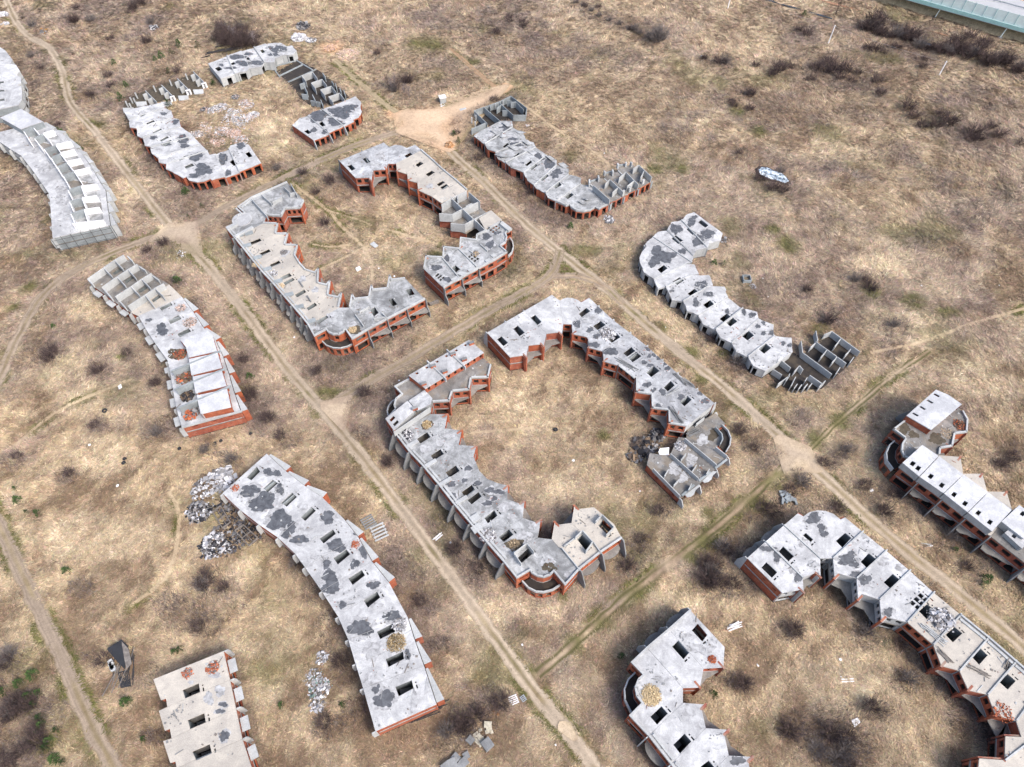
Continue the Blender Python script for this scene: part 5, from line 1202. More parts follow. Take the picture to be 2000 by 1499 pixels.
# zones traced from the photograph: (x, y, r) in photo pixels
def zones(lst, soft=1.0):
    m = np.zeros((NY, NX), np.float32)
    for z in lst:
        x, y, r_ = z[0], z[1], z[2]
        ca = P(x, y, 0); ex = P(x + r_, y, 0); ey = P(x, y + r_ * (z[3] if len(z) > 3 else .7), 0)
        rx, ry = max(1.0, dist(ca, ex)), max(1.0, dist(ca, ey))
        i0, i1, j0, j1 = box_of([ca], max(rx, ry) * 1.8)
        if i1 <= i0 or j1 <= j0: continue
        xx, yy = np.meshgrid(GX[i0:i1], GY[j0:j1])
        d = np.hypot((xx - ca[0]) / rx, (yy - ca[1]) / ry)
        m[j0:j1, i0:i1] = np.maximum(m[j0:j1, i0:i1], np.clip(1.6 - d, 0, 1) * soft)
    return m
DARK = [(70, 60, 35), (60, 110, 22), (215, 75, 22), (275, 82, 30), (290, 25, 60), (160, 30, 50), (170, 180, 25), (340, 110, 18), (230, 160, 35), (335, 150, 40), (205, 190, 30), (90, 130, 18), (70, 165, 12), (50, 205, 14), (115, 248, 12), (150, 292, 12), (260, 215, 20), (285, 260, 18), (300, 300, 22),
        (455, 60, 45), (490, 78, 30), (780, 175, 45), (830, 140, 70, .5), (900, 30, 90, .4), (1010, 45, 60, .6), (740, 100, 25), (960, 70, 40), (1050, 140, 50, .5), (650, 372, 35), (610, 380, 20), (690, 345, 18), (560, 360, 25), (540, 335, 20), (590, 345, 20), (800, 420, 15), (640, 440, 18), (985, 520, 35, 1), (1010, 480, 20, 1),
        (360, 610, 25), (380, 600, 20), (330, 480, 22), (345, 555, 16), (300, 500, 20), (120, 360, 14), (200, 400, 14), (240, 480, 14), (95, 690, 32), (60, 700, 25), (195, 725, 22), (300, 845, 24), (330, 830, 20), (410, 880, 15), (190, 830, 18), (25, 900, 22), (270, 720, 14, 1.4), (250, 690, 12, 1.4), (310, 740, 18, 1.2),
        (470, 720, 25, 1.2), (500, 780, 30), (520, 830, 30), (450, 900, 22), (560, 860, 25), (640, 720, 40), (680, 690, 30), (740, 720, 25), (720, 780, 35), (700, 850, 20), (420, 1160, 55, .8), (360, 1200, 40, .8), (400, 1220, 30), (330, 1180, 30), (275, 1310, 30, 1.1), (195, 1290, 26), (205, 1335, 20), (580, 1090, 18, 1.6), (610, 1150, 18, 1.6), (640, 1230, 20, 1.6), (670, 1310, 22, 1.4), (690, 1390, 22, 1.2),
        (640, 1420, 28, .8), (520, 1000, 30), (790, 1130, 35, 1), (770, 1090, 25, 1), (830, 1180, 25), (860, 1260, 20), (960, 1370, 35), (920, 1410, 45), (890, 1440, 40), (870, 960, 25), (850, 1040, 25, 1), (900, 1080, 30), (930, 1120, 30), (760, 900, 16), (1230, 1100, 25, 1.2), (1250, 1060, 22), (1150, 870, 22), (1030, 900, 40), (1000, 940, 30), (1110, 820, 50), (1200, 900, 30), (1260, 860, 25), (1010, 960, 22),
        (1290, 990, 25), (1400, 1120, 45, 1), (1420, 1080, 35), (1440, 1150, 30), (1490, 1000, 35), (1560, 960, 40, .9), (1640, 985, 30), (1510, 900, 35), (1470, 870, 22), (1450, 840, 20), (1560, 820, 22), (1620, 900, 25), (1650, 880, 22), (1700, 960, 30), (1720, 1010, 28), (1800, 1000, 30), (1850, 1050, 35), (1900, 1110, 30), (1750, 960, 30), (1975, 885, 26), (1960, 905, 20),
        (1780, 1170, 40, 1), (1830, 1200, 30, 1), (1870, 1250, 25, 1), (1620, 1440, 75, .8), (1560, 1420, 40), (1650, 1480, 50), (1710, 1390, 25), (1770, 1330, 30), (1800, 1290, 25), (1860, 1340, 35), (1890, 1400, 35), (1930, 1440, 30), (1750, 1250, 22, 1), (1690, 1240, 25, 1), (1540, 1230, 25), (1600, 1260, 35), (1490, 1320, 25), (1440, 1330, 22), (40, 1420, 75, 1), (20, 1480, 60), (60, 1380, 40),
        (20, 1300, 35, 1), (150, 1370, 20), (300, 1440, 20), (160, 1150, 22), (130, 930, 20), (1330, 600, 22), (1340, 570, 18), (1290, 560, 20), (1380, 660, 24), (1430, 700, 30), (1410, 620, 16), (1340, 480, 20), (1480, 640, 18), (1560, 560, 30), (1500, 560, 22, .8), (1620, 620, 30), (1750, 640, 25), (1740, 680, 22), (1690, 560, 45, .6), (1510, 340, 30, 1), (1540, 370, 20), (1450, 305, 16), (1500, 230, 40, .6), (1440, 200, 50, .6),
        (1535, 130, 45), (1600, 130, 40), (1650, 140, 50), (1680, 160, 30), (1560, 70, 40), (1700, 95, 40), (1740, 85, 50), (1800, 115, 40), (1780, 70, 60, .5), (1860, 70, 60, .5), (1900, 90, 50, .5), (1710, 180, 25), (1780, 225, 30), (1830, 240, 30), (1905, 270, 28), (1870, 245, 25), (1960, 285, 25), (1970, 125, 35), (1990, 140, 30), (1940, 200, 40, .6), (1860, 190, 30), (1410, 125, 25), (1380, 120, 14), (1600, 240, 40, .6), (1560, 200, 50, .5), (1680, 220, 40, .5), (1750, 300, 40, .5), (1650, 330, 60, .4), (1850, 350, 60, .4), (1950, 380, 50, .5), (1900, 420, 40, .5), (1810, 475, 35, .6), (1850, 490, 35, .6), (1900, 440, 30, .5),
        (1280, 65, 32, .9), (1240, 50, 25), (1200, 40, 22), (1160, 22, 30), (1130, 5, 25), (1100, 90, 60, .4), (1180, 110, 60, .4), (1330, 200, 70, .4), (1300, 260, 40, .5), (1350, 270, 40, .5), (1000, 200, 30), (960, 205, 30), (900, 230, 25, .8), (905, 270, 30, 1), (915, 300, 25, 1), (950, 310, 30, .8), (1000, 340, 30), (1060, 410, 30), (1090, 430, 20), (1040, 380, 24), (850, 40, 60, .5)]
GREEN = [(640, 768, 26, .5), (610, 800, 8), (615, 812, 8), (835, 88, 34, .4), (1145, 488, 26, .4), (1100, 500, 14), (1592, 858, 16, 1), (1640, 822, 20), (1010, 1282, 12), (1040, 1310, 12), (1120, 1250, 16), (1130, 1270, 14), (600, 770, 6), (900, 880, 12), (175, 238, 14, .4), (192, 245, 10), (560, 740, 6), (870, 1130, 8), (1005, 575, 14), (1000, 590, 14), (940, 610, 20, .4), (1240, 615, 20, .4), (1200, 575, 14), (1290, 640, 14), (1350, 690, 16), (1320, 680, 14), (1380, 1060, 22), (1350, 1090, 16), (1240, 1160, 22), (1480, 985, 22), (1510, 945, 20), (1520, 930, 14), (1180, 1220, 18), (235, 700, 8),
         (60, 1380, 10), (95, 1450, 25), (480, 760, 12), (300, 580, 10), (1540, 480, 20), (1510, 450, 14), (1280, 330, 14), (1330, 330, 14), (1700, 570, 18), (1780, 590, 20), (1850, 610, 22, .4), (1480, 255, 14), (1440, 215, 14), (520, 460, 8), (1385, 1000, 14), (1410, 690, 10), (1370, 740, 12), (1180, 850, 12), (1080, 350, 14), (1340, 1250, 14), (1600, 640, 12), (1100, 1170, 8), (920, 120, 14, .5), (730, 640, 14), (850, 500, 14), (1290, 520, 10), (215, 500, 14), (60, 560, 14), (30, 600, 10)]
CLAYZ = [(835, 240, 45, .5), (870, 285, 16), (770, 222, 14), (650, 92, 22, .5), (880, 265, 18)]
PALE = [(680, 105, 35, .4), (350, 590, 20), (255, 370, 30, .7), (660, 800, 20), (330, 450, 25, .6), (1540, 890, 35, .8), (1100, 1430, 25), (880, 190, 18, .5), (1490, 100, 30, .4), (540, 290, 30, .5), (525, 250, 14, 1.2), (1700, 1000, 20), (500, 1350, 40), (460, 1280, 50), (480, 1120, 30, .8), (250, 1050, 60, .6), (150, 1050, 60, .6), (400, 1060, 30, 1), (200, 890, 60, .5), (880, 850, 30), (1050, 1180, 50, .5), (940, 1200, 40, .6), (1340, 1000, 40, .5), (1780, 640, 60, .5), (1900, 740, 60, .6), (1720, 520, 60, .35), (1640, 300, 60, .3), (180, 600, 50, .6), (120, 720, 40, .8), (160, 780, 40, .7), (640, 1000, 20), (1000, 780, 40), (1080, 950, 50, .5), (1330, 1180, 50, .6), (1700, 1350, 50, .6), (1800, 820, 40, .6)]
YARD = [(1080, 860, 170), (1590, 1310, 110), (750, 480, 120)]
DARK = [d for d in DARK if not any(math.hypot(d[0] - q[0], (d[1] - q[1]) * 1.3) < q[2] for q in YARD)] + [(1640, 150, 60, .5), (1560, 140, 50, .5), (1750, 72, 60, .4), (1820, 92, 60, .4), (1900, 108, 60, .4), (1960, 128, 50, .5), (460, 68, 55, .6), (300, 95, 40, .6), (1640, 1450, 50, .8), (1610, 1440, 50, .9)]
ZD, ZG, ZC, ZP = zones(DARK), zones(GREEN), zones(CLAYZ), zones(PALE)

def samp(m, x, y):
    i = np.clip(((x - X0) / RES).astype(int), 0, NX - 1); j = np.clip(((y - Y0) / RES).astype(int), 0, NY - 1)
    return m[j, i]

def blur(m, n):
    m = m.astype(np.float32)
    for ax in (0, 1):
        c = np.cumsum(np.concatenate([np.repeat(np.take(m, [0], ax), n + 1, ax), m, np.repeat(np.take(m, [-1], ax), n, ax)], ax), ax)
        m = (np.take(c, range(2 * n + 1, c.shape[ax]), ax) - np.take(c, range(0, c.shape[ax] - 2 * n - 1), ax)) / (2 * n + 1)
    return m
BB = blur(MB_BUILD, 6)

def ground_col(x, y):
    """dry meadow colour at ground points (straw, brown thatch, purplish scrub litter, moss, clay, contact shade round buildings)"""
    n1 = fbm(x, y, 26, 1); n2 = fbm(x, y, 7, 20); n3 = fbm(x, y, 2.2, 40, 3); n4 = fbm(x, y, 60, 60, 4); ns = fbm(x * .55 + y * .83, (y * .55 - x * .83) * 5, 14, 80, 4)
    straw = np.array((0.445, 0.345, 0.228)); pale = np.array((0.58, 0.465, 0.32)); brown = np.array((0.235, 0.168, 0.112)); lil = np.array((0.24, 0.188, 0.178)); dk = np.array((0.105, 0.078, 0.076))
    t = np.clip((n1 - .5) * 1.7 + (n2 - .5) * 2.2 + (n3 - .5) * 2.4 + (ns - .5) * 2.4 + .64, 0, 1)[:, None]
    c = brown * (1 - t) + straw * t
    l_ = np.clip((n4 - .5) * 3 + (n2 - .5) * 1.8, 0, .42)[:, None]; c = c * (1 - l_) + lil * l_
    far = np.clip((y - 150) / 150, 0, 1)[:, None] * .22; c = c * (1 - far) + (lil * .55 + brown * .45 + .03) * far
    p_ = np.clip((fbm(x, y, 8, 90) - .5) * 5, 0, 1)[:, None] * .38; p_ = np.maximum(p_, (samp(ZP, x, y) * np.clip(n3 * 1.6, 0, 1))[:, None]); c = c * (1 - p_) + pale * p_
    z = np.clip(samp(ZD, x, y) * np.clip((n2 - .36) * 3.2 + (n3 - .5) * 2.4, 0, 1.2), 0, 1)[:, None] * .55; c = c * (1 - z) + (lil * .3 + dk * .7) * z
    e = np.clip((samp(BB, x, y) - .02) * 3, 0, 1)[:, None] * .55 * np.clip(n2 * 2.6 - .6, 0, 1)[:, None]; c = c * (1 - e) + dk * e  # dark growth and contact shade painted into the colour round building bases
    g = np.clip(samp(ZG, x, y) * (.2 + 1.5 * n3), 0, 1)[:, None] * .8
    g = np.maximum(g, (np.clip((fbm(x, y, 17, 130) - .62) * 6, 0, 1) * .5)[:, None])
    rd = samp(RD, x, y); mv = (np.exp(-((rd - .45) / .55) ** 2) * np.clip((fbm(x, y, 10, 150) - .47) * 7, 0, 1))[:, None] * .95; g = np.maximum(g, mv)
    c = c * (1 - g) + np.array((0.105, 0.108, 0.032)) * g
    k = np.clip(samp(ZC, x, y) * 1.2, 0, 1)[:, None]; c = c * (1 - k) + np.array(CLAY) * k
    return c

def axis(lo, hi, st):
    a = list(np.arange(lo, hi + st, st)); s_ = st; left = []; right = []
    x = a[0]
    while x > -6000: s_ *= 1.5; x -= s_; left.append(x)
    s_ = st; x = a[-1]
    while x < 6000: s_ *= 1.5; x += s_; right.append(x)
    return np.array(left[::-1] + a + right)
ax_, ay_ = axis(-330, 330, 1.15), axis(-10, 410, 1.15)
gx, gy = np.meshgrid(ax_, ay_); fx, fy = gx.ravel(), gy.ravel()
flat = np.clip((samp(RD, fx, fy) - 1.2) / 2.5, 0, 1) * np.clip(1 - samp(BB, fx, fy) * 6, 0, 1)
hz = ((fbm(fx, fy, 7, 200, 4) - .5) * 1.3 + (fbm(fx, fy, 40, 210, 3) - .5) * 1.0) * flat - 0.02 * 1
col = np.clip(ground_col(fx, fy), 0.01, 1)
nv = len(fx); nx_, ny_ = len(ax_), len(ay_)
ii = (np.arange(ny_ - 1)[:, None] * nx_ + np.arange(nx_ - 1)[None, :]).ravel()
quads = np.stack([ii, ii + 1, ii + 1 + nx_, ii + nx_], 1).astype(np.int32)

def fast_mesh(name, V, faces, C, mat):
    me = bpy.data.meshes.new(name); nf, k = faces.shape
    me.vertices.add(len(V)); me.vertices.foreach_set('co', np.ascontiguousarray(V, np.float32).ravel())
    me.loops.add(nf * k); me.loops.foreach_set('vertex_index', np.ascontiguousarray(faces, np.int32).ravel())
    me.polygons.add(nf); me.polygons.foreach_set('loop_start', np.arange(0, nf * k, k, dtype=np.int32))
    me.update(calc_edges=True)
    a = me.color_attributes.new('Col', 'FLOAT_COLOR', 'POINT')
    a.data.foreach_set('color', np.ascontiguousarray(np.concatenate([C, np.ones((len(C), 1))], 1), np.float32).ravel())
    me.materials.append(mat)
    o = bpy.data.objects.new(name, me); COL.objects.link(o); ORIG[o.name] = Vector((0, 0, 0))
    return o
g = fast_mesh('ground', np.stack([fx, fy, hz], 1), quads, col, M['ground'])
g['kind'] = 'structure'

def gh(x, y):
    f = np.clip((samp(RD, x, y) - 1.2) / 2.5, 0, 1) * np.clip(1 - samp(BB, x, y) * 6, 0, 1)
    return ((fbm(x, y, 7, 200, 4) - .5) * 1.3 + (fbm(x, y, 40, 210, 3) - .5) * 1.0) * f - .02

# ---- roads and paths: ribbons with ragged edges and two wheel ruts
for q, ((nm, px, wd, colr, cen_), pts) in enumerate(zip(ROADS, ROADW)):
    p = np.array(pts); n = len(p)
    t = np.gradient(p, axis=0); t /= np.linalg.norm(t, axis=1)[:, None] + 1e-9; nrm = np.stack([-t[:, 1], t[:, 0]], 1)
    A = 13; u = np.linspace(-1, 1, A)
    wl_ = (fbm(p[:, 0], p[:, 1], 2.6, 300 + q, 3) - .5) * 1.5 * min(1, wd / 3); wr_ = (fbm(p[:, 0], p[:, 1], 2.6, 340 + q, 3) - .5) * 1.5 * min(1, wd / 3)
    off = np.where(u[None, :] < 0, u[None, :] * (wd / 2 + wl_[:, None]), u[None, :] * (wd / 2 + wr_[:, None]))
    xy = p[:, None, :] + nrm[:, None, :] * off[:, :, None]; X, Y = xy[..., 0].ravel(), xy[..., 1].ravel()
    U_ = np.repeat(u[None, :], n, 0).ravel()
    z = 0.022 + 0.004 * q - 0.02 * np.exp(-((np.abs(U_) - .5) / .16) ** 2) * (wd > 2)
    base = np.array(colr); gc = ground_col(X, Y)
    pat = fbm(X, Y, 6, 400, 4)
    mid = np.exp(-(U_ / .26) ** 2) * np.clip((fbm(X, Y, 13, 420, 3) - .5 + .16 * cen_) * 6, 0, 1) * min(1.0, cen_) * (wd > 2)
    edge = np.clip((np.abs(U_) - .78) / .22, 0, 1) * .75
    k = np.clip(np.maximum(mid, edge) * (.5 + fbm(X, Y, 1.5, 440, 2)), 0, 1)[:, None]
    tr = np.exp(-((np.abs(U_) - .5) / .2) ** 2)[:, None] if wd > 2 else np.ones((len(U_), 1))
    rut = (np.exp(-((np.abs(U_) - .46) / (.10 if colr == DIRT2 else .08)) ** 2) * np.clip((fbm(X, Y, 12, 460, 3) - (.38 if colr == DIRT2 else .44)) * 6, 0, 1) * (.85 if colr == DIRT2 else .6) * (wd > 2))[:, None]
    c = base * (.8 + .4 * pat[:, None]) * (.80 + .28 * tr); c = c * (1 - rut) + c * .55 * rut
    if nm == 'mossy_track':
        rt = (np.exp(-((np.abs(U_) - .55) / .34) ** 2) * np.clip((fbm(X, Y, 8, 480, 3) - .28) * 5, 0, 1))[:, None] * .92
        c = gc * .85 + c * .15; c = c * (1 - rt) + np.array((0.08, 0.076, 0.03)) * rt
    elif wd > 3: gc = gc * .45 + np.array((0.15, 0.125, 0.06)) * .55
    c = c * (1 - k) + gc * k
    if wd < 1.5: c = c * .4 + gc * .6
    ii = (np.arange(n - 1)[:, None] * A + np.arange(A - 1)[None, :]).ravel()
    F_ = np.stack([ii, ii + A, ii + A + 1, ii + 1], 1)
    o = fast_mesh(nm, np.stack([X, Y, z], 1), F_, np.clip(c, .01, 1), M['road']); o['kind'] = 'structure'

for q, ((nm, px, colr), pts) in enumerate(zip(JUNC, JW)):
    pa = np.array(pts); n = len(pa); jit = (fbm(pa[:, 0], pa[:, 1], 1.7, 600 + q, 3) - .5) * 1.6; c0 = pa.mean(0)
    rad = np.linalg.norm(pa - c0, axis=1)[:, None]; pa = c0 + (pa - c0) * (1 + jit[:, None] / np.maximum(rad, 2))
    inr = [Vector((float(x), float(y))) for x, y in pa]; xs_, ys_ = pa[:, 0], pa[:, 1]
    for gx0 in np.arange(xs_.min(), xs_.max(), .9):
        for gy0 in np.arange(ys_.min(), ys_.max(), .9):
            p = (gx0 + random.uniform(-.25, .25), gy0 + random.uniform(-.25, .25))
            if pip(p, [tuple(v) for v in pa]): inr.append(Vector(p))
    r_ = G.delaunay_2d_cdt(inr, [], [list(range(n)) if sum(pa[i][0] * pa[(i + 1) % n][1] - pa[(i + 1) % n][0] * pa[i][1] for i in range(n)) > 0 else list(range(n))[::-1]], 1, 1e-4, True)
    X = np.array([v.x for v in r_[0]]); Y = np.array([v.y for v in r_[0]]); fa = np.array([list(f) for f in r_[2]])
    cc = np.array(colr) * (.8 + .4 * fbm(X, Y, 5, 620, 4))[:, None]
    edge_d = np.array([min(math.hypot(x - a[0], y - a[1]) for a in pa) for x, y in zip(X, Y)]); k = (np.clip(1 - edge_d / 2.2, 0, 1) * (.3 + .7 * fbm(X, Y, 2, 640, 2)))[:, None]
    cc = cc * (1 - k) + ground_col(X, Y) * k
    o = fast_mesh(nm, np.stack([X, Y, np.full_like(X, .135 + .004 * q)], 1), fa, np.clip(cc, .01, 1), M['road']); o['kind'] = 'structure'

# ---- dry grass: tufts of flattened blades (one object, nobody could count it)
N = 420000
u1 = RN.random((N * 2, 2)); sx_ = u1[:, 0] * 2000 * 1.06 - 60; sy_ = np.power(u1[:, 1], 1.0) * 1560 - 40
dv = np.stack([(sx_ - 1000) / F_PX, -(sy_ - 749.5) / F_PX, -np.ones_like(sx_)], 1) @ np.array(RMAT).T
tt = -CAM_H / dv[:, 2]; tx, ty = dv[:, 0] * tt, dv[:, 1] * tt
ok = (~samp(MB_BUILD, tx, ty)) & (samp(RD, tx, ty) > RN.random(len(tx)) * .5 - .12)
ok &= RN.random(len(tx)) < (1.0 - .6 * np.clip(samp(ZC, tx, ty), 0, 1))
tx, ty = tx[ok][:N], ty[ok][:N]; N = len(tx)
dirn = fbm(tx, ty, 22, 500, 3) * 9.0 + (fbm(tx, ty, 3, 520, 2) - .5) * 5 + RN.normal(0, .5, N)
ds = np.hypot(np.hypot(tx, ty), CAM_H) / 180.0                   # tufts farther off stand for more blades
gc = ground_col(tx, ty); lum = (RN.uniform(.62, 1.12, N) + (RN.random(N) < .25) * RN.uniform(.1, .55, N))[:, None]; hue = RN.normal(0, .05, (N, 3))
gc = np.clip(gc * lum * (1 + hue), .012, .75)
zz = gh(tx, ty)
V, Fc, C = [], [], []
for kb in range(3):
    a = dirn + RN.normal(0, .55, N); L = RN.uniform(.35, 1.15, N) * ds; wd = RN.uniform(.06, .17, N) * ds; up = RN.uniform(.08, .5, N)
    ox, oy = RN.normal(0, .25, N), RN.normal(0, .25, N)
    ca, sa = np.cos(a), np.sin(a)
    b0 = np.stack([tx + ox - sa * wd, ty + oy + ca * wd, zz + .0], 1); b1 = np.stack([tx + ox + sa * wd, ty + oy - ca * wd, zz + .0], 1)
    t0 = np.stack([tx + ox + ca * L, ty + oy + sa * L, zz + .03 + up * L * .8], 1)
    V.append(np.stack([b0, b1, t0], 1).reshape(-1, 3)); C.append(np.repeat(gc * (0.9 + .2 * RN.random((N, 1))), 3, 0))
V = np.concatenate(V); C = np.concatenate(C)
go = fast_mesh('dry_grass', V, np.arange(len(V)).reshape(-1, 3), C, M['grass'])
tag(go, 'matted straw-coloured dry grass covering the whole site', 'grass', None, 'stuff')

# ---- low brush where the scrub is dense (one object)
M_ = 40000
i_ = RN.integers(0, len(DARK), M_ * 3)
D_ = np.array([(d[0], d[1], d[2], d[3] if len(d) > 3 else .7) for d in DARK], float)
ang = RN.random(M_ * 3) * 6.283; rr = np.sqrt(RN.random(M_ * 3)) * 1.25
wsel = RN.random(M_ * 3) < (D_[i_, 2] / 60)
bx = D_[i_, 0] + np.cos(ang) * rr * D_[i_, 2]; by = D_[i_, 1] + np.sin(ang) * rr * D_[i_, 2] * D_[i_, 3]
dv = np.stack([(bx - 1000) / F_PX, -(by - 749.5) / F_PX, -np.ones_like(bx)], 1) @ np.array(RMAT).T
tt = -CAM_H / dv[:, 2]; bx, by = dv[:, 0] * tt, dv[:, 1] * tt
ok = wsel & ~((np.abs(bx - P(238, 1298, 0)[0]) < 6) & (np.abs(by - P(238, 1298, 0)[1]) < 8)) & (~samp(MB_BUILD, bx, by)) & (samp(RD, bx, by) > .3)
bx, by = bx[ok][:M_], by[ok][:M_]; n_ = len(bx); bz = gh(bx, by)
V, C = [], []
tone = np.array([(0.12, 0.09, 0.085), (0.165, 0.135, 0.13), (0.10, 0.07, 0.055), (0.22, 0.185, 0.175)])[RN.integers(0, 4, n_)]
for kb in range(4):
    a = RN.random(n_) * 6.283; L = RN.uniform(.5, 1.7, n_); wd = RN.uniform(.018, .05, n_); ln = RN.uniform(.1, .7, n_)
    ca, sa = np.cos(a), np.sin(a); ox, oy = RN.normal(0, .3, n_), RN.normal(0, .3, n_)
    b0 = np.stack([bx + ox - sa * wd, by + oy + ca * wd, bz], 1); b1 = np.stack([bx + ox + sa * wd, by + oy - ca * wd, bz], 1)
    t0 = np.stack([bx + ox + ca * L * ln, by + oy + sa * L * ln, bz + L * .8], 1)
    V.append(np.stack([b0, b1, t0], 1).reshape(-1, 3)); C.append(np.repeat(tone * RN.uniform(.7, 1.3, (n_, 1)), 3, 0))
V = np.concatenate(V); C = np.concatenate(C)
bo = fast_mesh('undergrowth', V, np.arange(len(V)).reshape(-1, 3), C, M['grass'])
tag(bo, 'brownish leafless undergrowth in scattered dark patches across the field', 'undergrowth', None, 'stuff')

# ================================================================== SHRUBS AND TREES
def near_name(x, y):
    """short phrase for the row a place lies next to (photo pixels)"""
    spots = [((620, 1180), 'the long patched-roof row'), ((320, 680), 'the row with white attics'), ((880, 960), 'the row with chimneys'), ((1240, 740), 'the row with courtyard loggias'), ((560, 560), 'the sandy-roofed hook row'), ((870, 400), 'the row with roofless middle units'),
             ((1720, 1180), 'the white-ribbed row'), ((1310, 1370), 'the row with the straw heap'), ((1860, 960), 'the row with skylight openings'), ((1400, 600), 'the curved concrete row'), ((1100, 330), 'the buckled tar roof row'), ((100, 350), 'the row of stair boxes'), ((370, 280), 'the hooked blotched row'),
             ((490, 120), 'the short concrete row'), ((640, 230), 'the short brick-fronted row'), ((390, 1400), 'the cream-roofed row with stepped bays'), ((1750, 60), 'the motorway viaduct'), ((1000, 900), 'the round courtyard'), ((1600, 350), 'the icy pond'), ((230, 1300), 'the collapsed black shed'), ((70, 60), 'the dumped rubbish'), ((80, 1415), 'the thicket across the western road'), ((45, 985), 'the log beside the western road'), ((420, 1190), 'the thicket west of the long row'), ((1620, 1440), 'the white box in the lower courtyard'), ((300, 110), 'the small black and white dump'), ((1830, 1220), 'the balconies of the white-ribbed row'), ((830, 240), 'the clay junction'), ((900, 60), 'the green mossy patch'), ((1280, 65), 'the long ditch')]
    return min(spots, key=lambda s_: (s_[0][0] - x) ** 2 + (s_[0][1] - y) ** 2)[1]

def shrub_mesh(name, h, spread, n, mat, seed, trunk=0.0, wdt=0.04):
    r = random.Random(seed); mb = MB()
    stems = 5 if trunk == 0 else 1
    for s_ in range(stems):
        a = r.uniform(0, 6.28); d = spread * .15 * (s_ > 0)
        mb.tube((d * math.cos(a), d * math.sin(a), -.1), (d * 2.2 * math.cos(a), d * 2.2 * math.sin(a), h * (.5 if trunk == 0 else .85)), .05 + .02 * (trunk > 0), .015, 4)
    for _ in range(n):
        a = r.uniform(0, 6.283); q = math.sqrt(r.random())
        if trunk:
            z0 = h * r.uniform(.25, .85); b0 = Vector((0, 0, z0)); L = h * r.uniform(.12, .32); e = r.uniform(.3, 1.1)
        else:
            b0 = Vector((q * spread * .35 * math.cos(a), q * spread * .35 * math.sin(a), h * r.uniform(0, .45))); L = h * r.uniform(.35, .75); e = r.uniform(.35, 1.35)
        a2 = a + r.uniform(-.7, .7)
        d = Vector((math.cos(a2) * math.cos(e), math.sin(a2) * math.cos(e), math.sin(e)))
        t = b0 + d * L
        s_ = d.cross(Vector((r.uniform(-1, 1), r.uniform(-1, 1), r.uniform(-1, 1)))).normalized() * wdt
        b = len(mb.V); mb.V += [tuple(b0 + s_), tuple(b0 - s_), tuple(t)]; mb.F.append((b, b + 1, b + 2))
        for _k in range(3):
            m0 = b0 + d * L * r.uniform(.35, .95); d2 = (d + Vector((r.uniform(-.8, .8), r.uniform(-.8, .8), r.uniform(-.2, .8)))).normalized(); t2 = m0 + d2 * L * r.uniform(.25, .55)
            s2 = d2.cross(Vector((r.uniform(-1, 1), r.uniform(-1, 1), 1))).normalized() * wdt * .7
            b = len(mb.V); mb.V += [tuple(m0 + s2), tuple(m0 - s2), tuple(t2)]; mb.F.append((b, b + 1, b + 2))
    me = bpy.data.meshes.new(name); me.from_pydata(mb.V, [], mb.F); me.materials.append(M[mat]); return me

SHR = [shrub_mesh('shrub', 2.2, 2.4, 130, 'twig', 1), shrub_mesh('shrub', 2.6, 2.0, 150, 'twig_grey', 2), shrub_mesh('shrub', 1.8, 3.0, 150, 'twig', 3), shrub_mesh('shrub', 3.0, 2.6, 190, 'twig', 4)]
TRE = [shrub_mesh('birch', 6.5, 2, 120, 'twig_birch', 5, 1.0, .03), shrub_mesh('birch', 7.5, 2, 130, 'twig', 6, 1.0, .03)]

def place(me, name, x, y, sc, label, cat, group, z=None):
    X, Y = P(x, y, 0)
    zz = float(gh(np.array([X]), np.array([Y]))[0]) - .03
    o = bpy.data.objects.new(name, me); COL.objects.link(o)
    o.location = (X, Y, zz); o.rotation_euler = (0, 0, random.uniform(0, 6.28)); o.scale = (sc * random.uniform(.85, 1.2), sc * random.uniform(.85, 1.2), sc * random.uniform(.8, 1.15))
    return tag(o, label, cat, group)

def inside(X, Y):
    i, j = int((X - X0) / RES), int((Y - Y0) / RES)
    return not (0 <= i < NX and 0 <= j < NY) or MB_BUILD[j, i] or RD[j, i] < .8
cnt = 0
for z in DARK:
    x, y, r_ = z[0], z[1], z[2]; f = z[3] if len(z) > 3 else .7
    if f <= .5 or (x > 1480 and y < 330) or (200 < x < 275 and 1245 < y < 1350): continue
    for k in range(1 if r_ < 32 else 2 if r_ < 45 else 6):
        px_, py_ = x + random.uniform(-.55, .55) * r_, y + random.uniform(-.55, .55) * r_ * f
        if inside(*P(px_, py_, 0)) or random.random() < .25 or cnt >= 165: continue
        v = random.randrange(4); cnt += 1
        nmz = near_name(px_, py_)
        tone = 'greyish' if v == 1 else 'dark brown'
        place(SHR[v], 'bare_shrub', px_, py_, min(1.15, .55 + r_ / 55), f'{tone} leafless shrub in dry grass near {nmz}', 'shrub', f'{tone} leafless shrubs near {nmz}')
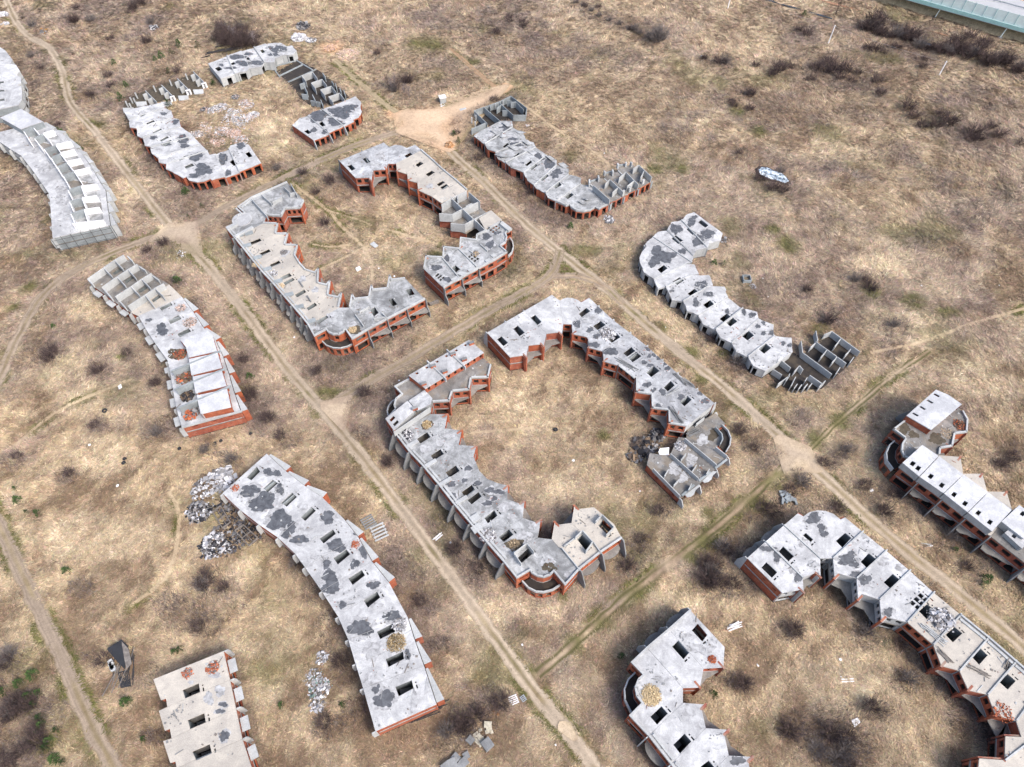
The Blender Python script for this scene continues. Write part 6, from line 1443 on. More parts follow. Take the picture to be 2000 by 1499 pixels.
for x, y, r_ in [(300, 280, 50), (240, 240, 40), (820, 400, 60), (770, 380, 40), (900, 420, 40), (80, 560, 70), (150, 520, 50), (30, 590, 40), (440, 550, 70), (520, 570, 70), (600, 560, 60), (480, 500, 50), (700, 580, 40), (650, 640, 36), (850, 640, 50), (870, 740, 50), (1220, 470, 36), (1200, 540, 40), (830, 200, 90), (780, 240, 60), (880, 250, 50), (1000, 210, 40), (1120, 290, 80), (1080, 310, 60), (1440, 370, 70),
                 (1520, 390, 60), (1640, 430, 60), (1560, 300, 50), (1700, 330, 50), (1850, 490, 60), (1980, 560, 50), (1390, 420, 50), (1340, 400, 40), (1090, 850, 60), (1130, 920, 40), (1350, 920, 50), (1300, 1000, 50), (1400, 980, 60), (1200, 990, 40), (1600, 1060, 70), (1640, 1100, 50), (1580, 1110, 50), (1780, 1080, 50), (1740, 1000, 36), (1980, 1130, 40), (-100, 520, 40), (-380, 500, 50), (-340, 505, 40), (40, 1480, 50), (-60, 1400, 40), (120, 1500, 40), (330, 620, 40), (1000, 380, 40), (1480, 330, 60), (1650, 380, 60), (380, 530, 50), (560, 620, 40)]:
    px_, py_ = 1500 + x / 4, y / 4
    ring_ = 'pond' if y > 1300 else 'scrub field'
    place(SHR[(x + y) % 4 if y < 1300 else 0], 'bare_shrub', px_, py_, r_ / 30, 'purplish-brown leafless bush ' + ('on the bank of the icy pond' if y > 1300 else 'between the stream and the pale utility poles' if y < 440 else 'in the scrub belt below the utility poles'), 'shrub', 'purplish bushes ' + ('by the icy pond' if y > 1300 else 'between stream and poles' if y < 440 else 'in the scrub belt'))
for i_ in range(26):
    t_ = i_ / 25; px_, py_ = 1690 + 300 * t_ + random.uniform(-6, 6), 62 + 76 * t_ + random.uniform(-9, 9)
    place(SHR[i_ % 4], 'bare_shrub', px_, py_, random.uniform(1.2, 2.2), 'dark tangled bush in the continuous scrub along the stream bank', 'shrub', 'bushes in the stream bank scrub')
for px_, py_, sc_ in [(432, 80, 1.8), (450, 74, 2.0), (468, 78, 2.0), (486, 82, 1.8), (444, 88, 1.6), (478, 92, 1.6), (460, 92, 1.7), (500, 90, 1.4)]:
    place(SHR[3], 'bare_shrub', px_, py_, sc_, 'big dark leafless bush in the thicket behind the black log stacks', 'shrub', 'big bushes behind the log stacks')
for x, y in [(1125, 2), (1140, 10), (1155, 20), (1170, 28), (1190, 38), (1210, 46), (1228, 55), (1248, 64)]:
    place(SHR[1], 'bare_shrub', x, y + 4, .9, 'low grey shrub in the straight line along the long ditch', 'shrub', 'grey shrubs along the ditch')
for x, y in [(430, 85), (440, 75), (452, 70), (462, 82), (470, 68), (480, 85), (488, 92), (498, 88), (445, 92), (475, 92), (765, 178), (772, 170), (780, 185), (790, 190), (800, 198), (758, 172)]:
    place(random.choice(TRE), 'bare_sapling', x, y, random.uniform(.8, 1.1), 'slender leafless sapling in a thicket ' + ('behind the black log stacks' if x < 600 else 'near the small grey hut'), 'tree', 'saplings ' + ('behind the log stacks' if x < 600 else 'near the small hut'))
for x, y, s_ in [(1278, 85, 2.0), (1290, 80, 2.2), (1240, 62, 1.3), (1270, 78, 1.8)]:
    place(SHR[1], 'willow_bush', x, y, s_, 'big rounded grey leafless bush by the long ditch', 'bush', 'rounded bushes by the ditch')
for x, y, s_ in [(1705, 62, 1.4), (1716, 58, 1.3), (1700, 55, 1.3), (1888, 98, 1.1), (1885, 112, 1.0), (1912, 108, 1.0), (1760, 72, 1.1), (1628, 38, 1.0)]:
    place(TRE[1], 'bare_tree', x, y, s_, 'dark leafless tree on the stream bank below the motorway viaduct', 'tree', 'leafless trees along the stream')

def pine_mesh(seed):
    r = random.Random(seed); mb = MB(); h = 1.9
    for _ in range(220):
        z = h * r.random() ** 1.3; rad = (1 - z / h) * .85 + .12; a = r.uniform(0, 6.283); q = rad * math.sqrt(r.random())
        c = Vector((q * math.cos(a), q * math.sin(a), .1 + z)); d = Vector((math.cos(a), math.sin(a), r.uniform(-.1, .9))).normalized(); s_ = d.orthogonal().normalized() * .07; t = c + d * r.uniform(.2, .42)
        b = len(mb.V); mb.V += [tuple(c + s_), tuple(c - s_), tuple(t)]; mb.F.append((b, b + 1, b + 2))
    me = bpy.data.meshes.new('crown'); me.from_pydata(mb.V, [], mb.F); me.materials.append(M['pine'])
    tb = MB().tube((0, 0, -.1), (0, 0, 1.5), .06, .02, 5); mt = bpy.data.meshes.new('trunk'); mt.from_pydata(tb.V, [], tb.F); mt.materials.append(M['bark'])
    return me, mt
PINES = [pine_mesh(1), pine_mesh(2), pine_mesh(3)]
for x, y in [(224, 127), (304, 120), (316, 114), (350, 90), (336, 106), (331, 143), (246, 168), (237, 196), (387, 92), (420, 168), (416, 165), (886, 265), (896, 280), (1114, 445), (1394, 516), (1412, 520), (31, 956), (36, 979), (52, 1001), (74, 1004), (134, 1117), (253, 1371), (247, 1372), (78, 1355), (58, 1361), (70, 1377), (83, 1404), (85, 1417), (78, 1433), (116, 1427), (99, 1448), (109, 1483), (118, 1488), (128, 1489), (97, 1462),
             (10, 1353), (66, 1320), (41, 1336), (355, 1270), (343, 1274), (283, 1445), (1213, 1283), (1393, 1358), (1927, 1131), (1864, 1075), (361, 380), (365, 378), (396, 406), (369, 426), (350, 551), (345, 552), (490, 739), (105, 639), (118, 262), (126, 268), (150, 290), (155, 293), (332, 210), (1869, 236), (1570, 32), (550, 1378), (670, 1378), (1920, 1142)]:
    X, Y = P(x, y, 0); me, mt = random.choice(PINES)
    nmz = near_name(x, y)
    t = thing('pine_sapling', (X, Y, float(gh(np.array([X]), np.array([Y]))[0]) - .03), f'small green pine sapling near {nmz}', 'tree', f'pine saplings near {nmz}')
    sc = random.uniform(.75, 1.25) * (1.35 if y < 300 else 1.0)
    t.scale = (sc, sc, sc); t.rotation_euler = (0, 0, random.uniform(0, 6.28))
    for m_, nm in ((me, 'crown'), (mt, 'trunk')):
        o = bpy.data.objects.new(nm, m_); COL.objects.link(o); o.parent = t

# ================================================================== VIADUCT, STREAM, POLES
ZV = 5.5
def vline(x): return 0 + (x - 1790) * 0.279       # lower edge of the barrier in the photo
a, c = P(1740, vline(1740) + 0, ZV), P(2130, vline(2130), ZV)
L = dist(a, c); ux, uy = (c[0] - a[0]) / L, (c[1] - a[1]) / L; nx, ny = -uy, ux
if ny < 0: nx, ny = -nx, -ny
def vp(u, v): return (a[0] + ux * u + nx * v, a[1] + uy * u + ny * v)
u0, u1 = -160, L + 160
dk = MB().prism([vp(u0, 0), vp(u1, 0), vp(u1, 26), vp(u0, 26)], ZV - 1.2, ZV).build('motorway', M['asphalt'], None, (*vp(60, 13), ZV - 1.2))
dk['kind'] = 'structure'
nb = thing('noise_barrier', (*vp(60, .4), ZV), 'pale green panel noise barrier along the motorway viaduct', 'barrier')
MB().bar(vp(u0, .1), vp(u1, .1), ZV - 1.0, ZV + .45, .3).build('bottom_rail', M['rail_green'], nb)
st = 4.2; k = 0; pan = None
for j in range(int(u0 / st), int(u1 / st)):
    if not (-30 < j * st < L + 30): continue
    p0, p1 = vp(j * st + .12, .55), vp((j + 1) * st - .12, .55)
    MB().bar(p0, p1, ZV + .47, ZV + 4.6, .08).build('panel', M['panel_green'], nb)
    MB().bar(vp(j * st - .1, .5), vp(j * st + .1, .5), ZV + .46, ZV + 4.8, .2).build('post', M['rail_green'], nb)
gr = MB().bar(vp(u0, 18), vp(u1, 18), ZV + .4, ZV + .9, .12)
for j in range(-10, int(L / 3) + 10): gr.box((*vp(j * 3, 18), ZV + .4), (.12, .12, .8))
tag(gr.build('guard_rail', M['metal'], None, (*vp(60, 18), ZV)), 'grey steel guard rail along the middle of the motorway', 'guard rail')
for bx_, by_ in [(1825, 36), (1953, 74)]:
    X, Y = P(bx_, by_, 0)
    s0 = (X - a[0]) * ux + (Y - a[1]) * uy
    pr = thing('viaduct_pier', (X, Y, 0), 'slender pale steel pier under the motorway viaduct', 'pier', 'viaduct piers')
    q = vp(s0 + 0.5, .5)
    MB().tube((X, Y, -.3), (q[0], q[1], ZV - 1.0), .22, .2, 8).build('column', M['panel_green'], pr)
    MB().box((X, Y, .15), (1.6, 1.2, .5), .3).build('footing', M['conc_grey'], pr)
e0 = [vp(u0, 1.2), vp(u1, 1.2), vp(u1, 7), vp(u0, 7), vp(u1, 30), vp(u0, 30)]; ez = [0, 0, ZV - 1.3, ZV - 1.3, ZV - 1.3, ZV - 1.3]
eV = np.array([(p[0], p[1], z) for p, z in zip(e0, ez)])
o = fast_mesh('added_embankment', eV, np.array([(0, 1, 2, 3), (3, 2, 4, 5)]), np.full((6, 3), (.44, .36, .23)), M['ground']); o['kind'] = 'structure'  # grassy slope added behind the edge to block the dark under the deck
def ribbon(name, px, w0, z, mat, jit=.3):
    pts = smooth([P(*q, 0) for q in px], 1.5); n = len(pts); mb = MB(); p = np.array(pts)
    t = np.gradient(p, axis=0); t /= np.linalg.norm(t, axis=1)[:, None] + 1e-9; nr = np.stack([-t[:, 1], t[:, 0]], 1)
    wv = w0 * (1 + jit * (fbm(p[:, 0], p[:, 1], 5, 700, 3) - .5) * 4)
    for i in range(n):
        mb.V += [(p[i, 0] + nr[i, 0] * wv[i] / 2, p[i, 1] + nr[i, 1] * wv[i] / 2, z), (p[i, 0] - nr[i, 0] * wv[i] / 2, p[i, 1] - nr[i, 1] * wv[i] / 2, z)]
        if i: mb.F.append((2 * i - 2, 2 * i, 2 * i + 1, 2 * i - 1))
    o = mb.build(name, mat, None, (p[n // 2, 0], p[n // 2, 1], z)); o['kind'] = 'structure'; return o
m, n, l, bs = mat_new('dark_water')
bs.inputs['Base Color'].default_value = (0.02, 0.03, 0.045, 1); bs.inputs['Roughness'].default_value = .08
l.new(noise(n, l, position(n), 2.0, 3), n.new('ShaderNodeBump').inputs['Height']); M['water'] = m
ribbon('stream', [(1495, 0), (1530, 11), (1560, 19), (1600, 31), (1625, 38)], 1.3, .30, M['water'], .8)
ribbon('stream', [(1755, 73), (1790, 82), (1820, 90), (1850, 97)], 1.4, .30, M['water'], .9)
CLP = plain('orange_clay', (0.33, 0.185, 0.115), .95, .5, .5)
ribbon('clay_path', [(1590, -2), (1620, 7), (1660, 17), (1695, 26)], .9, .36, CLP, 1.1)
ribbon('clay_path', [(1775, 51), (1800, 58), (1830, 66), (1862, 75)], .8, .36, CLP, 1.1)
ic, n, l, bs = mat_new('melting_ice')
l.new(ramp(n, l, noise(n, l, position(n), .8, 5, .65), [(0.40, (0.04, 0.055, 0.07)), (0.5, (0.34, 0.42, 0.50)), (0.62, (0.70, 0.74, 0.78))]), bs.inputs['Base Color']); bs.inputs['Roughness'].default_value = .3; M['ice'] = ic
pp = [(1481, 331), (1488, 327), (1500, 328), (1512, 334), (1526, 338), (1535, 346), (1541, 354), (1533, 358), (1520, 353), (1506, 350), (1494, 345), (1485, 341)]
wp = ccw([P(*q, .5) for q in pp]); mb = MB(); mb.V = [(p[0], p[1], .5) for p in wp]; mb.F = [tuple(range(len(wp)))]
o = mb.build('icy_pond', M['ice'], None, (*cen(wp), .5)); o['kind'] = 'structure'
bk = plain('pond_bank', (0.07, 0.05, 0.045), .95, .5, 1.0); c_ = cen(wp); mb = MB(); w2 = [(c_[0] + (p[0] - c_[0]) * 1.08, c_[1] + (p[1] - c_[1]) * 1.15) for p in wp]
mb.V = [(p[0], p[1], .47) for p in w2] + [(c_[0] + (p[0] - c_[0]) * 1.25, c_[1] + (p[1] - c_[1]) * 1.4, -.3) for p in wp]; nn = len(wp)
mb.F = [tuple(range(nn))] + [(i, i + nn, (i + 1) % nn + nn, (i + 1) % nn) for i in range(nn)]
o = mb.build('pond_bank', bk, None, (c_[0], c_[1], -.3)); o['kind'] = 'structure'
tops = []
for (bx_, by_, tx_, ty_) in [(1617.5, 85, 1625.7, 50), (1833.7, 148, 1843.7, 119.5), (1421, 18, 1426, -14)]:
    X, Y = P(bx_, by_, 0); h = height_at(bx_, by_, tx_, ty_)
    pl = thing('utility_pole', (X, Y, 0), 'thin pale concrete utility pole in the brown scrub field', 'pole', 'utility poles in the scrub field')
    MB().tube((X, Y, -.3), (X, Y, h), .26, .2, 8).build('shaft', M['white'], pl)
    MB().box((X, Y, h - .5), (1.6, .1, .1), .3).build('crossarm', M['metal'], pl)
    tops.append((X, Y, h - .4))
tops.sort()
for A_, B_ in zip(tops[:-1], tops[1:]):
    mb = MB(); prev = None
    for j in range(13):
        t = j / 12; q = (A_[0] + (B_[0] - A_[0]) * t, A_[1] + (B_[1] - A_[1]) * t, A_[2] + (B_[2] - A_[2]) * t - 3 * t * (1 - t))
        if prev: mb.tube(prev, q, .02, .02, 3)
        prev = q
    tag(mb.build('power_wire', M['metal'], None, A_), 'thin grey wire strung between the pale utility poles', 'wire', 'wires between utility poles')

# ================================================================== HEAPS, DEBRIS, SMALL THINGS
WHT = [(0.50, 0.50, 0.53), (0.38, 0.38, 0.40), (0.60, 0.60, 0.62)]; BLK = [(0.03, 0.03, 0.035), (0.06, 0.06, 0.07)]; RED = [(0.42, 0.13, 0.06), (0.33, 0.1, 0.06)]; GRY = [(0.25, 0.25, 0.26), (0.17, 0.16, 0.16)]; PNK = [(0.52, 0.38, 0.33), (0.55, 0.45, 0.41), (0.48, 0.33, 0.27)]; BRN = [(0.18, 0.13, 0.09), (0.1, 0.075, 0.06)]
def pile(x, y, r_, n, label, cols, hgt=.9, size=(.25, 1.0), name='rubble_pile', cat='rubble'):
    return heap('', x, y, r_, 0, n, label, cols, name, cat, 'stuff', hgt, size)
pile(432, 938, 24, 150, 'bright white sheets and scrap dumped at corner of the long patched-roof row', WHT + WHT + GRY, .7, (.3, 1.9))
pile(402, 955, 24, 150, 'white and grey scrap between white sheets and charred boxes', WHT + GRY + BRN, .6, (.3, 1.5))
pile(390, 1000, 22, 150, 'grey scrap mixed with black bags left of the roofless charred sheds', GRY + BLK + WHT[:1], .6, (.3, 1.3))
pile(418, 1065, 22, 140, 'white boards and blackened junk beside long patched-roof row', WHT + BLK + GRY, .6, (.3, 1.6))
pile(452, 1045, 34, 330, 'charred junk heap around the roofless sheds', BLK + BRN + BLK + GRY, .5, (.3, 1.2))
pile(452, 990, 26, 220, 'charred brown debris against wall of the long patched-roof row', BLK + BRN + GRY, .5, (.3, 1.2))
pile(490, 1045, 22, 160, 'blackened debris at foot of the long patched-roof row', BLK + BRN, .4, (.3, 1.0))
for q, lb in (([(415, 1000), (430, 988), (450, 1020), (434, 1031)], 'low roofless charred shed divided into six boxes by white scrap'), ([(458, 1036), (475, 1025), (503, 1050), (486, 1066)], 'low roofless charred shed with bare wall tops beside long row')):
    wp = [P(*p, .9) for p in q]; t = thing('burnt_shed', (*cen(wp), 0), lb, 'shed')
    for i in range(4): MB().bar(wp[i], wp[(i + 1) % 4], 0, .95, .2).build('wall', M['wood'], t)
    MB().bar(lerp(wp[0], wp[3], .5), lerp(wp[1], wp[2], .5), .02, .85, .15).build('partition', M['wood'], t)
    MB().bar(lerp(wp[0], wp[1], .5), lerp(wp[3], wp[2], .5), .02, .8, .15).build('partition', M['wood'], t)
pile(442, 240, 66, 520, 'thin spread of pale brick rubble around the heaps beside the hooked blotched row', PNK + WHT + GRY + BRN, .25, (.2, .8))
for j, (x, y, r_, cols, nm) in enumerate([(432, 212, 20, WHT, 'white'), (415, 218, 16, WHT + GRY, 'grey and white'), (455, 222, 22, WHT, 'white'), (480, 205, 22, WHT + PNK, 'white'), (470, 235, 24, WHT, 'white'), (495, 225, 14, WHT, 'white'), (400, 250, 22, PNK + WHT, 'pinkish'), (430, 258, 24, PNK + WHT, 'pinkish'), (455, 262, 20, PNK, 'pinkish'), (385, 262, 16, WHT + GRY, 'grey and white'), (470, 275, 20, PNK + WHT, 'pinkish'), (425, 278, 20, PNK, 'pinkish'), (400, 215, 10, BLK + GRY, 'charred black'), (460, 190, 9, BLK + GRY, 'charred black'), (440, 235, 16, WHT + BRN, 'dusty white')]):
    pile(x, y, r_ * 1.15, 330, f'{nm} rubble heap in the courtyard of the hooked blotched row', cols + cols + GRY[:1] + PNK[:1], .7, (.15, .75))
pile(585, 75, 22, 140, 'bright white rubbish heap beyond the short concrete row', WHT, 1.2, (.5, 2.0))
pile(592, 52, 20, 120, 'black charred rubbish heap behind the bright white one', BLK + GRY, 1.4, (.5, 2.0))
pile(608, 80, 14, 90, 'grey-white rubbish spill beside the charred heap', WHT + GRY, .8, (.4, 1.6))
pile(680, 108, 32, 260, 'low pinkish brick rubble spread near the clay path', PNK, .5, (.25, .9))
pile(645, 95, 18, 120, 'orange clay and brick mound near pinkish rubble', [CLAY, PNK[2]], .8, (.4, 1.3))
pile(625, 1345, 16, 120, 'glinting green and grey scrap heap west of the long patched-roof row', GRY + WHT + [(0.2, 0.28, 0.26)], .7, (.2, .9))
pile(612, 1325, 14, 80, 'blue-green bottles and scrap strewn beside the glinting scrap heap', GRY + [(0.25, 0.36, 0.36)] + WHT, .5, (.2, .7))
pile(622, 1375, 12, 70, 'grey scrap tail of the glinting heap', GRY + WHT, .5, (.2, .8))
pile(630, 1285, 10, 50, 'small white and rusty scrap scatter north of the glinting heap', WHT + GRY, .4, (.2, .8))
pile(300, 55, 14, 60, 'small black and white dump in the far brown scrub', WHT + BLK, .6, (.4, 1.4))
pile(6, 30, 14, 70, 'white rubbish heap at the end of the far dirt road', WHT, .9, (.5, 2.0))
pile(10, 48, 10, 40, 'pale sheets lying below the white rubbish heap', WHT, .5, (.5, 1.6))
pile(62, 50, 10, 40, 'white and ochre bags in dark scrub by far road', WHT + [(0.45, 0.3, 0.12)], .8, (.4, 1.2))
pile(85, 62, 14, 50, 'mixed rubbish in dark scrub by far road', GRY + BRN + [(0.4, 0.22, 0.08)], .8, (.4, 1.2))
pile(352, 497, 14, 60, 'small pale stone scatter in dark scrub at the crossroads', WHT + BRN, .5, (.2, .7))
pile(1262, 875, 24, 90, 'dark timber and plank heap in courtyard below the angled row', BRN + GRY + BLK, .9, (.4, 2.4))
pile(1240, 893, 12, 40, 'purplish-grey boards beside the dark timber heap', GRY + BRN, .4, (.5, 2.0))
pile(1285, 850, 14, 60, 'wet black boards at the foot of the angled row', BLK + GRY, .7, (.4, 1.6))
pile(1017, 1008, 12, 50, 'white rubble chunks at the inner corner of the round courtyard', WHT + GRY, .5, (.3, .9))
pile(1412, 470, 10, 40, 'splintered timber heap at the end of the curved concrete row', GRY + BRN, .6, (.3, 1.3))
pile(1470, 560, 8, 16, 'scattered pale rubble next to the open concrete well', WHT + GRY, .3, (.2, .7))
pile(1190, 430, 12, 24, 'grey broken slabs in grass below the corner bay', GRY + WHT, .4, (.4, 1.6))
pile(948, 1350, 10, 8, 'a few white scraps in trampled grass by main road', WHT, .2, (.2, .6))
pile(878, 285, 11, 160, 'mound of fresh orange clay beside the east road', [CLAY, (0.5, 0.28, 0.14)], 2.0, (.4, 1.1), 'clay_mound', 'mound')
pile(965, 1390, 11, 60, 'rusty orange grass clump of scrap near the stone blocks', [(0.38, 0.2, 0.08), (0.3, 0.15, 0.06)], .5, (.2, .7))
# scrap and dirt lying on roofs
heap('s7', 325, 858, 60, H2, 1300, 'round pale straw heap on the cream-grey roof', [(0.5, 0.4, 0.26), (0.42, 0.33, 0.2)], 'straw_heap', 'straw', hgt=.35, size=(.12, .42))
heap('s2', 570, 950, 42, H2, 220, 'pale straw heap in dirt patch on the roof with chimneys', [(0.5, 0.4, 0.26), (0.3, 0.22, 0.12)], 'straw_heap', 'straw', hgt=.35, size=(.12, .42))
heap('s3', 840, 925, 42, H2, 220, 'tan dirt heap beside raised stair box on the same roof', [(0.42, 0.33, 0.22), (0.2, 0.15, 0.1)], 'dirt_heap', 'dirt', hgt=.35, size=(.12, .42))
heap('x6', 860, 362, 55, H2, 220, 'round straw heap at corner bay of the sandy-roofed hook row', [(0.5, 0.4, 0.26), (0.4, 0.3, 0.18)], 'straw_heap', 'straw', hgt=.35, size=(.12, .42))
heap('c5', 395, 1030, 24, H2, 150, 'small sand heap beside a hatch on the sandy roof', [(0.5, 0.4, 0.28)], 'sand_heap', 'sand', hgt=.35, size=(.12, .42))
heap('c5', 235, 890, 30, H2, 150, 'tan sand heap at street edge of the sandy roof', [(0.45, 0.36, 0.24)], 'sand_heap', 'sand', hgt=.35, size=(.12, .42))
heap('s1', 800, 770, 52, 5.6, 420, 'brown straw and dirt heap on the long patched roof', [(0.28, 0.21, 0.12), (0.16, 0.12, 0.07), (0.36, 0.28, 0.17)], 'straw_heap', 'straw', hgt=.35, size=(.12, .42))
heap('s1', 830, 640, 40, 5.6, 90, 'white and grey rubble next to a hatch on the long patched roof', WHT + GRY, 'rubble_pile', 'rubble', hgt=.4, size=(.2, .7))
heap('s8', 640, 405, 45, H2, 120, 'tan sand heap on terrace of the skylight row', [(0.45, 0.36, 0.26)], 'sand_heap', 'sand', hgt=.35, size=(.12, .42))
heap('s8', 730, 340, 45, H2, 120, 'broken red brick heap on terrace of the skylight row', RED + BRN, 'brick_heap', 'rubble', hgt=.6, size=(.2, .5))
heap('x2', 240, 615, 85, HC, 150, 'red brick and board debris behind the second white attic', RED + GRY + BRN, 'debris_pile', 'rubble', hgt=.6, size=(.3, 1.4))
heap('x2', 330, 1060, 80, HC, 150, 'dark boards and red brick behind the last white attic', BLK + RED + GRY, 'debris_pile', 'rubble', hgt=.6, size=(.3, 1.6))
heap('x2', 290, 840, 70, HC, 100, 'blackened debris behind the third white attic', BLK + BRN, 'debris_pile', 'rubble', hgt=.5, size=(.3, 1.2))
heap('x2', 200, 330, 80, HC, 110, 'brown dirt and bricks behind the first white attic', BRN + RED, 'debris_pile', 'rubble', hgt=.5, size=(.3, 1.0))
heap('x3', 1610, 1015, 90, HC, 110, 'ring of loose broken brick on the pale mid roof', PNK + GRY, 'debris_pile', 'rubble', hgt=.2, size=(.2, .5))
heap('x3', 1760, 1250, 110, HC, 120, 'dark scattered brick bits by a double hatch', BRN + PNK, 'debris_pile', 'rubble', hgt=.2, size=(.2, .5))
heap('y2', 600, 250, 110, H2, 150, 'black and white broken tiles below the pale attic wall', WHT + BLK, 'debris_pile', 'rubble', hgt=.2, size=(.2, .6))
heap('s3', 610, 850, 60, H2, 100, 'grey rubble along street parapet of the row with chimneys', GRY + WHT, 'debris_pile', 'rubble', hgt=.3, size=(.2, .7))
heap('s5', 745, 860, 50, F2, 150, 'pale broken concrete heap at the mouth of the roofless ground floor', WHT + GRY, 'rubble_pile', 'rubble', hgt=.6, size=(.2, .7))
heap('s7', 870, 540, 28, H2, 70, 'small orange brick heap on the cream-grey roof corner', RED, 'brick_heap', 'rubble', hgt=.4, size=(.2, .4))
heap('t2', 820, 330, 55, 5.8, 90, 'orange brick scatter on roof end nearest the black shed', RED + GRY, 'brick_heap', 'rubble', hgt=.3, size=(.2, .6))
heap('t2', 520, 390, 45, 5.8, 60, 'grey boards and orange bricks at roof edge above stepped bays', RED + GRY, 'brick_heap', 'rubble', hgt=.3, size=(.2, .6))
heap('c8', 1770, 1020, 35, 5.6, 60, 'small orange brick heap at edge of the long patched roof', RED, 'brick_heap', 'rubble', hgt=.3, size=(.2, .4))
heap('c8', 600, 470, 35, 5.6, 40, 'orange brick scatter at corner of the long patched roof', RED, 'brick_heap', 'rubble', hgt=.3, size=(.2, .4))
heap('t1', 850, 260, 80, H2, 120, 'grey rubble scatter across the sandy unit of the white-ribbed row', GRY + WHT, 'debris_pile', 'rubble', hgt=.3, size=(.3, 1.2))
heap('t1', 1370, 1040, 60, H2, 60, 'orange brick scatter on the far sandy unit of the white-ribbed row', RED, 'debris_pile', 'rubble', hgt=.2, size=(.2, .5))
heap('s4', 1280, 460, 80, H2, 80, 'grey bags and rubble between two hatches of the loggia row', GRY + WHT, 'debris_pile', 'rubble', hgt=.4, size=(.3, .9))
heap('x4', 1080, 550, 60, H2, 50, 'sandy scraps among the broken slabs near the round terrace', [(0.4, 0.3, 0.18)] + GRY, 'debris_pile', 'rubble', hgt=.3, size=(.3, .9))
heap('c5', 350, 950, 30, H2, 60, 'blue-white plaster scraps near street edge of the sandy roof', WHT + GRY, 'debris_pile', 'rubble', hgt=.3, size=(.2, .8))
heap('c5', 415, 812, 26, H2, 60, 'grey gravel ring on the sandy roof', GRY, 'debris_pile', 'rubble', hgt=.2, size=(.2, .6))
# bundles of long bars on roofs and ground
def bundle(k, x, y, ang, n, L, z, label, mat='wood', name='timber_bundle', cat='timber', spread=1.2):
    X, Y = P(*S(k, (x, y)), z); r = random.Random(int(x * 7 + y)); mb = MB()
    t = thing(name, (X, Y, z), label, cat)
    for i in range(n):
        MB().box((X + r.uniform(-.5, .5) * spread * math.sin(ang) + r.uniform(-.3, .3), Y + r.uniform(-.5, .5) * spread * math.cos(ang), z + .08 + .1 * (i % 3)), (L * r.uniform(.6, 1), .16, .1), ang + r.uniform(-.12, .12)).build('plank', M[mat], t)
    return t
bundle('s5', 740, 200, -.9, 9, 5, H2, 'grey bars stacked across the roof ridge of the loggia row', 'conc_grey')
bundle('s5', 700, 560, -1.1, 9, 6, H2, 'long grey bars lying at the low end of the loggia row roof', 'conc_grey')
bundle('s5', 660, 330, .6, 5, 5, H2, 'pale bars beside a hatch on the loggia row roof', 'conc_light')
bundle('s5', 820, 240, -.8, 9, 5, H2, 'dense grey bar stack at street edge of the loggia row', 'conc_grey')
bundle('s5', 220, 60, -.7, 8, 7, H2, 'grey bars above the windowed courtyard front of the loggia row', 'conc_grey')
bundle('s5', 870, 730, .5, 8, 4, F2, 'grey bars by hatch in the roofless ground floor', 'conc_grey')
bundle('s5', 340, 830, 1.0, 6, 5, 0.05, 'purplish planks standing out from the dark timber heap', 'wood')
bundle('t1', 880, 560, -1.0, 5, 4, H2, 'purplish board bundle on sandy unit of the white-ribbed row', 'wood')
bundle('t1', 1160, 690, -.5, 5, 5, H2, 'purplish board bundle between hatches of the white-ribbed row', 'wood')
bundle('t1', 780, 380, -.8, 10, 6, H2, 'long white slabs along courtyard edge of the white-ribbed row', 'conc_light')
bundle('t1', 1410, 640, .9, 5, 3, H2, 'short board bundle at street edge of the white-ribbed row', 'wood')
bundle('', 1434, 1224, .4, 9, 3.5, 0.05, 'white board stack in grass near the white-ribbed row', 'white', 'board_stack')
bundle('', 180, 1160, .6, 4, 3, 0.05, 'pale log beside small dark shrub in the west field', 'wood')
bundle('', 838, 1390, .45, 8, 8, 0.05, 'blackened timber stack at the end of the long patched-roof row', 'wood_dark', spread=2.4)
bundle('', 420, 102, .4, 9, 9, 0.1, 'black log stack behind the short concrete row', 'wood_dark', spread=2.4)
bundle('', 455, 96, .4, 9, 9, 0.1, 'second black log stack behind the short concrete row', 'wood_dark', spread=2.2)
bundle('', 437, 90, .45, 6, 7, 0.1, 'loose black logs on top side of the stacks behind the short concrete row', 'wood_dark', spread=1.6)
bundle('', 855, 1050, .8, 6, 2.4, 0.05, 'white scrap bundle between road and street fins', 'white', 'scrap_bundle')
bundle('', 402, 112, .6, 6, 4, .05, 'dark lattice scrap in grass left of the short concrete row', 'wood_dark')
bundle('', 1065, 1000, .3, 4, 2, .05, 'short pole heap behind the inner courtyard corner', 'wood')
# gridded concrete panels, pallets, boards
def slatted(x, y, w_, d_, rz, label, mat='conc_grey', n=5, name='slatted_panel', cat='panel'):
    X, Y = P(x, y, 0); t = thing(name, (X, Y, 0), label, cat); c, s_ = math.cos(rz), math.sin(rz)
    for i in range(n):
        v = (i / (n - 1) - .5) * d_
        MB().box((X - s_ * v, Y + c * v, .3), (w_, d_ / n * .55, .18), rz).build('slat', M[mat], t)
    for v in (-.4, .4):
        MB().box((X + c * v * w_, Y + s_ * v * w_, .14), (.2, d_, .16), rz).build('bearer', M[mat], t)
    return t
slatted(720, 1021, 3.0, 2.6, .6, 'slatted grey concrete panel lying east of the long row, smaller one')
slatted(741, 1040, 3.4, 3.4, .5, 'slatted pale concrete panel lying east of the long row, larger one', 'conc_light')
slatted(901, 1351, 2.2, 2.4, .05, 'weathered wooden pallet east of the long patched-roof row', 'wood', 6, 'pallet', 'pallet')
slatted(1003, 1368, 1.8, 1.5, .4, 'white wooden pallet near main road with rubbish on it', 'white', 5, 'pallet', 'pallet')
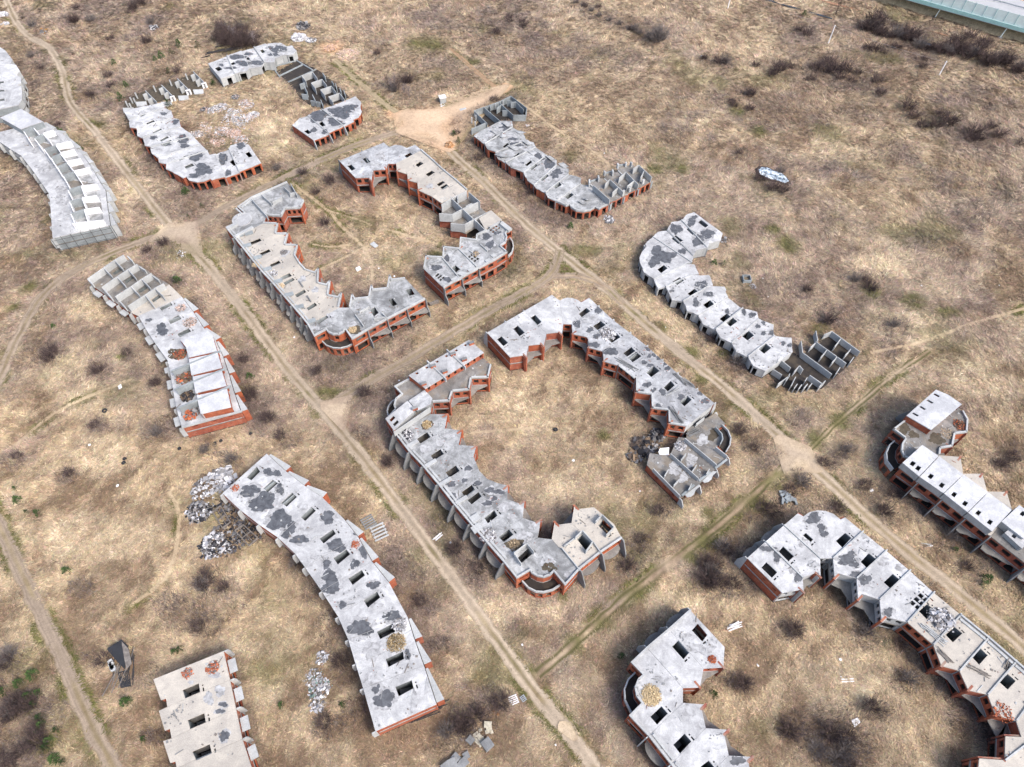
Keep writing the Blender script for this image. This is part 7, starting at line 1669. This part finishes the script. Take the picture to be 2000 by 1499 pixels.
slatted(1022, 1365, 1.0, 1.0, .6, 'small pale crate beside the white pallet', 'metal', 4, 'crate', 'crate')
slatted(1653, 1325, 2.6, 1.4, .05, 'white slatted table frame in grass of the lower courtyard', 'white', 4, 'table_frame', 'frame')
def slab_thing(k, q, z, th, label, mat='white', name='board', cat='board'):
    wp = WP(k, q, z + th); t_ = MB().prism(wp, z, z + th).build(name, M[mat], None, (*cen(wp), z)); return tag(t_, label, cat)
slab_thing('', [(1663, 1407), (1675, 1402), (1681, 1411), (1669, 1421)], .02, .35, 'white rectangular box lying alone in grass of lower courtyard', 'white', 'white_box', 'box')
slab_thing('', [(1692, 957), (1705, 954), (1707, 959), (1694, 964)], .02, .1, 'white board lying on the road verge near the skylight row')
slab_thing('', [(694, 524), (702, 520), (706, 526), (697, 530)], .02, .25, 'white slab in courtyard of the sandy-roofed hook row')
slab_thing('', [(722, 477), (730, 472), (739, 480), (732, 484)], .02, .3, 'pale board bundle in middle of the upper courtyard', 'conc_light')
slab_thing('', [(858, 203), (868, 201), (870, 206), (861, 209)], .02, .12, 'white board beside the small grey hut')
slab_thing('', [(897, 213), (910, 210), (911, 213), (899, 217)], .02, .2, 'pale concrete beam on verge of the clay road', 'conc_light', 'beam', 'beam')
slab_thing('', [(1026, 243), (1040, 242), (1042, 246), (1028, 247)], .02, .2, 'pale board in grass below the roofless concrete rooms', 'white')
slab_thing('', [(230, 755), (236, 750), (238, 757), (232, 761)], .02, .15, 'white fridge-like box in the west field', 'white', 'white_box', 'box')
slab_thing('x4', [(290, 1330), (330, 1370), (480, 1310), (450, 1290), (330, 1345)], .02, 1.2, 'rusty purple metal trough between the two upper wings', 'wood', 'metal_trough', 'trough')
slab_thing('s5', [(275, 1000), (280, 945), (340, 945), (332, 1030)], .02, .3, 'purplish board in grass left of the dark timber heap', 'wood')
slab_thing('s5', [(390, 830), (430, 822), (438, 905), (400, 915)], .3, .2, 'pale lilac board leaning over the dark timber heap', 'conc_light')
slab_thing('s5', [(530, 915), (545, 880), (635, 870), (630, 945), (540, 940)], F2 + .02, .15, 'white broken slab at edge of the roofless ground floor', 'white')
# stone blocks by the main road
r = random.Random(3)
for x, y, s_, rz, mt in [(930, 1437, 1.0, .7, 'blockstone'), (935, 1441, 1.1, .7, 'blockstone'), (941, 1446, 1.0, .7, 'blockstone'), (930, 1444, .9, .7, 'blockstone'), (935, 1449, 1.0, .7, 'blockstone'), (940, 1454, 1.0, .7, 'blockstone'), (947, 1451, 1.0, .7, 'blockstone'), (953, 1417, 1.3, .1, 'blockstone'), (955, 1424, 1.0, .1, 'blockstone'), (952, 1430, .8, .3, 'blockstone'), (960, 1431, .6, .3, 'blockstone'), (938, 1427, .6, .4, 'blockstone')]:
    X, Y = P(x, y, 0); o = MB().box((X, Y, s_ * .35), (s_ * 1.15, s_ * .9, s_ * .8), rz + r.uniform(-.15, .15), (r.uniform(-.1, .1), r.uniform(-.1, .1))).build('stone_block', M[mt], None, (X, Y, 0)); tag(o, 'pale cream stone block in the jumbled heap by main road', 'block', 'cream stone blocks')
for x, y, s_ in [(891, 1482, 1.5), (884, 1492, 1.7), (907, 1490, 1.5), (911, 1477, 1.2), (872, 1500, 1.7), (899, 1499, 1.5), (952, 1456, 1.9), (919, 1447, 1.4)]:
    X, Y = P(x, y, 0); o = MB().box((X, Y, s_ * .4), (s_, s_, s_ * .85), .6 + r.uniform(-.3, .3), (r.uniform(-.08, .08), r.uniform(-.08, .08))).build('concrete_cube', M['conc_grey'], None, (X, Y, 0)); tag(o, 'large grey concrete cube dumped south of the cream stone blocks', 'block', 'grey concrete cubes')
for i in range(15):
    a_ = r.uniform(0, 6.28); d_ = r.uniform(0, 2.2); X, Y = P(1537, 977, 0); X += d_ * math.cos(a_); Y += d_ * math.sin(a_)
    o = MB().box((X, Y, .25 + .5 * (1 - d_ / 2.2) * r.random()), (r.uniform(1.2, 2.2), .5, .4), r.uniform(0, 3.1), (r.uniform(-.2, .2), r.uniform(-.2, .2))).build('concrete_beam', M['conc'], None, (X, Y, 0)); tag(o, 'short grey concrete beam in the star-shaped pile by mossy track', 'beam', 'beams in the star-shaped pile')
for x, y, s_ in [(242, 905, .8), (244, 897, .7), (205, 803, 1.2), (203, 770, .0), (338, 1090, .0), (490, 848, .6), (432, 862, .7), (420, 867, .8), (351, 877, .7), (1085, 840, 1.0)]:
    if s_ <= 0: continue
    X, Y = P(x, y, 0); mb = MB()
    for j in range(14):
        a0, a1 = 6.283 * j / 14, 6.283 * (j + 1) / 14
        mb.tube((X + s_ * .4 * math.cos(a0), Y + s_ * .4 * math.sin(a0), .18), (X + s_ * .4 * math.cos(a1), Y + s_ * .4 * math.sin(a1), .18), .22, .22, 6)
    tag(mb.build('old_tyre', M['tar'], None, (X, Y, 0)), 'black old tyre lying in the grass near ' + near_name(x, y), 'tyre', 'old tyres near ' + near_name(x, y))
# collapsed black shed
X, Y = P(236, 1300, 0); t = thing('collapsed_shed', (X, Y, 0), 'collapsed black shed with tar roof and splayed boards in western scrub', 'shed')
k3 = lambda *q: [P(*S('t3', p), 1.4) for p in q]
MB().prism(k3((505, 940), (575, 895), (605, 925), (590, 1035), (555, 1000)), 1.3, 1.45).build('roof_sheet', M['tar'], t)
MB().prism(k3((577, 905), (610, 940), (625, 1010), (600, 1035), (590, 990)), 1.5, 1.6).build('roof_sheet', M['wood'], t)
MB().prism(k3((545, 1045), (600, 1030), (610, 1110), (560, 1120)), .3, .4).build('roof_sheet', M['tar'], t)
for i in range(26):
    a_ = r.uniform(-1.9, -1.2); p = P(*S('t3', (r.uniform(525, 640), r.uniform(985, 1100))), .5)
    MB().box((p[0], p[1], r.uniform(.1, .8)), (r.uniform(2, 6), .15, .08), a_, (0, r.uniform(-.2, .2))).build('board', M['wood_dark' if i % 3 else 'wood'], t)
for i in range(6):
    p = P(*S('t3', (r.uniform(515, 545), r.uniform(990, 1040))), .5); MB().box((p[0], p[1], .5), (.9, .7, .5), r.uniform(0, 3)).build('sheet_scrap', M['conc_light'], t)
# small hut, well, sign, scaffolding
wp = [P(*q, 2.4) for q in [(857, 188), (864, 186), (871, 190), (864, 193)]]; t = thing('small_hut', (*cen(wp), 0), 'small grey-blue box hut with pale roof beside the clay road', 'hut'); c_ = cen(wp)
MB().box((c_[0], c_[1], 1.15), (2.3, 1.9, 2.3), .35).build('wall', M['metal'], t); MB().box((c_[0], c_[1], 2.4), (2.6, 2.2, .14), .35, (.04, 0)).build('roof', M['white'], t); MB().box((c_[0] - .35, c_[1] - 1.0, 1.0), (.8, .06, 1.9), .35).build('door', M['steel_dark'], t)
X, Y = P(1457, 548, 0); t = thing('concrete_well', (X, Y, 0), 'open square concrete well box in grass by curved concrete row', 'well')
for dx, dy, sx, sy in [(0, 1.1, 2.4, .25), (0, -1.1, 2.4, .25), (1.1, 0, .25, 1.94), (-1.1, 0, .25, 1.94)]: MB().box((X + dx, Y + dy, .6), (sx, sy, 1.2)).build('wall', M['conc'], t)
X, Y = P(1806, 1070, 0); t = thing('sign_frame', (X, Y, 0), 'small bent metal sign frame on the verge with a white plate', 'sign')
MB().tube((X, Y, 0), (X + .3, Y, 1.8), .07).build('post', M['metal'], t); MB().tube((X - 1.2, Y + .6, 1.2), (X + .9, Y + .2, 1.5), .06).build('bar', M['metal'], t); MB().tube((X - .9, Y + .2, 1.9), (X + .9, Y - .1, 1.4), .06).build('bar', M['metal'], t); MB().box((X + .8, Y, 1.0), (.8, .1, .8), .2, (.4, 0)).build('plate', M['white'], t)
a, c = WP('x5', [(512, 1340), (1078, 1212)], HB); cc_ = cen(BROW_P := [a, c])
nxo, nyo = out_normal(a, c, P(*S('x5', (700, 900)), HB))
t = thing('scaffolding', (cc_[0], cc_[1], 0), 'dark pole scaffolding across the end wall of the pale concrete row', 'scaffolding')
for i in range(7):
    p = lerp(a, c, i / 6); MB().tube((p[0] + nxo * .9, p[1] + nyo * .9, -.1), (p[0] + nxo * .9, p[1] + nyo * .9, HB + 1.2), .07).build('upright', M['steel_dark'], t)
for zl in (1.6, 3.4, 5.2): MB().tube((a[0] + nxo * .9, a[1] + nyo * .9, zl), (c[0] + nxo * .9, c[1] + nyo * .9, zl), .07).build('ledger', M['steel_dark'], t)
# white scraps scattered in the grass
for i, (x, y) in enumerate([(1058, 705), (1120, 900), (1250, 960), (780, 745), (648, 560), (740, 525), (770, 540), (1700, 900), (1540, 1100), (1640, 1290), (1480, 1300), (1160, 1010), (560, 1040), (470, 745), (455, 763), (575, 660), (700, 350), (1230, 240), (1180, 300), (1370, 110), (1280, 110), (1950, 560), (1800, 560), (1490, 545), (1500, 580), (1300, 640), (1020, 1260), (1100, 1440), (1085, 1455), (1060, 1375), (880, 1060), (175, 870), (300, 1150), (230, 950)]):
    X, Y = P(x, y, 0)
    if inside(X, Y): continue
    s_ = r.uniform(.25, .5); mb = MB(); n_ = 6
    pts = [(X + s_ * r.uniform(.5, 1) * math.cos(6.283 * j / n_), Y + s_ * r.uniform(.5, 1) * math.sin(6.283 * j / n_)) for j in range(n_)]
    z_ = float(gh(np.array([X]), np.array([Y]))[0])
    tag(mb.prism(pts, z_ + .05, z_ + .2).build('white_scrap', M['white'], None, (X, Y, z_)), 'small white scrap lying in the grass near ' + near_name(x, y), 'scrap', 'white scraps near ' + near_name(x, y))
